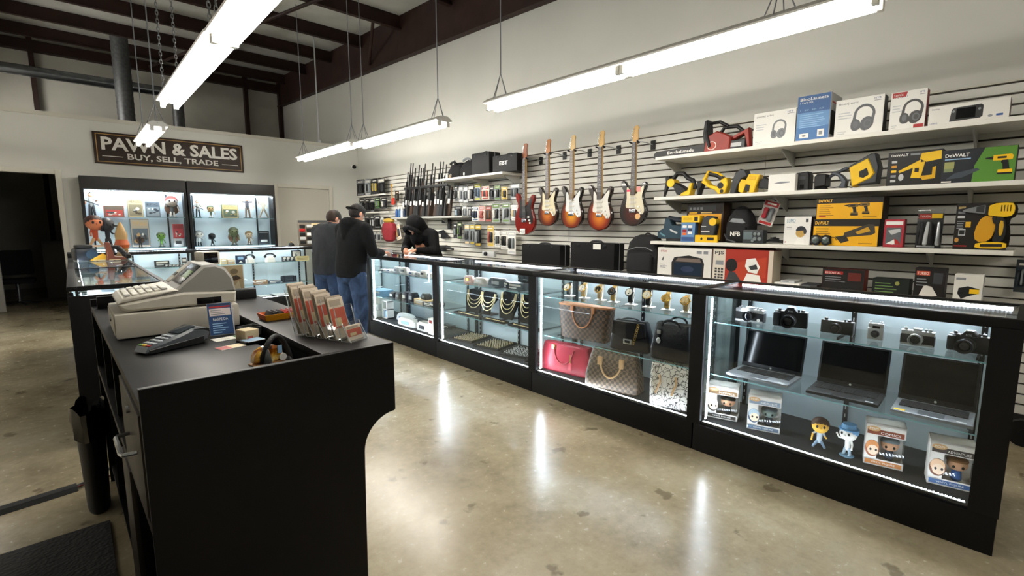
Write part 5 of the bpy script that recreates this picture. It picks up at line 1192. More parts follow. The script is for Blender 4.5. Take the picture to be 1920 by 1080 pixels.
for k, (x, m_, tl) in enumerate(((.2, CK, 0), (.36, LGREY, .06), (.55, CK, -.03), (.8, SILV, .0))):
    q = MB(); q.cap(((x)*w, .025, .12*h), .016, ((x+tl)*w, .025, .62*h), .009, m_, 10); q.build('hand_tool', t)
def art_bigdrill(q, w, h):
    q.rect(.01*w, .01*h, .99*w, .99*h, mat('#17130f', .45), -.0004)
    P = lambda pts: [(a*w, b*h) for a, b in pts]
    for k in range(3): q.rect(.06*w, (.88-.1*k)*h, .26*w, (.93-.1*k)*h, (mat('#9b8758', .5), GREY, LGREY)[k], -.0008)
    lines(q, .06*w, .6*h, .28*w, 4, .05*h, GREY, -.0008); q.rect(.3*w, .48*h, .45*w, .6*h, mat('#c99b1c', .5), -.0008); q.rect(.13*w, .3*h, .32*w, .44*h, LGREY, -.0008); q.rect(.15*w, .32*h, .3*w, .42*h, SBK, -.0012)
    lines(q, .04*w, .06*h, .4*w, 1, .06*h, RED, -.0008); q.disc(.1*w, .2*h, .06*w, .05*h, mat('#b5803c', .5), -.0008)
shelfbox('drill_carton', 'black carton carrying a large yellow drill cut-out, right end of the lower shelf', 1790, 1858, 381, Z3, mat('#15110d', .5), .10, art_bigdrill, G3, x=4.53, vb=465)
_c = [o for o in bpy.data.objects if o.name.startswith('drill_carton')][0]
_p, w, h = onwall(1790, 1898, 379, 466, 4.53, Z3)
def pz(nm, pts, m_, y0, y1, sm=1): q = MB(); q.prism([(a*w, b*h) for a, b in (smoothpoly(pts, 1) if sm else pts)], y0, y1, m_, 'XZ', .002); q.build(nm, _c)
pz('drill_body', [(.56,.82),(.60,.96),(.95,.99),(1.02,.9),(1.0,.72),(.86,.68),(.72,.70),(.56,.72)], YT, -.022, .03)
pz('drill_chuck', [(.12,.84),(.30,.90),(.56,.95),(.56,.74),(.30,.78),(.12,.80)], mat('#7a7d7f', .35, .6), -.02, .02)
pz('drill_handle', [(.70,.70),(.86,.69),(.92,.42),(.88,.16),(.68,.16),(.74,.4)], SBK, -.022, .03)
pz('drill_battery', [(.42,.16),(.94,.18),(.95,.02),(.40,.02)], YT, -.024, .04)
pz('drill_panel', [(.40,.16),(.36,.4),(.48,.72),(.70,.7),(.74,.45),(.66,.18)], mat('#c38d18', .45), -.008, .004)
pz('backing_card', [(.58,.9),(.97,.99),(1.06,.9),(1.05,.7),(.93,.64),(.99,.3),(.97,.0),(.58,.0)], mat('#14100c', .5), .034, .09)
CLR = mat('#6f7578', .25); CLR2 = mat('#93979a', .3); DK2 = mat('#101113', .5)
for i_ in range(4): pz('motor_vent', [(.78+.05*i_,.80),(.80+.05*i_,.80),(.80+.05*i_,.93),(.78+.05*i_,.93)], SBK, -.0235, -.02, 0)
pz('gear_ring', [(.52,.96),(.58,.96),(.58,.72),(.52,.72)], SBK, -.0225, .028, 0); pz('chuck_jaw', [(.04,.86),(.18,.885),(.18,.80),(.04,.82)], SBK, -.015, .015, 0); pz('clutch_band', [(.36,.90),(.50,.93),(.50,.78),(.36,.80)], mat('#2a2b2c', .4), -.0215, .022, 0)
pz('trigger', [(.64,.70),(.72,.70),(.74,.56),(.68,.54)], SBK, -.02, .02); pz('grip_pad', [(.78,.62),(.87,.60),(.86,.30),(.79,.30)], mat('#b8901e', .5), -.0235, -.02)
pz('battery_label', [(.50,.12),(.88,.13),(.88,.07),(.50,.06)], SBK, -.0255, -.022, 0); pz('battery_foot', [(.40,.035),(.95,.04),(.94,-.0),(.42,-.0)], SBK, -.0245, .04, 0)
# hanging pack on a hook
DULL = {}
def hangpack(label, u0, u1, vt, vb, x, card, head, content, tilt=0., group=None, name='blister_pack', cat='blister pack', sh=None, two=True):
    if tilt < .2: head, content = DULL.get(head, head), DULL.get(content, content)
    p, w, h = onwall(u0, u1, vt, vb, x)
    t = thing(name, label, cat, p+Vector((0, -w/2, h)), 0, group, rot=(0, 0, RW)); t.rotation_mode = 'XYZ'
    q = MB(); q.T = Matrix.Rotation(tilt, 4, 'Y')
    q.box(-w/2, 0, -h, w/2, .003, 0, card, 0); q.build('card', t, smooth=0)
    q = MB(); q.T = Matrix.Rotation(tilt, 4, 'Y'); q.rect(-w*.46, -h*.24, w*.46, -h*.05, head, -.0006); q.rect(-w*.3, -h*.17, w*.3, -h*.11, PAPER, -.001)
    q.rect(-w*.4, -h*.96, w*.4, -h*.86, head, -.0006); q.build('print', t, smooth=0)
    rn = random.Random(label); n_ = rn.choice((1, 2, 2, 3)); other = rn.choice((DK2, CLR, DGREY))
    for i_ in range(n_):
        q = MB(); q.T = Matrix.Rotation(tilt, 4, 'Y'); cw = w*.74/n_; xc = -w*.37+cw*(i_+.5); zt, zl = -h*(.28+rn.uniform(0, .06)), -h*(.84-rn.uniform(0, .1))
        loft(q, [(zl,cw*.30,.008),(zl+.06*h,cw*.45,.016),((zt+zl)*.5,cw*rn.uniform(.25,.45),.018),(zt-.05*h,cw*.44,.016),(zt,cw*.28,.008)], content if i_ != 1 else other, 12, .6, (xc,-.012,0)); q.build('contents', t)
    q = MB(); q.tube([(0, XR-x, .012), (0, -.03, .006), (0, -.045, .02)], .004, CHROME, 6); q.build('hook', t)
    return t
hangpack('red and silver clear pack hanging askew on a hook above the radio', 1434, 1464, 376, 424, 4.72, mat('#b9b4ae', .5), RED, mat('#a02a34', .4), .3)
# ---------------------------------------------------------------- low ledge behind the showcases
def hardcase(label, u0, u1, vt, zs, x, d, m, group, name='instrument_case', tagp=None, hand=True, vb=480):
    p, w, h = onwall(u0, u1, vt, vb, x, zs)
    t = thing(name, label, 'case', p, RW, group)
    B(0, 0, 0, w, d, h*.94, m, bev=.018).build('shell', t)
    q = MB(); q.box(-.002, d*.48, .01, w+.002, d*.52, h*.945, GREY); q.build('seam', t)
    q = MB(); q.tube(bow((w*.36,d/2,h*.94),(w*.64,d/2,h*.94), h*.06, 8), .012, SBK); q.build('handle', t)
    for x_ in (.2, .8): B(x_*w-.02, -.004, h*.78, x_*w+.02, .003, h*.88, DARKMETAL, bev=.001).build('latch', t)
    if tagp: B(w*tagp-.05, -.004, h*.72, w*tagp+.06, -.002, h*.9, WHITE).build('label_card', t)
    return t
hardcase('black suitcase-like case below the red guitar', 978, 1050, 456, Z4, 4.5, .2, SOFTBLACK, G4)
hardcase('black case with a white paper label below the middle guitars', 1069, 1152, 452, Z4, 4.5, .2, SOFTBLACK, G4, tagp=.62)
p, w, h = onwall(1170, 1233, 440, 505, 4.5, Z4)
t = thing('backpack', 'black backpack standing on the low ledge left of the white viewer box', 'backpack', p+Vector((0,-w/2,0)), RW, G4)
q = MB(); loft(q, [(0,w*.46,.10),(.02,w*.5,.12),(h*.5,w*.5,.12),(h*.8,w*.44,.10),(h*.95,w*.3,.07),(h,w*.16,.03)], FAB, 28, .5, (0,.12,0)); q.build('body', t)
q = MB(); loft(q, [(.06*h,w*.34,.02),(.1*h,w*.38,.035),(.45*h,w*.38,.035),(.52*h,w*.3,.015)], FAB, 22, .5, (0,-.005,0)); q.build('pocket', t)
q = MB(); q.tube(bow((-w*.1,.14,h*.97),(w*.1,.14,h*.97), h*.06, 8), .008, FAB); q.build('handle', t)
q = MB(); q.tube([(-w*.36,-.015,h*.6),(-w*.1,-.028,h*.68),(w*.2,-.028,h*.68),(w*.38,-.012,h*.6)], .004, GREY); q.build('zip', t)
def art_vr(q, w, h):
    q.rect(.01*w, .01*h, .99*w, .99*h, mat('#dddad4', .45), -.0004); q.text('emax', .06*w, .84*h, .12*w, .07*h, RED, -.0008); q.rect(.74*w, .82*h, .83*w, .92*h, GREY, -.0008); q.rect(.86*w, .82*h, .94*w, .92*h, GREY, -.0008)
    q.poly([(.08*w,.56*h),(.12*w,.7*h),(.12*w,.56*h)], DGREY, -.0008); lines(q, .06*w, .4*h, .14*w, 3, .05*h, GREY, -.0008)
    q.poly([(.29*w,.04*h),(.28*w,.5*h),(.33*w,.68*h),(.6*w,.76*h),(.84*w,.68*h),(.88*w,.5*h),(.87*w,.04*h)], SBK, -.0008); q.poly([(.33*w,.1*h),(.33*w,.5*h),(.84*w,.5*h),(.84*w,.1*h)], mat('#1f2a38', .2), -.0012); q.poly([(.35*w,.54*h),(.4*w,.66*h),(.8*w,.66*h),(.83*w,.54*h)], mat('#6b5f58', .4), -.0012)
    q.disc(.58*w, .3*h, .12*w, .1*h, NAVY, -.0016)
shelfbox('viewer_box', 'large white carton with a black viewer window on the low ledge', 1233, 1334, 465, Z4, WHITE, .2, art_vr, G4, x=4.5, sides=LGREY, vb=500)
def art_red(q, w, h):
    q.rect(.0*w, .0*h, .22*w, h, mat('#d2cabb', .5), -.0004); q.rect(.22*w, .0, .93*w, h, mat('#98291a', .5), -.0004); q.rect(.93*w, 0, w, h, mat('#cfc3b2', .5), -.0004); q.poly([(.4*w,.6*h),(.9*w,.8*h),(.9*w,.2*h),(.4*w,0)], mat('#a8381f', .5), -.0006)
    q.text('PJS', .03*w, .8*h, .16*w, .13*h, DGREY, -.0008, .03); q.rect(.05*w, .5*h, .19*w, .64*h, GREY, -.0008)
    for k in range(4):
        for j in range(3): q.rect((.04+.055*j)*w, (.08+.09*k)*h, (.08+.055*j)*w, (.14+.09*k)*h, DGREY, -.0008)
    q.disc(.33*w, .52*h, .1*w, .2*h, SBK, -.001); q.poly([(.24*w,.02*h),(.3*w,.34*h),(.4*w,.3*h),(.52*w,.02*h)], DGREY, -.001)
    q.poly([(.56*w,.5*h),(.58*w,.72*h),(.72*w,.76*h),(.80*w,.5*h),(.76*w,.3*h),(.62*w,.34*h)], WHITE, -.001); q.poly([(.62*w,.5*h),(.74*w,.58*h),(.77*w,.44*h),(.66*w,.4*h)], DGREY, -.0014); q.poly([(.54*w,.04*h),(.6*w,.3*h),(.8*w,.26*h),(.84*w,.04*h)], WHITE, -.001)
shelfbox('game_carton', 'large red and cream carton with black and white helmets printed on it', 1337, 1450, 468, Z4, mat('#8d2a1e', .5), .2, art_red, G4, x=4.5, sides=mat('#c9bda8', .5), vb=505)
for k, (u0, u1, x, c) in enumerate(((1452, 1500, 4.5, WHITE), (1462, 1488, 4.5, LGREY), (1497, 1530, 4.5, DGREY))):
    p, w, h = onwall(u0, u1, 520, 530, x, Z4)
    pack('flat_tablet', ('white flat folder lying right of the red carton', 'small grey tablet on the white folder', 'dark flat tablet beside the white folder')[k], p+Vector((.02*k, 0, (0, .032, 0)[k])), w, (.032, .018, .03)[k], .2, c, RW, lambda q, w, h: q.rect(.1*w, .3*h, .6*w, .6*h, GREY, -.0006), G4)
def art_dk(c, title, fg):
    def f(q, w, h):
        q.rect(.01*w, .01*h, .99*w, .99*h, mat('#1a1615', .45), -.0004); q.rect(.06*w, .76*h, .5*w, .9*h, c, -.0008); q.text(title, .08*w, .78*h, .38*w, .09*h, WHITE, -.0012); lines(q, .08*w, .62*h, .5*w, 3, .1*h, GREY, -.0008, .3)
        q.poly([(.2*w,.1*h),(.35*w,.45*h),(.6*w,.4*h),(.8*w,.12*h),(.5*w,.06*h)], fg, -.0008); q.rect(.62*w, .5*h, .92*w, .86*h, mat('#5d2018', .5) if c is RED else DGREY, -.0008)
    return f
shelfbox('bit_set_box', 'dark red boxed tool set on the low ledge, left of the black cartons', 1541, 1621, 505, Z4, mat('#401510', .5), .12, art_dk(RED, 'ESSENTIAL', SBK), G4, x=4.5, sides=mat('#8a2a1c', .5), vb=540)
shelfbox('socket_box', 'low black box with green lines on the low ledge', 1635, 1705, 523, Z4, mat('#1c211d', .5), .14, lambda q, w, h: (q.rect(.02*w, .03*h, .98*w, .97*h, mat('#1b201d', .4), -.0004), lines(q, .08*w, .7*h, .6*w, 4, .17*h, mat('#6c8a4c', .5), -.0008, .25), q.disc(.68*w, .75*h, .06*w, .12*h, mat('#8a8a48', .5), -.0008)), G4, x=4.5, sides=DGREY, vb=550)
shelfbox('grinder_box', 'upright black carton with a white-gloved hand print on the low ledge', 1714, 1772, 503, Z4, SBK, .14, art_dk(mat('#b8492c', .5), 'TURBO', mat('#d6d0c8', .5)), G4, x=4.5, sides=SBK, vb=550)
def art_wd(q, w, h):
    q.rect(.01*w, .01*h, .99*w, .99*h, mat('#d5d2ca', .5), -.0004); q.rect(.06*w, .8*h, .4*w, .88*h, GREY, -.0008); q.poly([(.15*w,.3*h),(.18*w,.5*h),(.5*w,.58*h),(.9*w,.5*h),(.9*w,.34*h),(.5*w,.2*h),(.3*w,.1*h)], SBK, -.0008); q.rect(.56*w, .32*h, .9*w, .48*h, YEL, -.0012)
shelfbox('sander_box', 'white carton with a black and yellow tool print at the end of the low ledge', 1788, 1843, 515, Z4, WHITE, .12, art_wd, G4, x=4.5, sides=LGREY, vb=560)
hangpack('dark blister pack hanging on the slat wall at the right edge of the photo', 1903, 1930, 487, 548, 4.86, mat('#22303c', .5), DGREY, mat('#1a2027', .4))
# ---------------------------------------------------------------- guitars
def burst(c0, c1, c2, r=.24):
    m, nt, b, tc = nodemat('sunburst_lacquer', .18); b.inputs['Coat Weight'].default_value = .6
    mp = nt.nodes.new('ShaderNodeMapping'); mp.inputs['Location'].default_value = (0, 0, .82/r); mp.inputs['Scale'].default_value = (1/r/.82, .01, 1/r)
    g = nt.nodes.new('ShaderNodeTexGradient'); g.gradient_type = 'SPHERICAL'
    nt.links.new(tc.outputs['Object'], mp.inputs[0]); nt.links.new(mp.outputs[0], g.inputs[0])
    nt.links.new(ramp(nt, g.outputs['Fac'], [(0, c0), (.26, c0), (.5, c1), (.85, c2)]), b.inputs['Base Color']); return m
STRAT = [(-.152,-.452),(-.135,-.52),(-.105,-.575),(-.105,-.62),(-.135,-.69),(-.155,-.77),(-.15,-.86),(-.11,-.93),(-.04,-.965),(.05,-.96),(.115,-.92),(.15,-.85),(.15,-.77),(.125,-.70),(.105,-.64),(.115,-.585),(.14,-.53),(.142,-.475),(.108,-.46),(.072,-.51),(.055,-.548),(.035,-.56),(-.035,-.56),(-.055,-.54),(-.078,-.48),(-.11,-.43)]
GZ = lambda z: -.965+(z+.965)*.86
GS = lambda P: [(a*1.03, GZ(b)) for a, b in P]
STRAT = GS(STRAT)
SB1 = smoothpoly(STRAT, 2)
GUARD = smoothpoly(GS([(-.07,-.50),(-.035,-.56),(-.03,-.6),(.035,-.6),(.05,-.575),(.085,-.53),(.115,-.50),(.115,-.55),(.098,-.60),(.098,-.65),(.12,-.73),(.13,-.80),(.10,-.84),(.06,-.80),(.03,-.76),(-.06,-.76),(-.085,-.74),(-.07,-.66),(-.075,-.58)]), 1)
MAPLE = mat('#c9a36a', .35); ROSEW = mat('#3a2a20', .5); PEARL = mat('#ddd8cc', .35)
def guitar(label, u, vt, ub, vb, bodym, guardm, fretm, headm, hump=True, ex=None, x=4.72):
    a, c = at(u, vt, 0, x), at(ub, vb, 0, x); s = (a.z-c.z)/.965
    t = thing('electric_guitar', label, 'guitar', (x, (a.y+c.y)/2, a.z), RW, 'electric guitars hanging on the slat wall'); t.scale = (s,)*3
    q = MB(); q.prism(SB1, -.02, .022, bodym, 'XZ', .008); q.build('body', t)
    q = MB(); q.prism(GUARD, -.0225, -.0195, guardm, 'XZ'); q.build('pickguard', t)
    q = MB(); q.prism([(-.021,-.15),(.021,-.15),(.028,-.645),(-.028,-.645)], -.030, -.005, MAPLE, 'XZ', .003); q.build('neck', t)
    q = MB(); q.prism([(-.0205,-.152),(.0205,-.152),(.0275,-.66),(-.0275,-.66)], -.034, -.030, fretm, 'XZ')
    f = q.build('fretboard', t)
    q = MB(); z = .152
    for k in range(20): zz = -.152-.648*(1-2**(-k/12)); q.box(-.0215-.0062*(k/20), -.0352, zz-.0012, .0215+.0062*(k/20), -.034, zz+.0012, STEEL)
    for k in (3, 5, 7, 9, 12, 15): zz = -.152-.648*(1-2**(-(k-.5)/12)); q.disc(0, zz, .0035, .0035, PEARL, -.0346, 8)
    q.build('frets', f, smooth=0, kind='stuff')
    hp = smoothpoly([(-.021,-.152),(-.028,-.12),(-.036,-.085),(-.018,-.035),(-.018,-.012),(.0,.006),(.032,.004),(.044,-.018),(.032,-.042),(.036,-.1),(.036,-.128),(.021,-.152)], 1)
    q = MB(); q.prism(hp, -.022, -.008, headm, 'XZ', .002); q.build('headstock', t)
    for k in range(6):
        q = MB(); zz = -.115+.0175*k; xx = -.028+.004*k
        q.cyl((xx+.006,-.030,zz),(xx+.006,-.008,zz),.004,CHROME,n=8).box(xx-.022,-.019,zz-.004,xx-.004,-.012,zz+.004,CHROME,.002); q.build('tuning_peg', t)
    for k, zz in enumerate((-.685, -.73, -.772) if hump else (-.74,)):
        B(-.038, -.029, zz-.009 if hump else zz-.022, .038, -.0225, zz+.009 if hump else zz+.022, PEARL if hump and guardm is not SBK else SBK, bev=.003).build('pickup', t)
    q = MB(); q.box(-.036, -.03, -.83, .036, -.0225, -.797, CHROME, .002); br = q.build('bridge', t)
    q = MB()
    for k, (xx, zz) in enumerate(((.07,-.775),(.084,-.81),(.096,-.838))): q.cyl((xx,-.0225,zz),(xx,-.034,zz),.010,WHITE if guardm is not SBK else SBK,n=12).cut()
    q.split('knob', t)
    q = MB()
    for k in range(6): xx = -.015+.006*k; q.cyl((xx*.9,-.0365,-.152),(xx*1.4,-.0335,-.815),.0007,STEEL,n=4)
    q.build('strings', t, kind='stuff')
    if ex: ex(t)
    # hanger
    g = thing('guitar_hanger', 'black yoke hanger holding the '+label.split(',')[0], 'hanger', (x, (a.y+c.y)/2, a.z-.165*s), RW, 'guitar hangers')
    d = XR-x
    q = MB(); q.box(.06, d-.012, -.05, .12, d, .05, BLACK, .004); q.build('plate', g)
    q = MB(); q.tube([(.09,d-.01,.0),(.06,d*.5,.02),(0,.02,.03)], .006, CHROME, 8); q.build('arm', g)
    q = MB(); q.tube([(-.05,-.055,.02),(-.047,-.01,.01),(0,.02,.01),(.047,-.01,.01),(.05,-.055,.02)], .009, SBK, 8); q.build('yoke', g)
    return t
def e_price(t): B(-.06, -.0315, -.955, .02, -.0305, -.90, WHITE).build('price_card', t); MB().text('420', -.05, -.945, .06, .03, DGREY, -.032).build('price_print', t)
REDG = mat('#6d1a12', .2, noise=.1, coat=.6); CBL = '#120a07'
guitar('red bass-style guitar with a dark pickguard and price card, leftmost', 989, 270, 983, 440, REDG, mat('#1f1c1c', .25), ROSEW, mat('#8c5236', .4), False, e_price)
guitar('worn sunburst guitar with a small cream pickguard, second from left', 1032, 262, 1026, 424, burst('#1c0e08', '#5a1f0c', '#b5651c'), mat('#cfc4a4', .4), mat('#4b3a2c', .5), mat('#a9692c', .4))
guitar('sunburst guitar with a pearl white pickguard, middle of the five', 1076, 255, 1073, 428, burst('#150b08', '#7a2a0c', '#d0891f'), mat('#dadcdb', .3), mat('#6f5b40', .5), mat('#d3b27a', .4), True, lambda t: MB().cyl((.02,-.0225,-.675),(.02,-.0235,-.675),.016,mat('#7a7060', .4),n=14).build('round_sticker', t))
guitar('sunburst guitar with three cream pickups, fourth from left', 1131, 246, 1124, 432, burst('#1d0a06', '#8a2c10', '#c9761d'), mat('#d9d6cc', .3), mat('#33261e', .5), mat('#cfa96a', .4))
def e_stk(t):
    B(-.075, -.0236, -.625, -.03, -.0226, -.605, mat('#d83a58', .5)).build('pink_sticker', t); B(.04, -.0236, -.63, .085, -.0226, -.58, mat('#df8a86', .5)).build('peach_sticker', t); MB().cyl((.06,-.0215,-.87),(.06,-.0225,-.87),.03,mat('#d9a873', .5),n=14).build('round_sticker', t)
guitar('black-edged guitar with pink stickers on a cream pickguard, rightmost', 1195, 237, 1186, 424, burst('#0a0809', '#0d0a0b', '#4a1408', .3), mat('#d6cdb2', .4), ROSEW, mat('#d3ab70', .4), True, e_stk)
# ---------------------------------------------------------------- cases on the short shelf
p, w, h = onwall(833, 868, 303, 333, 4.62, ZG)
for k, (u0, u1, vt) in enumerate(((833, 858, 305), (853, 884, 298))):
    p, w, h = onwall(u0, u1, vt, 332, 4.60, ZG)
    t = thing('gig_bag', ('rounded black bag leaning at the left end of the short shelf', 'black padded bag with a grey top handle on the short shelf')[k], 'bag', p+Vector((.02*k, -w/2, 0)), RW, 'black cases on the short shelf')
    q = MB(); loft(q, [(0,w*.46,.09),(.02,w*.5,.10),(h*.5,w*.5,.10,.02),(h*.85,w*.36,.08,.06),(h,w*.2,.04,.08)], FAB, 24, .6, (0,.12,0)); q.build('body', t)
    q = MB(); q.tube(bow((-w*.1,.02,h*.9),(w*.35,.02,h*.88), h*.12, 10), .018, GREY if k else FAB); q.build('handle', t)
    MB().ell((-.02,.012,h*.2),(.02,.008,.03), WHITE, 10, 6).build('paper_tag', t)
hardcase('upright black case with a moulded handle on the short shelf', 884, 917, 283, ZG, 4.60, .22, mat('#0c0c0d', .6), 'black cases on the short shelf', vb=327)
t = hardcase('wide black case with white lettering on the short shelf', 923, 969, 287, ZG, 4.60, .2, mat('#0c0c0d', .6), 'black cases on the short shelf', vb=322)
_p, w, h = onwall(923, 969, 287, 322, 4.60, ZG)
MB().text('EBT', w*.3, h*.4, w*.34, h*.2, WHITE, -.002, .03).build('lettering', t)
p, w, h = onwall(838, 848, 326, 334, 4.53, ZG)
t = thing('small_cup', 'tiny white and brown cup at the left front of the short shelf', 'cup', p, RW)
MB().lathe([(.02,0),(.02,.06),(.035,.07),(.03,.075),(.004,.07)], WHITE, n=12).build('cup', t); MB().ell((.06,.02,.03),(.022,.02,.03), mat('#9a8a70', .5), 8, 6).build('lid', t)
# ---------------------------------------------------------------- long guns
GUN = mat('#131416', .4); GUNW = mat('#2a2a2b', .5, noise=.2, nscale=8.)
ZGUN = 1.60
def longgun(i, ut, vt, tint, scope, grip, label):
    x = 4.80; a = at(ut, vt, 0, x); h = a.z-ZGUN-.004
    t = thing('long_gun', label, 'rifle', (x, a.y+.10*h, ZGUN+.004), 0, 'long guns standing in the wall rack'); t.rotation_euler = (0, 0, RW)
    T = Matrix.Rotation(radians(6), 4, 'Y') @ Matrix.Rotation(radians(-3), 4, 'X')
    def P(): q = MB(); q.T = T; return q
    q = P(); q.cyl((0,0,h*.40),(0,0,h*.99),.014,GUN,.010,10); q.cyl((.0,-.018,h*.45),(0,-.018,h*.78),.012,GUN,n=8); q.build('barrel', t)
    q = P(); q.prism([(-.022,h*.30),(.022,h*.30),(.026,h*.46),(-.026,h*.46)], -.03, .022, GUN, 'XZ', .004); q.build('receiver', t)
    q = P(); q.prism([(-.02,0),(.022,0),(.016,h*.31),(-.014,h*.31)], -.075, .03, tint, 'XZ', .006) if grip else q.prism([(.012,.008),(-.085,0),(-.075,h*.16),(-.018,h*.30),(.018,h*.31),(.02,h*.2)], -.022, .022, tint, 'XZ', .006); q.build('stock', t)
    q = P(); q.cyl((0,-.012,h*.47),(0,-.012,h*.66),.024,tint,.019,10); q.build('fore_end', t)
    if scope: q = P(); q.cyl((.0,-.055,h*.30),(0,-.055,h*.52),.018,GUN,n=10); q.cyl((0,-.055,h*.48),(0,-.055,h*.54),.025,GUN,n=10); q.build('scope', t)
    q = P(); q.box(-.03, -.05, h*.22, .025, -.045, h*.31, WHITE, .001); q.build('price_tag', t)
gtops = [(761,321),(766,304),(770,304),(775,313),(782,307),(786,313),(790,313),(793,305),(798,318),(807,304),(812,310),(822,301),(827,301),(833,306),(843,305),(848,298)]
ordn = ['first','second','third','fourth','fifth','sixth','seventh','eighth','ninth','tenth','eleventh','twelfth','thirteenth','fourteenth','fifteenth','last']
for i, (u, v) in enumerate(gtops):
    longgun(i, u, v, (GUNW, GUN, GUNW, mat('#3a2c22', .5))[i % 4 if i != 10 else 3], i % 3 == 1, i % 4 == 2, ordn[i]+' long gun from the left in the wall rack'+(', with a scope' if i % 3 == 1 else ''))
t = thing('gun_rack', 'black horizontal rack bar holding the long guns against the slat wall', 'rack', (4.76, at(757, 332, 0, 4.76).y, 2.13), RW)
L = at(757, 332, 0, 4.76).y-at(838, 330, 0, 4.76).y
B(0, 0, -.025, L, .02, .025, BLACK, bev=.004).build('bar', t)
for k in range(4): B(L*k/3-.01, .02, -.02, L*k/3+.01, .17, .02, BLACK).build('arm', t)
def pistol(label, u0, u1, vt, vb, kind):
    p, w, h = onwall(u0, u1, vt, vb, 4.86)
    t = thing('handgun', label, 'handgun', p, RW, 'handguns on the slat wall')
    q = MB()
    if kind: q.prism([(0,.62*h),(.02*w,.95*h),(.98*w,h),(w,.7*h),(.98*w,0),(.68*w,.02*h),(.66*w,.6*h)], 0, .03, GUN, 'XZ', .004)
    else: q.prism([(0,.8*h),(.5*w,h),(.62*w,.7*h),(w,.3*h),(.9*w,.08*h),(.6*w,.2*h),(.5*w,0),(.3*w,.05*h),(.34*w,.5*h),(0,.55*h)], 0, .04, GUN, 'XZ', .004)
    q.build('frame', t); B(.2*w, -.003, .74*h, .8*w, 0, .84*h, DARKMETAL).build('slide', t)
    MB().cyl((.5*w, .03, .6*h), (.5*w, XR-4.86, .6*h), .006, STEEL, n=6).build('hook', t)
pistol('black pistol hanging below the right end of the gun ledge', 828, 844, 411, 430, 1)
pistol('black holstered handgun hanging below the pistol', 820, 840, 431, 448, 0)
p, w, h = onwall(818, 847, 460, 472, 4.78)
t = thing('spotting_scope', 'black scope with a mount hanging low on the slat wall', 'scope', p, RW)
MB().cyl((0,.03,.06),(w*.6,.03,.08),.045,GUN,.035,12).cyl((w*.6,.03,.08),(w,.03,.05),.03,GUN,.02,10).build('tube', t); B(.2*w,.0,.0,.5*w,.06,.05,GUN,bev=.006).build('mount', t)
MB().cyl((.3*w,.05,.05),(.3*w,XR-4.78,.05),.008,STEEL,n=6).build('hook', t)
p, w, h = onwall(904, 926, 471, 481, 4.74)
t = thing('compact_camera', 'small silver camera hanging low on the slat wall', 'camera', p, RW)
B(0,0,0,w,.05,h,LGREY,bev=.006).build('body', t); MB().lathe([(h*.36,0),(h*.36,-.03),(h*.25,-.03)], CK, (w*.35,0,h*.5), 'Y', 14).build('lens', t); MB().cyl((w*.6,.04,h*.8),(w*.6,XR-4.74,h*.8),.006,STEEL,n=6).build('hook', t)
# ---------------------------------------------------------------- carded goods on hooks
GP = 'carded goods hanging on the slat wall'

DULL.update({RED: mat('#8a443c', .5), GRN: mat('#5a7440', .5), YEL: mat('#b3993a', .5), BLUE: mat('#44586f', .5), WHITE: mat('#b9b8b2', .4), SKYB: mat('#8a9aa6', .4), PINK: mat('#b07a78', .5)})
cards = [ # u0,u1,vt,vb, card, header, contents, words
 (852,858,348,377,CLR,DGREY,DK2,'slim grey card at the left end of the top row'), (860,868,349,379,CLR2,LGREY,WHITE,'clear card with white parts in the top row'), (869,877,350,380,CLR2,LGREY,CLR,'clear card with grey parts in the top row'), (878,888,347,378,DK2,WHITE,WHITE,'dark card with a white insert in the top row'),
 (890,901,343,376,CLR2,mat('#9a9a2e',.5),BLUE,'card with an olive header and blue insert'), (903,917,349,374,mat('#cfc8b8',.5),RED,mat('#b04a40',.5),'cream card with red insert in the top row'), (918,926,350,373,DK2,DGREY,DK2,'dark narrow card right of the red one'), (927,938,347,375,CLR,mat('#5c7a3a',.5),CLR2,'grey card with green header in the top row'), (940,951,350,374,BEIGE,YEL,mat('#b59a55',.5),'beige card with a yellow disc in the top row'), (957,974,345,374,CLR,LGREY,DGREY,'wide grey card at the right end of the top row'),
 (852,866,387,407,DK2,DGREY,SKYB,'dark card with a pale insert, left of the second row'), (868,875,386,408,CLR,LGREY,CLR2,'grey blade card in the second row'), (877,884,387,407,DK2,GREY,LGREY,'dark blade card in the second row'), (885,897,388,414,WHITE,BLUE,NAVY,'white card with blue pliers in the second row'), (898,909,386,415,mat('#c9b2a8',.5),PINK,RED,'pink card with red pliers in the second row'), (910,922,386,416,mat('#5d4a42',.5),RED,BROWN,'brown card with a red header in the second row'),
 (923,937,381,417,CLR2,GRN,WHITE,'clear card with a green header, left of the green pair'), (941,956,380,417,CLR2,GRN,CLR2,'clear card with a green header, right of the green pair'), (959,970,384,413,WHITE,LGREY,BEIGE,'white card at the right end of the second row'),
 (850,857,419,447,DK2,DGREY,CLR,'dark card at the left of the third row'), (858,866,416,448,DK2,GRN,GRN,'dark card with green insert in the third row'), (871,880,420,458,CLR,BEIGE,DGREY,'tall grey card in the third row'), (881,890,420,459,CLR,YEL,GREY,'tall grey card with a yellow header, left one'), (891,902,420,462,DK2,YEL,GREY,'tall dark card with a yellow header, right one'),
 (914,926,423,462,BEIGE,YEL,RED,'card with yellow header and red insert in the third row'), (928,938,433,463,WHITE,LGREY,CLR,'white card with grey pliers in the third row'), (940,951,432,468,WHITE,WHITE,DK2,'white framed card with a dark window, left one'), (952,967,432,477,WHITE,LGREY,DK2,'white framed card with a dark window, right one')]
for c in cards: hangpack(c[7], c[0], c[1], c[2], c[3], 4.80, c[4], c[5], c[6], group=GP)
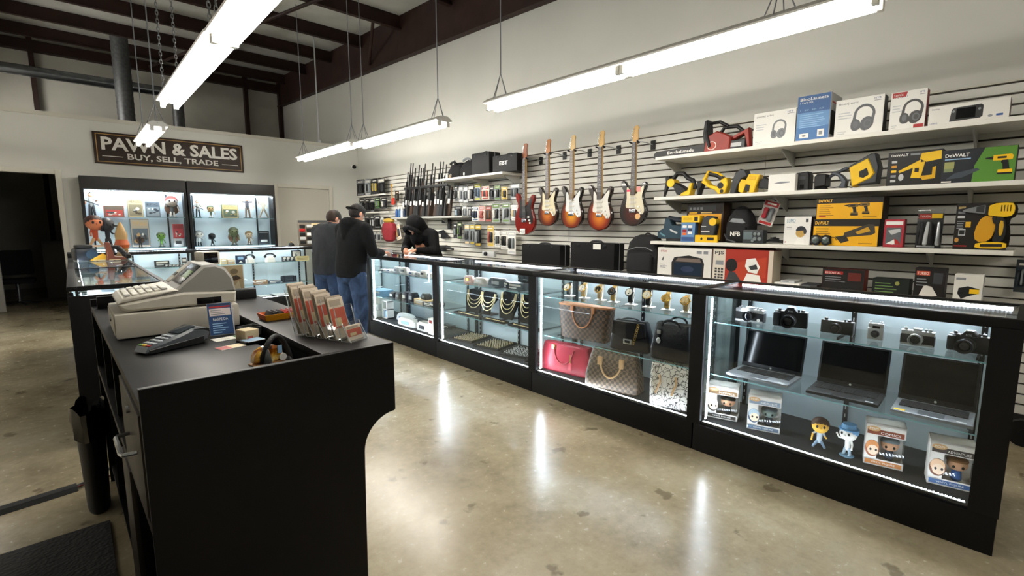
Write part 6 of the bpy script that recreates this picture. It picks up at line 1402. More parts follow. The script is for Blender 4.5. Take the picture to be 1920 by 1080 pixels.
cards2 = [(669,683,337,367,DK2,GREY,SBK,'black card at the left end of the corner rack'), (684,695,336,366,CLR,LGREY,CLR2,'clear grey card in the corner rack'), (697,708,335,364,DK2,DGREY,YEL,'card with a bright yellow part in the corner rack'), (709,721,334,367,DK2,WHITE,SBK,'black card with a white header in the corner rack'),
 (674,684,373,396,DK2,DGREY,SBK,'black pouch card at the left of the second corner row'), (685,693,373,397,DK2,DGREY,SBK,'second black pouch card in the second corner row'), (694,702,373,398,DK2,GREY,SBK,'third black pouch card in the second corner row'), (703,713,371,391,DK2,mat('#3d6a3a',.5),GRN,'black card with a green part in the second corner row'), (715,725,371,391,DK2,DGREY,WHITE,'black card with a white part in the second corner row'),
 (684,693,404,428,DK2,DGREY,SBK,'black holster card at the left of the third corner row'), (694,702,404,430,DK2,DGREY,LGREY,'black card with a grey clip in the third corner row'), (703,713,405,428,DK2,GREY,SBK,'black card at the right of the third corner row'), (700,706,434,452,CLR2,LGREY,WHITE,'clear card at the left of the lowest corner row'), (707,714,434,453,CLR2,WHITE,CLR,'clear card at the right of the lowest corner row'), (714,719,407,424,WHITE,LGREY,WHITE,'narrow white card behind the man with the dark cap')]
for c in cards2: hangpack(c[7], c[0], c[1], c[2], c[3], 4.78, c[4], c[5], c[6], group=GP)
for k, (v, u0, u1) in enumerate(((369, 668, 722), (399, 680, 728), (432, 684, 726))):
    a, c = at(u0, v, 0, 4.72), at(u1, v, 0, 4.72)
    t = thing('wire_shelf', ('upper', 'middle', 'lower')[k]+' narrow pale rail below the packs in the back corner', 'shelf', (XR, a.y, a.z), RW, 'rails in the back corner')
    B(0, -.2, -.012, a.y-c.y, -.18, .012, SHW).build('rail', t); B(.02, -.18, -.008, .04, 0, .008, SHW).build('arm', t); B(a.y-c.y-.04, -.18, -.008, a.y-c.y-.02, 0, .008, SHW).build('arm', t)
# toy guitar, small frame, bottles and red bag left of the gun rack
p, w, h = onwall(731, 742, 345, 385, 4.85)
t = thing('toy_guitar', 'small red and yellow toy guitar hanging left of the long guns', 'toy guitar', p+Vector((0,-w/2,h)), RW)
q = MB(); q.prism([(a*h, b*h-h) for a, b in smoothpoly([(-.13,.05),(.1,.0),(.17,.12),(.1,.22),(.14,.34),(-.02,.36),(-.12,.32),(-.08,.2)], 1)], -.02, .02, mat('#b5382a', .4), 'XZ', .006); q.build('body', t)
q = MB(); q.prism([(-.02*h,-.7*h),(.02*h,-.7*h),(.015*h,-.12*h),(-.015*h,-.12*h)], -.03, -.01, MAPLE, 'XZ').prism([(-.04*h,-.14*h),(.03*h,-.13*h),(.04*h,0),(-.03*h,0)], -.03, -.01, mat('#d8a83c', .4), 'XZ'); q.build('neck', t)
MB().cyl((0,0,-.14*h),(0,XR-4.85,-.12*h),.006,STEEL,n=6).build('hook', t)
hangpack('small dark framed card right of the toy guitar', 741, 748, 358, 378, 4.82, DK2, BROWN, mat('#3a3128',.5), group=GP)
for k, (u, c) in enumerate(((744, BLUE), (749, mat('#2d5a86',.4)), (754, WHITE), (758, NAVY))):
    p, w, h = onwall(u-3, u+3, 386, 398, 4.72, 1.60)
    t = thing('spray_bottle', ('leftmost blue', 'second blue', 'white-labelled', 'rightmost dark blue')[k]+' little bottle at the left end of the gun ledge', 'bottle', p+Vector((0,-w/2,0)), RW, 'little bottles on the gun ledge')
    MB().lathe([(.03,0),(.032,.01),(.032,.11),(.015,.14),(.015,.16)], c, n=12).build('bottle', t); MB().lathe([(.017,.16),(.017,.185)], WHITE, n=10).build('cap', t)
p, w, h = onwall(719, 741, 409, 453, 4.70)
t = thing('punch_bag', 'red cloth bag with a yellow top hanging behind the counter', 'bag', p+Vector((0,-w/2,0)), RW)
q = MB(); loft(q, [(0,w*.2,.04),(.03,w*.34,.07),(h*.45,w*.5,.09),(h*.75,w*.42,.07),(h*.82,w*.3,.05)], mat('#7d2029', .7, bump=.5, nscale=30.), 20, .7); q.build('body', t)
q = MB(); loft(q, [(h*.8,w*.3,.05),(h*.86,w*.4,.07),(h*.97,w*.34,.06),(h,w*.1,.02)], mat('#a88836', .6), 16, .8); q.build('cover', t)
MB().tube([(0,0,h),(0,.1,h+.03),(0,XR-4.70,h+.03)], .006, STEEL, 6).build('hook', t)
hangpack('long white and tan boxed tool behind the clerk, left of the hood', 741, 749, 421, 450, 4.76, WHITE, BEIGE, TAN, -.25, GP)
# hand truck at the right edge
t = thing('hand_truck', 'dark wheel and frame of a hand truck at the right edge, by the slat wall', 'hand truck', (4.5, -.06, 0), 0)
MB().cyl((0,0,.09),(.05,0,.09),.09,BLACK,n=20).cyl((-.005,0,.09),(.055,0,.09),.03,DARKMETAL,n=12).build('wheel', t)
MB().tube([(.025,-.02,.09),(.06,-.03,.4),(.1,-.04,.62)], .018, mat('#3a2622', .4), 10).build('post', t); B(-.05,-.2,.0,.1,-.12,.012,DARKMETAL).build('toe_plate', t)
MB().tube([(.06,-.16,.012),(.06,-.09,.06),(.03,-.02,.09)], .012, DARKMETAL, 8).build('axle_stay', t)
# ================================================================ cash desk
KM = LAMINATE; KD = mat('#2c251e', .45, noise=.2, nscale=7.)
k = thing('cash_desk', 'black laminate cash desk with a curved end panel, carrying the cash register', 'desk', (.088, 1.45, 0), radians(1.2))
arcp = [(.695-.115*cos(radians(a)), .692+.115*sin(radians(a))) for a in range(90, -1, -9)][::-1]
END = [(.0,0),(.57,0),(.575,.4)] + arcp + [(.70,.812),(.70,1.05),(0,1.05)]
q = MB(); q.prism(END, 0, .02, KM, 'XZ', .002); q.build('end_panel', k)
q = MB(); q.prism([(a, b) for a, b in END if b < 2], 1.98, 2.0, KM, 'XZ', .002); q.build('end_panel', k)
B(.46, .02, 1.022, .70, 1.98, 1.05, KM, bev=.003).build('ledge_top', k)
B(.66, .02, .81, .68, 1.98, 1.022, KM).build('ledge_apron', k)
q = MB(); n = len(arcp)
vs = [(x-.012, y, z) for y in (.02, 1.98) for x, z in arcp] + [(x-.03, y, z+.0) for y in (.02, 1.98) for x, z in arcp]
fs = [(i, i+1, n+i+1, n+i) for i in range(n-1)] + [(2*n+i, 3*n+i, 3*n+i+1, 2*n+i+1) for i in range(n-1)]
q.add(vs, fs, KM); q.build('cove_panel', k); B(.55, .02, .0, .568, 1.98, .70, KM).build('kick_panel', k)
B(0, .02, .985, .40, 1.98, 1.012, KM, bev=.002).build('worktop', k)
B(.46, .02, .88, .475, 1.98, 1.022, KM).build('ledge_riser', k); B(.38, .02, .86, .475, 1.98, .88, KM).build('cable_trough', k); B(.385, .02, .88, .40, 1.98, .985, KM).build('trough_side', k)
for y in (.50, 1.0, 1.5): B(.01, y, .1, .55, y+.018, .985, KM).build('divider', k)
B(.01, .02, .08, .55, 1.98, .1, KM).build('bottom_shelf', k); B(.01, .02, .66, .37, 1.98, .68, KM).build('shelf_board', k); B(.53, .02, .1, .55, 1.98, .98, KM).build('rear_board', k)
d = B(-.004, .03, .70, .014, .495, .975, KD, bev=.002).build('drawer', k)
q = MB(); q.tube([(-.004,.14,.84),(-.034,.145,.84),(-.038,.16,.84),(-.038,.29,.84),(-.034,.305,.84),(-.004,.31,.84)], .006, CHROME, 8); q.build('handle', d)
MB().cyl((-.004,.24,.935),(-.012,.24,.935),.011,CHROME,n=14).build('lock', d)
B(-.004, .505, .12, .014, .76, .64, KD, bev=.002).build('door', k); B(.0, .02, .655, .012, 1.98, .685, KM).build('rail', k)
# raised dark screen behind the register
B2 = tag(B(.07, 3.30, 1.012, .50, 3.33, 1.075, KM, bev=.002).build('desk_divider'), 'low black board standing across the desk behind the register', 'board')
# ---------------------------------------------------------------- cash register
RG = mat('#bdb8ac', .5, noise=.03); RG2 = mat('#a9a59a', .5); RG3 = mat('#8d8b86', .5); KEYM = mat('#d9d5ca', .45)
t = thing('cash_register', 'beige electronic cash register on its drawer at the back of the desk', 'cash register', (.095, 2.33, 1.012), 0)
dr = B(0, 0, .004, .42, .41, .098, RG, bev=.006).build('drawer', t)
q = MB(); q.box(-.003, .015, .014, .0, .395, .088, RG2, .001); q.build('drawer_face', dr); MB().cyl((0,.2,.06),(-.008,.2,.06),.012,CHROME,n=12).build('lock', dr)
prof = [(.045,.104),(.40,.104),(.415,.14),(.41,.212),(.385,.255),(.35,.272),(.285,.272),(.175,.165),(.02,.150),(.014,.132),(.03,.112)]
q = MB(); q.prism([(.045,.104),(.415,.104),(.42,.15),(.23,.165),(.05,.142),(.014,.134),(.025,.112)], .02, .39, RG, 'XZ', .010); q.build('lower_shell', t)
q = MB(); q.prism([(.02,.143),(.42,.152),(.412,.212),(.385,.255),(.35,.272),(.305,.27),(.20,.176),(.03,.152)], .028, .382, RG3, 'XZ', .010); q.build('upper_shell', t)
q = MB(); q.prism([(.016,.138),(.03,.156),(.195,.18),(.215,.172),(.05,.14)], .024, .386, RG, 'XZ', .006); q.build('keyboard_deck', t)
dx, dz = .165, .024
for i in range(6):
    for j in range(6):
        if i > 3 and j > 3: continue
        x = .040+.024*i; z = .1565+(x-.03)*.145; y = .05+.050*j
        o = MB(); o.T = Matrix.Translation((x, y, z)) @ Matrix.Rotation(-.145, 4, 'Y'); o.box(0, 0, 0, .018, .040, .007, KEYM if (i+j) % 5 else RG3, .002); o.build('key', t)
a = atan2(.094, .105)
def slope(x0, x1, y0, y1, h, m_, nm, par=t):
    o = MB(); o.T = Matrix.Translation((.20, 0, .176)) @ Matrix.Rotation(-a, 4, 'Y'); o.box(x0, y0, -.002, x1, y1, h, m_, .0012); return o.build(nm, par)
L = sqrt(.094**2+.105**2)
pn = slope(.03, L-.006, .045, .25, .003, mat('#1a1c1d', .25), 'display_panel')
slope(.06, .10, .06, .16, .0045, mat('#5d7a3a', .3), 'lcd_screen', pn); slope(.06, .10, .18, .22, .0045, DGREY, 'mode_key', pn)
slope(.015, L-.02, .275, .36, .003, RG2, 'receipt_cover'); slope(.05, .07, .29, .345, .005, SBK, 'paper_slot')
q = MB(); q.cyl((.375,.33,.235),(.375,.33,.262),.022,RG,n=14); q.build('display_post', t)
o = MB(); o.T = Matrix.Translation((.375,.33,.255)) @ Matrix.Rotation(.5, 4, 'Z'); o.box(-.045,-.03,-.005,.045,.03,.06,RG,.01); po = o.build('customer_display', t)
o = MB(); o.T = Matrix.Translation((.375,.33,.255)) @ Matrix.Rotation(.5, 4, 'Z'); o.box(-.04,-.0318,.004,.03,-.0295,.054,GLOSSBLACK,.001); o.build('display_window', t)
q = MB(); q.box(.27, .0185, .108, .36, .021, .135, GLOSSBLACK, .001); q.build('side_slot', t)
# ---------------------------------------------------------------- card terminal
t = thing('card_terminal', 'grey and black payment card terminal lying on the desk before the register', 'card terminal', (.138, 2.03, 1.012), radians(24))
q = MB(); q.prism([(0,.008),(.02,.0),(.17,.0),(.215,.01),(.225,.035),(.21,.058),(.16,.062),(.12,.05),(.01,.026)], -.04, .04, mat('#4c5258', .35), 'XZ', .008); q.build('body', t)
q = MB(); q.prism([(.005,.004),(.02,.0),(.2,.0),(.2,.03),(.01,.018)], -.042, .042, mat('#17191b', .4), 'XZ', .004); q.build('lower_shell', t)
q = MB(); q.T = Matrix.Translation((.12,0,.052)) @ Matrix.Rotation(-.28, 4, 'Y'); q.box(-.005,-.03,-.004,.055,.03,.003,mat('#2a3138', .15),.001); q.build('screen', t)
q = MB()
for i in range(4):
    for j in range(3): x = .028+.02*i; z = .0265+.219*(x-.01); q.box(x, -.03+.021*j, z, x+.014, -.03+.021*j+.016, z+.004, mat('#8d9498', .4), .0015).cut()
q.split('key', t)
for j, c in enumerate((RED, YEL, GRN)): B(.012, -.03+.021*j, .026, .022, -.03+.021*j+.016, .031, c, bev=.001).build('key', t)
q = MB(); q.prism([(.165,.06),(.212,.057),(.222,.04),(.20,.052)], -.041, .041, SBK, 'XZ', .001); q.build('printer_cover', t)
MB().ell((.222,.0,.03),(.012,.02,.012), LGREY, 10, 6).build('plug', t)
# ---------------------------------------------------------------- blue card sign
t = thing('card_sign', 'blue leaflet on a white slanted stand beside the register', 'sign', (.372, 2.17, 1.012), radians(-4))
WP = mat('#c6c7c8', .4)
q = MB(); q.prism([(-.0,.0),(.12,.0),(.10,.012),(.06,.03),(.04,.115),(.034,.115),(.004,.01)], 0, .085, WP, 'YZ') if 0 else q.tube([(.085,.10,.004),(.085,.05,.012),(.085,.045,.10)], .008, WP, 8); q.build('stand_foot', t)
q = MB(); q.T = Matrix.Rotation(radians(-22), 4, 'X'); q.box(0, .0, .002, .085, .004, .135, WP, .001); q.build('stand', t)
q = MB(); q.T = Matrix.Rotation(radians(-22), 4, 'X'); y = -.0008
q.rect(.001, .004, .084, .134, mat('#1f3f6b', .4), y); q.rect(.006, .082, .079, .112, mat('#d3c7c4', .5), y-.0004); q.rect(.006, .116, .079, .122, RED, y-.0004); q.rect(.006, .125, .079, .131, NAVY, y-.0004)
q.text('BASIPE.DA', .016, .062, .052, .011, WHITE, y-.0004)
for r_ in range(5): q.rect(.012, .012+.009*r_, .012+.03+.006*(r_*7 % 5), .0155+.009*r_, SKYB, y-.0004)
for r_ in range(3): q.rect(.01, .087+.008*r_, .06-.006*r_, .090+.008*r_, GREY, y-.0008)
q.build('leaflet', t, smooth=0)
q = MB(); q.prism([(0,0),(.075,0),(.06,.01),(.045,.035),(.045,.12),(.002,.006)], .0835, .0865, WP, 'YZ'); q.build('side_wing', t)
# ---------------------------------------------------------------- papers and boxes on the desk
def paper(name, label, x, y, rz, w, d, cols, z=1.0125):
    t = thing(name, label, 'card', (x, y, z), rz, 'printed cards on the desk')
    B(0, 0, 0, w, d, .001, PAPER).build('sheet', t)
    q = MB()
    for (a, c, m_) in cols: q.box(a*w, .004, .001, c*w, d-.004, .0014, m_)
    for r_ in range(4): q.box(.05*w, d*(.2+.17*r_), .0014, .05*w+.35*w, d*(.24+.17*r_), .0016, GREY)
    q.build('print', t, smooth=0)
paper('leaflet_card', 'white and green card lying on the desk by the kraft box', .37, 2.055, radians(8), .13, .06, ((.02,.55,PAPER),(.58,.98,mat('#3d6d2e', .5))))
paper('leaflet_card', 'red and cream card lying nearest the end of the desk', .357, 1.90, radians(14), .085, .055, ((.0,.45,mat('#b84a4a', .5)),(.45,1.,mat('#d3c3a0', .5))))
paper('leaflet_card', 'pale blue card lying right of the red card', .447, 1.925, radians(14), .065, .06, ((.0,1.,mat('#8fb0cc', .5)),), 1.022)
B3 = thing('card_block', 'low black block that the blue card lies on', 'block', (.40, 1.925, 1.0125), radians(14)); B(.04, 0, 0, .115, .065, .009, SBK, bev=.002).build('body', B3); B(.05, .01, .009, .105, .055, .0092, DGREY).build('pad', B3)
KR = mat('#c2b08e', .65)
t = thing('kraft_box', 'small cream cardboard box on the desk beside the ledge', 'box', (.470, 1.985, 1.0125), radians(20))
B(-.02, 0, 0, .035, .06, .042, KR, bev=.002).build('carton', t); q = MB(); q.rect(-.012, .008, .01, .02, mat('#b05a4a', .5), -.0006); q.box(-.015, .01, .042, .03, .05, .0424, mat('#b9a983', .6)); q.build('print', t, smooth=0)
t = thing('open_box', 'open dark grey box behind the cream cardboard box', 'box', (.48, 2.06, 1.0125), radians(20))
q = MB(); q.box(0, 0, 0, .07, .003, .035, DGREY); q.box(0, .07, 0, .07, .073, .035, DGREY); q.box(0, 0, 0, .003, .073, .035, DGREY); q.box(.067, 0, 0, .07, .073, .035, DGREY); q.box(0, 0, 0, .07, .073, .003, SBK); q.build('box_walls', t)
B(.004, .004, .003, .066, .069, .008, BEIGE).build('insert', t)
# golden tape dispenser
t = thing('tape_dispenser', 'glossy amber dispenser near the edge of the desk panel', 'dispenser', (.385, 1.60, 1.0125), radians(10))
m, nt, b, tc = nodemat('amber_swirl', .12); b.inputs['Coat Weight'].default_value = .8
n = nt.nodes.new('ShaderNodeTexNoise'); n.inputs['Scale'].default_value = 30; n.inputs['Detail'].default_value = 3; nt.links.new(tc.outputs['Object'], n.inputs['Vector'])
nt.links.new(ramp(nt, n.outputs['Fac'], [(.3, '#2a1206'), (.45, '#8a4a12'), (.58, '#d8a53a'), (.7, '#f0dc9a')]), b.inputs['Base Color'])
q = MB(); q.prism(smoothpoly([(0,0),(.09,0),(.095,.035),(.08,.055),(.04,.058),(.005,.04)], 1), 0, .04, m, 'XZ', .008); q.build('body', t)
B(-.002, -.002, 0, .098, .042, .005, mat('#b58a5a', .2), bev=.002).build('base', t); q = MB(); q.cyl((.088,-.004,.016),(.088,.004,.016),.012,WHITE,n=14); q.build('tape_roll', t)
B(.072, -.0035, .03, .086, -.0005, .055, SKYB).build('label_sticker', t)
# headphones in the trough
t = thing('headphones', 'dark headphones with a silver ear cup stuck between desk and ledge', 'headphones', (.455, 1.63, .95), radians(20))
q = MB(); q.tube([(-.0+.055*cos(a_), .012*sin(a_*2), .06+.085*sin(a_)) for a_ in [radians(x) for x in range(-40, 221, 20)]], .008, SBK, 10); q.build('headband', t)
q = MB(); q.ell((-.04,-.005,.06),(.012,.03,.062), mat('#6f7376', .3, .6), 16, 10); q.build('ear_cup', t); q = MB(); q.ell((.045,0,.03),(.014,.03,.04), SBK, 14, 9); q.build('ear_cup', t)
B(-.06, -.036, .06, -.045, -.03, .075, BLACK, bev=.001).build('badge', t)
MB().tube([(.02,0,-.068),(.03,.03,-.06),(.0,.05,-.06),(-.03,.02,-.066)], .004, SBK, 6).build('cord', t); 
# orange tray of cards
OT = mat('#b8541c', .35, noise=.1); OT2 = mat('#c98a1e', .35)
t = thing('card_tray', 'orange open tray with packs of cards on the black ledge', 'tray', (.565, 2.135, 1.051), radians(4))
q = MB(); W_, D_, H_ = .135, .10, .026
q.box(.008, .008, 0, W_-.008, D_-.008, .003, OT)
for pts in (((.008,.008,0),(W_-.008,.008,0),(W_,0,H_),(0,0,H_)), ((.008,D_-.008,0),(W_-.008,D_-.008,0),(W_,D_,H_),(0,D_,H_)), ((.008,.008,0),(.008,D_-.008,0),(0,D_,H_),(0,0,H_)), ((W_-.008,.008,0),(W_-.008,D_-.008,0),(W_,D_,H_),(W_,0,H_))):
    c = Vector((W_/2, D_/2, .03)); inn = [tuple(Vector(p_)+(c-Vector(p_)).normalized()*.004) for p_ in pts]
    q.add(list(pts)+inn, [(0,1,2,3),(7,6,5,4),(0,4,5,1),(1,5,6,2),(2,6,7,3),(3,7,4,0)], OT2 if pts[0][1] < .05 and pts[1][0] > .1 else OT)
q.build('tray', t, smooth=0)
for j, (x, c1, c2) in enumerate(((.018, BLACK, WHITE), (.036, BLACK, PAPER), (.056, SBK, RED), (.076, RED, PAPER), (.096, mat('#8a2018', .4), PAPER), (.112, RED, BEIGE))):
    p_ = thing('card_pack', ('leftmost black', 'second black and white', 'third black and red', 'fourth red', 'fifth dark red', 'rightmost red and beige')[j]+' pack of cards in the orange tray', 'card pack', tuple(t.location+Vector((x, .012, .006))), radians(4), 'packs of cards in the orange tray')
    o = MB(); o.T = Matrix.Rotation(.5, 4, 'Y'); o.box(0, 0, 0, .010, .07, .034, c1, .001); o.build('pack', p_)
    o = MB(); o.T = Matrix.Rotation(.5, 4, 'Y'); o.box(.002, .006, .034, .008, .064, .0345, c2); o.build('print', p_, smooth=0)
# brochure holders
ACR = glassmat((.965,.97,.97), .7, .015); ACE = mat('#c9d0d2', .15)
BR1, BR2, BR3 = mat('#b5503a', .5), mat('#d9cbb8', .5), mat('#a89a88', .5)
for j in range(5):
    x = .575+.020*j; y0 = 1.80-.055*j; H_ = (.165, .16, .145, .14, .12)[j]; tl = .26
    t = thing('brochure_holder', ('rearmost and tallest', 'second', 'middle', 'fourth', 'frontmost, nearly empty')[j]+' clear acrylic brochure holder on the ledge, counted from the tray', 'brochure holder', (x, y0, 1.051), radians(-66), 'clear brochure holders on the ledge')
    w_ = .085
    def PR(pts, a_, b_, m_, nm, par=t): o = MB(); o.prism(pts, a_, b_, m_, 'XZ'); return o.build(nm, par, smooth=0)
    PR([(-.004-tl*H_,H_),(-tl*H_,H_),(.0,.012),(-.004,.012)], 0, w_, ACR, 'rear_wall'); PR([(.016-tl*.06,.065),(.019-tl*.06,.065),(.037,.006),(.034,.006)], 0, w_, ACR, 'pocket_wall'); PR([(-.004,.0),(.04,.0),(.04,.003),(-.004,.003)], 0, w_, ACR, 'foot')
    for yy in (0, w_-.002): PR([(-tl*H_*.6,H_*.6),(.016-tl*.06,.065),(.036,.003),(-.002,.003)], yy, yy+.002, ACR, 'side_wall')
    q = MB()
    for yy in (0, w_): q.tube([(-tl*H_,yy,H_),(-.002,yy,.003),(.038,yy,.003),(.017-tl*.06,yy,.065)], .0016, ACE, 5).cut()
    q.split('polished_edge', t)
    nb = (3, 3, 3, 2, 1)[j]; hb = (.17, .165, .15, .14, .05)[j]
    for i in range(nb):
        p_ = thing('brochure', ('front', 'middle', 'rear')[i]+' folded leaflet in the '+('rearmost', 'second', 'middle', 'fourth', 'frontmost')[j]+' acrylic holder', 'brochure', (x+(.020-.007*i)*cos(radians(-66)), y0+(.020-.007*i)*sin(radians(-66)), 1.055), radians(-66), 'leaflets in the brochure holders')
        o = MB(); s_ = .006*i; o.prism([(0,.0),(.004,.0),(.004-tl*(hb+s_),hb+s_),(-tl*(hb+s_),hb+s_)], .006, w_-.006, (BR2, BR3, BR2)[i], 'XZ'); o.build('sheets', p_, smooth=0)
        o = MB(); c = (BR1, BR1, BR2)[i]
        def F(z0, z1, ya, yb, m_, e=.0008): o.add([(.004-tl*z0+e, ya, z0), (.004-tl*z0+e, yb, z0), (.004-tl*z1+e, yb, z1), (.004-tl*z1+e, ya, z1)], [(0,1,2,3)], m_)
        F(.25*hb, .75*hb, .008, w_-.008, c); F(.8*hb, .95*hb, .012, w_-.02, BR3); F(.3*hb, .5*hb, .02, .05, BEIGE, .0014)
        o.box(.0-tl*.6*hb, .005, .3*hb, .002-tl*.6*hb, .0059, .32*hb, c); o.build('print', p_, smooth=0)
# cream picture in a clear stand and a black stand at the far end of the ledge
t = thing('picture_stand', 'cream photo in a clear stand at the far end of the ledge', 'picture', (.60, 3.04, 1.051), radians(-8))
B(0, .01, .012, .105, .016, .175, mat('#b9a582', .5), bev=.001).build('photo', t); B(-.004, .004, .0, .109, .009, .18, ACR).build('clear_plate', t, smooth=0); B(-.004, -.03, 0, .109, .05, .006, ACR).build('foot', t, smooth=0)
q = MB(); q.poly([(.03,.02),(.09,.03),(.08,.09),(.06,.06),(.045,.085)], mat('#d6c8a8', .5), .0095); q.poly([(.02,.1),(.07,.12),(.095,.1),(.06,.088)], mat('#4b4238', .5), .0093); q.disc(.06, .14, .02, .015, mat('#8a7a5e', .5), .0093); q.build('print', t, smooth=0)
t = thing('phone_stand', 'black slanted phone holder beside the register at the far end', 'stand', (.555, 3.0, 1.051), radians(-6))
q = MB(); q.T = Matrix.Rotation(-.2, 4, 'X'); q.box(0, 0, 0, .035, .012, .17, SBK, .003); q.build('holder', t); B(-.01, -.02, 0, .05, .06, .012, SBK, bev=.003).build('foot', t)
t = thing('black_box', 'small black box at the far end of the ledge', 'box', (.63, 2.9, 1.051), radians(-6)); B(0, 0, 0, .10, .07, .05, SBK, bev=.004).build('body', t); B(.01, .01, .05, .09, .06, .052, DGREY).build('lid', t)
# ---------------------------------------------------------------- toys piled on the far left case
GTY = 'toys piled on the left showcase'
def lp(u, v, z=1.062): p_ = at(u, v, 2, z); return p_
p_ = Vector((.02, 7.0, 1.062))
t = thing('toy_projector', 'bulky blue-black toy device at the left of the toy pile', 'toy', p_, .2, GTY)
B(0, 0, 0, .19, .2, .135, mat('#161c24', .35), bev=.03).build('body', t); q = MB(); q.cyl((.13,-.0,.07),(.13,-.04,.07),.05,mat('#2a3a48', .25),n=18); q.build('lens', t); B(.02, .03, .135, .16, .16, .172, SBK, bev=.015).build('top_grip', t)
t = thing('toy_board', 'long tan toy board lying across the toy pile', 'toy', (.05, 7.30, 1.20), .06, GTY)
q = MB(); q.prism(smoothpoly([(0,.02),(.08,.0),(.34,.0),(.40,.03),(.36,.08),(.1,.10),(.02,.07)], 1), 0, .02, mat('#c9a78a', .5), 'XY', .004); q.build('deck', t); q = MB()
for x in (.08, .3): q.box(x, .03, -.14, x+.02, .05, 0, SBK).cut()
q.split('leg', t)
toy('plush_toy', 'large seated orange and cream doll with a red face on the toy board', (.21, 7.34, 1.22), .3, .33, mat('#a9623f', .6), mat('#2c120e', .6), mat('#9c3f1f', .6), mat('#b8956f', .6), None, True, 'toy', GTY, arms=(-.2, .9), stance=.9)
def beak(t_, h, sh, hz): MB().cyl((.02*h,-.16*h,hz),(.26*h,-.2*h,hz-.03*h),.05*h,FBK,.01,10).build('beak', t_)
toy('plush_toy', 'black bird-like toy behind the orange doll', (.32, 7.37, 1.22), .5, .30, FBK, FBK, FBK, FBK, None, True, 'toy', GTY, arms=(.9, .2), extra=beak)
t = thing('bottle_toy', 'tan and orange bottle-shaped toy at the right of the toy pile', 'toy', (.435, 7.25, 1.062), 0, GTY)
MB().lathe([(.07,0),(.075,.03),(.05,.06),(.06,.12)], mat('#84693f', .5), n=16).build('base', t); MB().lathe([(.06,.12),(.075,.16),(.06,.2),(.055,.22)], mat('#9a4a22', .5), n=16).build('belly', t); MB().lathe([(.055,.22),(.06,.27),(.045,.33),(.03,.37),(.01,.42)], mat('#94764a', .5), n=16).build('neck', t)
for k_, (lb, x, y, pts, m_) in enumerate((('flat yellow toy wedge at the front of the toy pile', .20, 6.95, [(0,0),(.2,0),(.19,.02),(.11,.075),(.03,.03)], mat('#c99a2a', .5)), ('brown boot-shaped toy part lying at the front of the pile', .33, 6.9, [(0,0),(.17,0),(.18,.03),(.07,.05),(.04,.2),(.0,.2),(.01,.06)], mat('#5a2c1c', .4)))):
    t = thing('toy_piece', lb, 'toy', (x-.06, y, 1.062), .1, GTY); q = MB(); q.prism(pts, 0, .08, m_, 'XZ', .006); q.build('body', t); B(.02, -.002, .004, .12, 0, .012, BEIGE).build('stripe', t)
t = thing('toy_tube', 'ribbed black toy tube trailing at the right of the toy pile', 'toy', (.37, 6.98, 1.075), 0, GTY)
pts = [(0,.05,.13),(.04,.02,.09),(.07,-.02,.04),(.10,-.08,.02)]; dense = [tuple(Vector(pts[i]).lerp(Vector(pts[i+1]), f/5)) for i in range(3) for f in range(5)]
MB().tube(dense, [.032 if i % 2 else .024 for i in range(len(dense))], SBK, 12).build('hose', t); MB().cyl((-.06,.06,.14),(0,.05,.13),.02,SBK,n=10).build('nozzle', t); MB().cyl((-.04,.055,-.012),(-.04,.055,.13),.01,DGREY,n=8).build('support', t)
# ---------------------------------------------------------------- eyewear card stand behind the first man
a = at(560, 460, 1, 9.15)
t = thing('eyewear_display', 'counter card rack of small goods on the back showcase, left of the man in grey', 'display rack', (at(560, 460, 1, 9.15).x, 9.15, 1.06), 0)
w = at(616, 460, 1, 9.15).x-a.x; h = at(590, 413, 1, 9.15).z-1.06
B(0, 0, 0, w, .02, h, mat('#6a6255', .5), bev=.003).build('board', t); q = MB(); q.rect(.02*w, .9*h, .98*w, .99*h, DGREY, -.0006); q.rect(.45*w, .3*h, .98*w, .88*h, BEIGE, -.0006); q.build('print', t, smooth=0); B(0, -.08, 0, w, .0, .02, SBK).build('foot', t)
for r_ in range(5):
    for c_ in range(4):
        B(w*(.05+.23*c_), -.022, h*(.1+.155*r_), w*(.05+.23*c_)+w*.18, -.001, h*(.1+.155*r_)+h*.11, (CK, LGREY, CK, RED if r_ == 3 else WHITE)[(c_+r_) % 4], bev=.006).build('card', t)
p_ = at(548, 462, 1, 9.15)
t = thing('cap_knob', 'small dark ornament on the back showcase by the white door', 'ornament', (p_.x, 9.2, 1.06), 0); MB().lathe([(.05,0),(.055,.02),(.04,.06),(.012,.075)], CK, n=16).build('body', t); MB().ell((0,0,.08), .012, GOLD, 8, 6).build('knob', t)
# price tag and box on the clerk's counter
t = thing('counter_box', 'small grey clear box on the counter between the men and the clerk', 'box', (3.10, 6.10, 1.06), RW); B(0, 0, 0, .2, .1, .07, mat('#8b8a86', .3), bev=.006).build('body', t); B(.02, .01, .07, .18, .09, .074, mat('#b59a92', .4)).build('lid', t); B(.12, -.002, .02, .16, 0, .05, NAVY).build('print', t)
t = thing('receipt_paper', 'white papers lying on the counter under the man\'s hand', 'paper', (2.93, 5.80, 1.06), .2); B(0, -.1, 0, .12, .1, .003, WHITE).build('sheet', t); B(.03, -.06, .003, .15, .08, .006, PAPER).build('sheet', t)
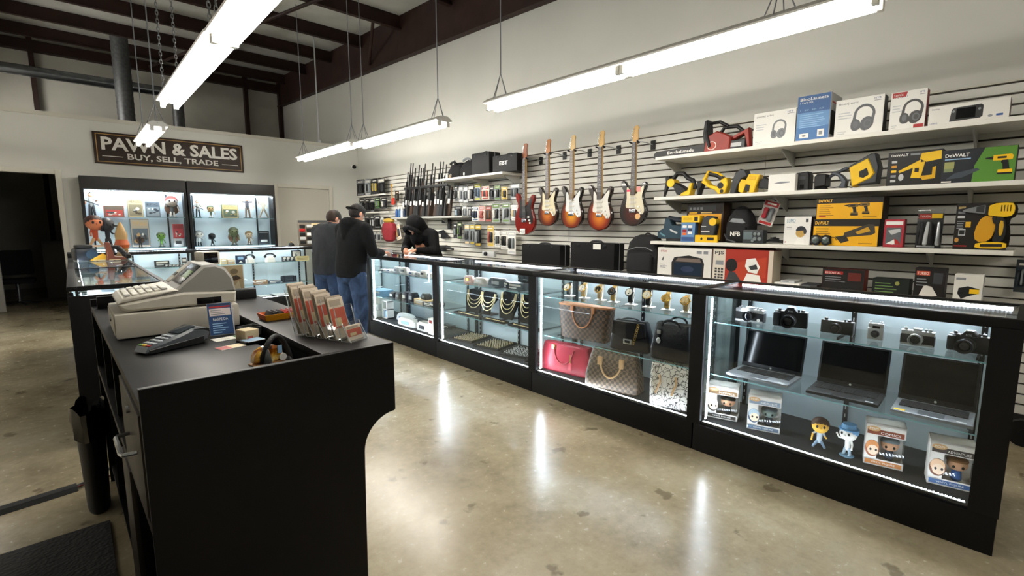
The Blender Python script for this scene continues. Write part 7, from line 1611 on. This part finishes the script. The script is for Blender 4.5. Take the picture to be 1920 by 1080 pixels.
# ================================================================ people
SKINP = mat('#b98468', .5, noise=.06, nscale=30.)
def cloth(c, c2, sc=14., bump=.6):
    m, nt, b, tc = nodemat('cloth', .9)
    n = nt.nodes.new('ShaderNodeTexNoise'); n.inputs['Scale'].default_value = sc; n.inputs['Detail'].default_value = 4; n.inputs['Distortion'].default_value = .8
    mp = nt.nodes.new('ShaderNodeMapping'); mp.inputs['Scale'].default_value = (1, 1, .6); nt.links.new(tc.outputs['Object'], mp.inputs[0]); nt.links.new(mp.outputs[0], n.inputs['Vector'])
    nt.links.new(ramp(nt, n.outputs['Fac'], [(.3, c), (.7, c2)]), b.inputs['Base Color'])
    bp = nt.nodes.new('ShaderNodeBump'); bp.inputs['Strength'].default_value = bump; bp.inputs['Distance'].default_value = .03
    nt.links.new(n.outputs['Fac'], bp.inputs['Height']); nt.links.new(bp.outputs['Normal'], b.inputs['Normal'])
    b.inputs['Specular IOR Level'].default_value = .2
    return m
JEAN = cloth('#1b263a', '#3a4d6b', 9.); JEAN2 = cloth('#1d2840', '#334560', 9.); HOOD = cloth('#060709', '#0d0e11', 7.); GREYS = cloth('#1f2124', '#303236', 8.); HOODC = cloth('#08080a', '#111114', 7.)
def skinned(mb, name, parent, voxel, smooth=5):
    o = mb.build(name, parent, smooth=0)
    r = o.modifiers.new('union', 'REMESH'); r.mode = 'VOXEL'; r.voxel_size = voxel; r.use_smooth_shade = True
    s = o.modifiers.new('soften', 'SMOOTH'); s.factor = .5; s.iterations = smooth
    return o
def hand(q, w, d, n, m, curl=.5, s=1.):
    """palm with four jointed fingers and a thumb; w wrist, d pointing direction, n palm side normal"""
    w, d, n = Vector(w), Vector(d).normalized(), Vector(n); n = (n-d*n.dot(d)).normalized(); x = d.cross(n)
    q.cap(w, .026*s, w+d*.05*s, .034*s, m, 12, .55, n); q.cap(w+d*.04*s+x*.012*s, .026*s, w+d*.085*s, .030*s, m, 12, .5, n)
    for k, L in enumerate((.068, .078, .072, .055)):
        b = w+d*.09*s+x*(.028-.0185*k)*s; m1 = b+(d*cos(curl*.6)+n*sin(curl*.6))*L*.5*s; e = m1+(d*cos(curl*1.6)+n*sin(curl*1.6))*L*.5*s
        q.cap(b-d*.015*s, .0098*s, m1, .0092*s, m, 8).cap(m1, .0092*s, e, .0078*s, m, 8)
    b = w+d*.03*s+x*.028*s; m1 = b+(x*.75+d*.6+n*.25).normalized()*.038*s
    q.cap(b, .014*s, m1, .0115*s, m, 8).cap(m1, .0115*s, m1+(d*.9+n*.35+x*.2).normalized()*.03*s, .009*s, m, 8)
def head(q, c, f, m, up=(0,0,1)):
    """skull, jaw, nose, lips, ears and neck joint; f is the way the face points"""
    c, f = Vector(c), Vector(f).normalized(); u = Vector(up); u = (u-f*u.dot(f)).normalized(); s = f.cross(u)
    R = Matrix((s, f, u)).transposed()
    q.ell(c+u*.02, (.076, .096, .098), m, 18, 12, R); q.ell(c-u*.05+f*.022, (.058, .068, .062), m, 16, 10, R)
    q.cap(c+f*.088+u*.008, .010, c+f*.106-u*.022, .015, m, 8); q.ell(c+f*.084-u*.062, (.024, .012, .012), m, 10, 6, R); q.ell(c+f*.07-u*.098, (.024,.02,.018), m, 10, 6, R)
    for k in (-1, 1): q.ell(c+s*k*.078-f*.008-u*.005, (.012, .02, .032), m, 10, 8, R); q.ell(c+s*k*.032+f*.082+u*.024, (.02, .012, .008), m, 8, 6, R)
    return c, f, u, s, R
def eyes(c, f, u, s, R, par):
    for k in (-1, 1): q = MB(); q.ell(c+s*k*.031+f*.083+u*.008, (.013, .009, .010), mat('#d8d4ce', .2), 10, 7, R); q.ell(c+s*k*.031+f*.091+u*.008, (.005, .003, .005), BLACK, 8, 5, R); q.build('eye', par)
def person(label, loc, face, J, garment, pants, group='people at the counter'):
    t = thing('person', label, 'person', loc, -atan2(face[0], face[1]), group)
    m = SKINP; q = MB(); V = Vector
    hip, sh, nk, hc, hf = V(J['hip']), V(J['sh']), V(J['neck']), V(J['head']), V(J['face'])
    q.cap(hip, .12, sh-V((0,0,.17)), .105, m, 16, .75, (0,1,0)); q.cap(sh+V((-.12,0,0)), .07, sh+V((.12,0,0)), .07, m, 14)
    q.cap(sh, .06, nk, .054, m, 12); q.cap(nk, .054, hc-V((0,0,.05)), .052, m, 12)
    H = head(q, hc, hf, m)
    for k, a in ((1, 'R'), (-1, 'L')):
        s_, e, w, hd = [V(p) for p in J['arm'+a]]
        q.cap(s_, .052, e, .040, m, 12).cap(e, .040, w, .028, m, 12); hand(q, w, hd, V((0,0,-1)) if k == 1 else V((0,0,-1)), m, J.get('curl', .5))
        h_, kn, an = [V(p) for p in J['leg'+a]]
        q.cap(h_, .085, kn, .058, m, 12).cap(kn, .056, an, .04, m, 12).cap(an, .04, an+V((0,.14,-.035)), .035, m, 10)
    skinned(q, 'body', t, .0085, 3); eyes(*H, t)
    g = MB()
    secs = []
    for z_, w_, d_ in ((-.115,.180,.134),(-.085,.190,.146),(-.05,.196,.150),(.0,.198,.150),(.18,.198,.145),(.32,.212,.148)):
        c_ = hip.lerp(sh, max(0, z_)/(sh.z-hip.z)); secs.append((hip.z+z_, w_, d_, c_.x, c_.y))
    secs += [(sh.z-.02, .212, .125, sh.x, sh.y), (sh.z+.035, .17, .10, sh.x, sh.y), (sh.z+.075, .08, .08, nk.x, nk.y)]
    loft(g, secs, garment, 26, .85); g.cap(sh+V((-.13,0,.0)), .085, sh+V((.13,0,.0)), .085, garment, 16)
    g.cap(sh, .09, nk-V((0,0,.02)), .075, garment, 14)
    for a in 'RL':
        s_, e, w, hd = [V(p) for p in J['arm'+a]]; cuff = e.lerp(w, .9)
        g.cap(s_, .084, e, .064, garment, 14).cap(e, .062, cuff, .045, garment, 14); g.ell(e.lerp(cuff, .55), .058, garment, 12, 8); g.ell(s_.lerp(e, .6), .074, garment, 12, 8)
    if J.get('hooddown'):
        for k in range(13): a_ = pi*(-.08+1.16*k/12); g.ell(nk+V((.118*cos(a_), -.118*sin(a_)+.02, -.03+.03*sin(a_))), (.05, .058, .052+.022*sin(a_)), garment, 10, 7)
        g.cap(nk+V((0,-.12,-.02)), .085, nk+V((0,-.155,-.17)), .035, garment, 12)
    if J.get('collar'):
        for k in range(14): a_ = 2*pi*k/14; g.ell(nk+V((.072*cos(a_), .072*sin(a_), -.005)), (.024,.024,.028), garment, 8, 6)
    skinned(g, 'sweatshirt', t, .011, 5)
    p_ = MB()
    p_.cap(hip+V((-.05,0,-.06)), .115, hip+V((.05,0,-.06)), .115, pants, 16, .9, (0,1,0)); p_.ell(hip+V((0,-.045,-.10)), (.145,.085,.10), pants, 14, 9)
    for a in 'RL':
        h_, kn, an = [V(p) for p in J['leg'+a]]
        p_.cap(h_, .112, kn, .088, pants, 14).cap(kn, .088, an+V((0,0,.03)), .078, pants, 14); p_.ell(an+V((0,.01,.06)), (.082,.085,.05), pants, 12, 7); p_.ell(kn+V((0,-.02,-.04)), (.085,.085,.06), pants, 12, 7)
    skinned(p_, 'jeans', t, .011, 4)
    for a in 'RL':
        an = V(J['leg'+a][2]); o = MB(); loft(o, [(0,.048,.14),(.03,.05,.145),(.06,.045,.13,0,-.01),(.10,.042,.07,0,-.06)], mat('#17181b', .6), 20, .6, (an.x, an.y+.06, 0)); o.box(an.x-.05, an.y-.085, -.0, an.x+.05, an.y+.205, .018, mat('#3a3a3c', .6), .006); o.build('shoe', t)
    return t, H
def cap(H, par, m, back=True, tilt=0.):
    c, f, u, s, R = H; q = MB()
    vs = []; fs = []; n = 22; K = 8
    for i in range(K+1):
        a_ = (pi/2)*i/K*1.08
        for j in range(n): b_ = 2*pi*j/n; vs.append(c+u*.022+R @ Vector((.086*sin(a_)*cos(b_), .106*sin(a_)*sin(b_), .105*cos(a_))))
    for i in range(K): fs += [(i*n+j, i*n+(j+1) % n, (i+1)*n+(j+1) % n, (i+1)*n+j) for j in range(n)]
    q.add(vs, fs, m); q.ell(c+u*.128, .009, m, 8, 5)
    d = -f if back else f
    P = []
    for sg in (0, 1):
        for j in range(9): a_ = pi*j/8; P.append(c+u*(.022+.012*sin(a_)-(.006 if sg else 0))+s*(.075*cos(a_))+d*(.085+.075*sin(a_))-u*.02*sin(a_))
    q.add(P+[c+u*.02+s*.075*cos(pi*j/8)*1.0+d*.06 for j in range(9)], [tuple((j, j+1, 18+j+1, 18+j)) for j in range(8)]+[tuple((9+j, 18+j, 18+j+1, 9+j+1)) for j in range(8)]+[(j, 9+j, 9+j+1, j+1) for j in range(8)], m)
    q.build('cap', par, smooth=50)
def hair(H, par, m, lowz=-.02):
    c, f, u, s, R = H; q = MB(); q.ell(c+u*.018-f*.018, (.081, .093, .098), m, 18, 12, R); q.build('hair', par)
LEGS = {'legR': ((.09,0,.88), (.115,.03,.48), (.13,-.02,.085)), 'legL': ((-.09,0,.88), (-.12,.03,.48), (-.14,-.01,.085))}
# man in black hoodie with a backward cap
J = dict(hip=(0,0,.95), sh=(0,.06,1.42), neck=(0,.075,1.475), head=(0,.125,1.585), face=(.0,.9,-.45), hooddown=True, curl=.7,
     armR=((.195,.06,1.40), (.265,.10,1.13), (.16,.37,1.105), (-.1,1,.0)), armL=((-.195,.06,1.40), (-.265,.12,1.13), (-.12,.38,1.105), (.2,1,.0)), **LEGS)
t, H = person('person in a black hoodie, backward dark cap and jeans leaning on the counter', (2.44, 5.52, 0), (.95, .32), J, HOOD, JEAN)
hair(H, t, mat('#1a1310', .7)); cap(H, t, mat('#0e0f11', .85))
# man in grey sweatshirt
J = dict(hip=(0,0,.93), sh=(0,.05,1.39), neck=(0,.075,1.445), head=(0,.14,1.53), face=(.1,.85,-.6), collar=True, curl=.5,
     armR=((.19,.05,1.37), (.235,.02,1.09), (.20,.20,.94), (0,.5,-.6)), armL=((-.19,.05,1.37), (-.25,.10,1.10), (-.1,.33,1.05), (.2,1,0)), **LEGS)
t, H = person('person in a grey sweatshirt, dark cap and jeans, behind the one in the hoodie', (2.44, 6.22, 0), (.9, .45), J, GREYS, JEAN2)
hair(H, t, mat('#2a1c15', .7)); cap(H, t, mat('#1b1915', .85, noise=.4, nscale=40.), False)
# clerk behind the counter
J = dict(hip=(0,-.02,.92), sh=(0,.20,1.33), neck=(0,.27,1.375), head=(0,.36,1.43), face=(.05,.55,-.83), curl=.9, hooddown=False,
     armR=((.19,.20,1.31), (.27,.24,1.10), (.10,.44,1.115), (-.5,.6,-.1)), armL=((-.19,.20,1.31), (-.27,.27,1.09), (-.10,.46,1.11), (.5,.6,-.1)), **LEGS)
t, H = person('person behind the counter in a raised black hood, looking down at their hands', (3.86, 5.98, 0), (-.93, -.36), J, HOODC, HOODC)
c, f, u, s, R = H
q = MB(); q.ell(c+u*.03-f*.035, (.112, .125, .125), HOODC, 18, 12, R); q.cap(c-f*.06-u*.03, .11, Vector((0,.21,1.36)), .12, HOODC, 16); q.cap(Vector((0,.30,1.27)), .10, Vector((0,.33,1.36)), .075, HOODC, 14)
for k in range(13): a_ = pi*(-.15+1.3*k/12); q.ell(c+f*.098+s*.096*cos(a_)+u*(.02+.106*sin(a_)), .03, HOODC, 8, 6)
q.ell(c-u*.10+f*.035, .088, HOODC, 14, 9)
skinned(q, 'hood', t, .009, 5); hair(H, t, mat('#0d0a09', .7))
q = MB()
for k in (-1, 1): q.cap(c+s*k*.06+f*.06+u*.03, .03, c+s*k*.065+f*.05-u*.17, .018, mat('#0d0a09', .7), 10)
skinned(q, 'long_hair', t, .008, 2)
o = thing('white_cloth', 'crumpled white tissue between the clerk\'s hands', 'cloth', (3.41, 5.80, 1.09), 0); MB().ell((0,0,0),(.028,.03,.03), WHITE, 10, 7).ell((.02,.02,.015),(.02,.018,.02), WHITE, 8, 6).build('tissue', o); MB().ell((-.01,-.02,-.01),(.022,.02,.02), PAPER, 8, 6).build('fold', o)
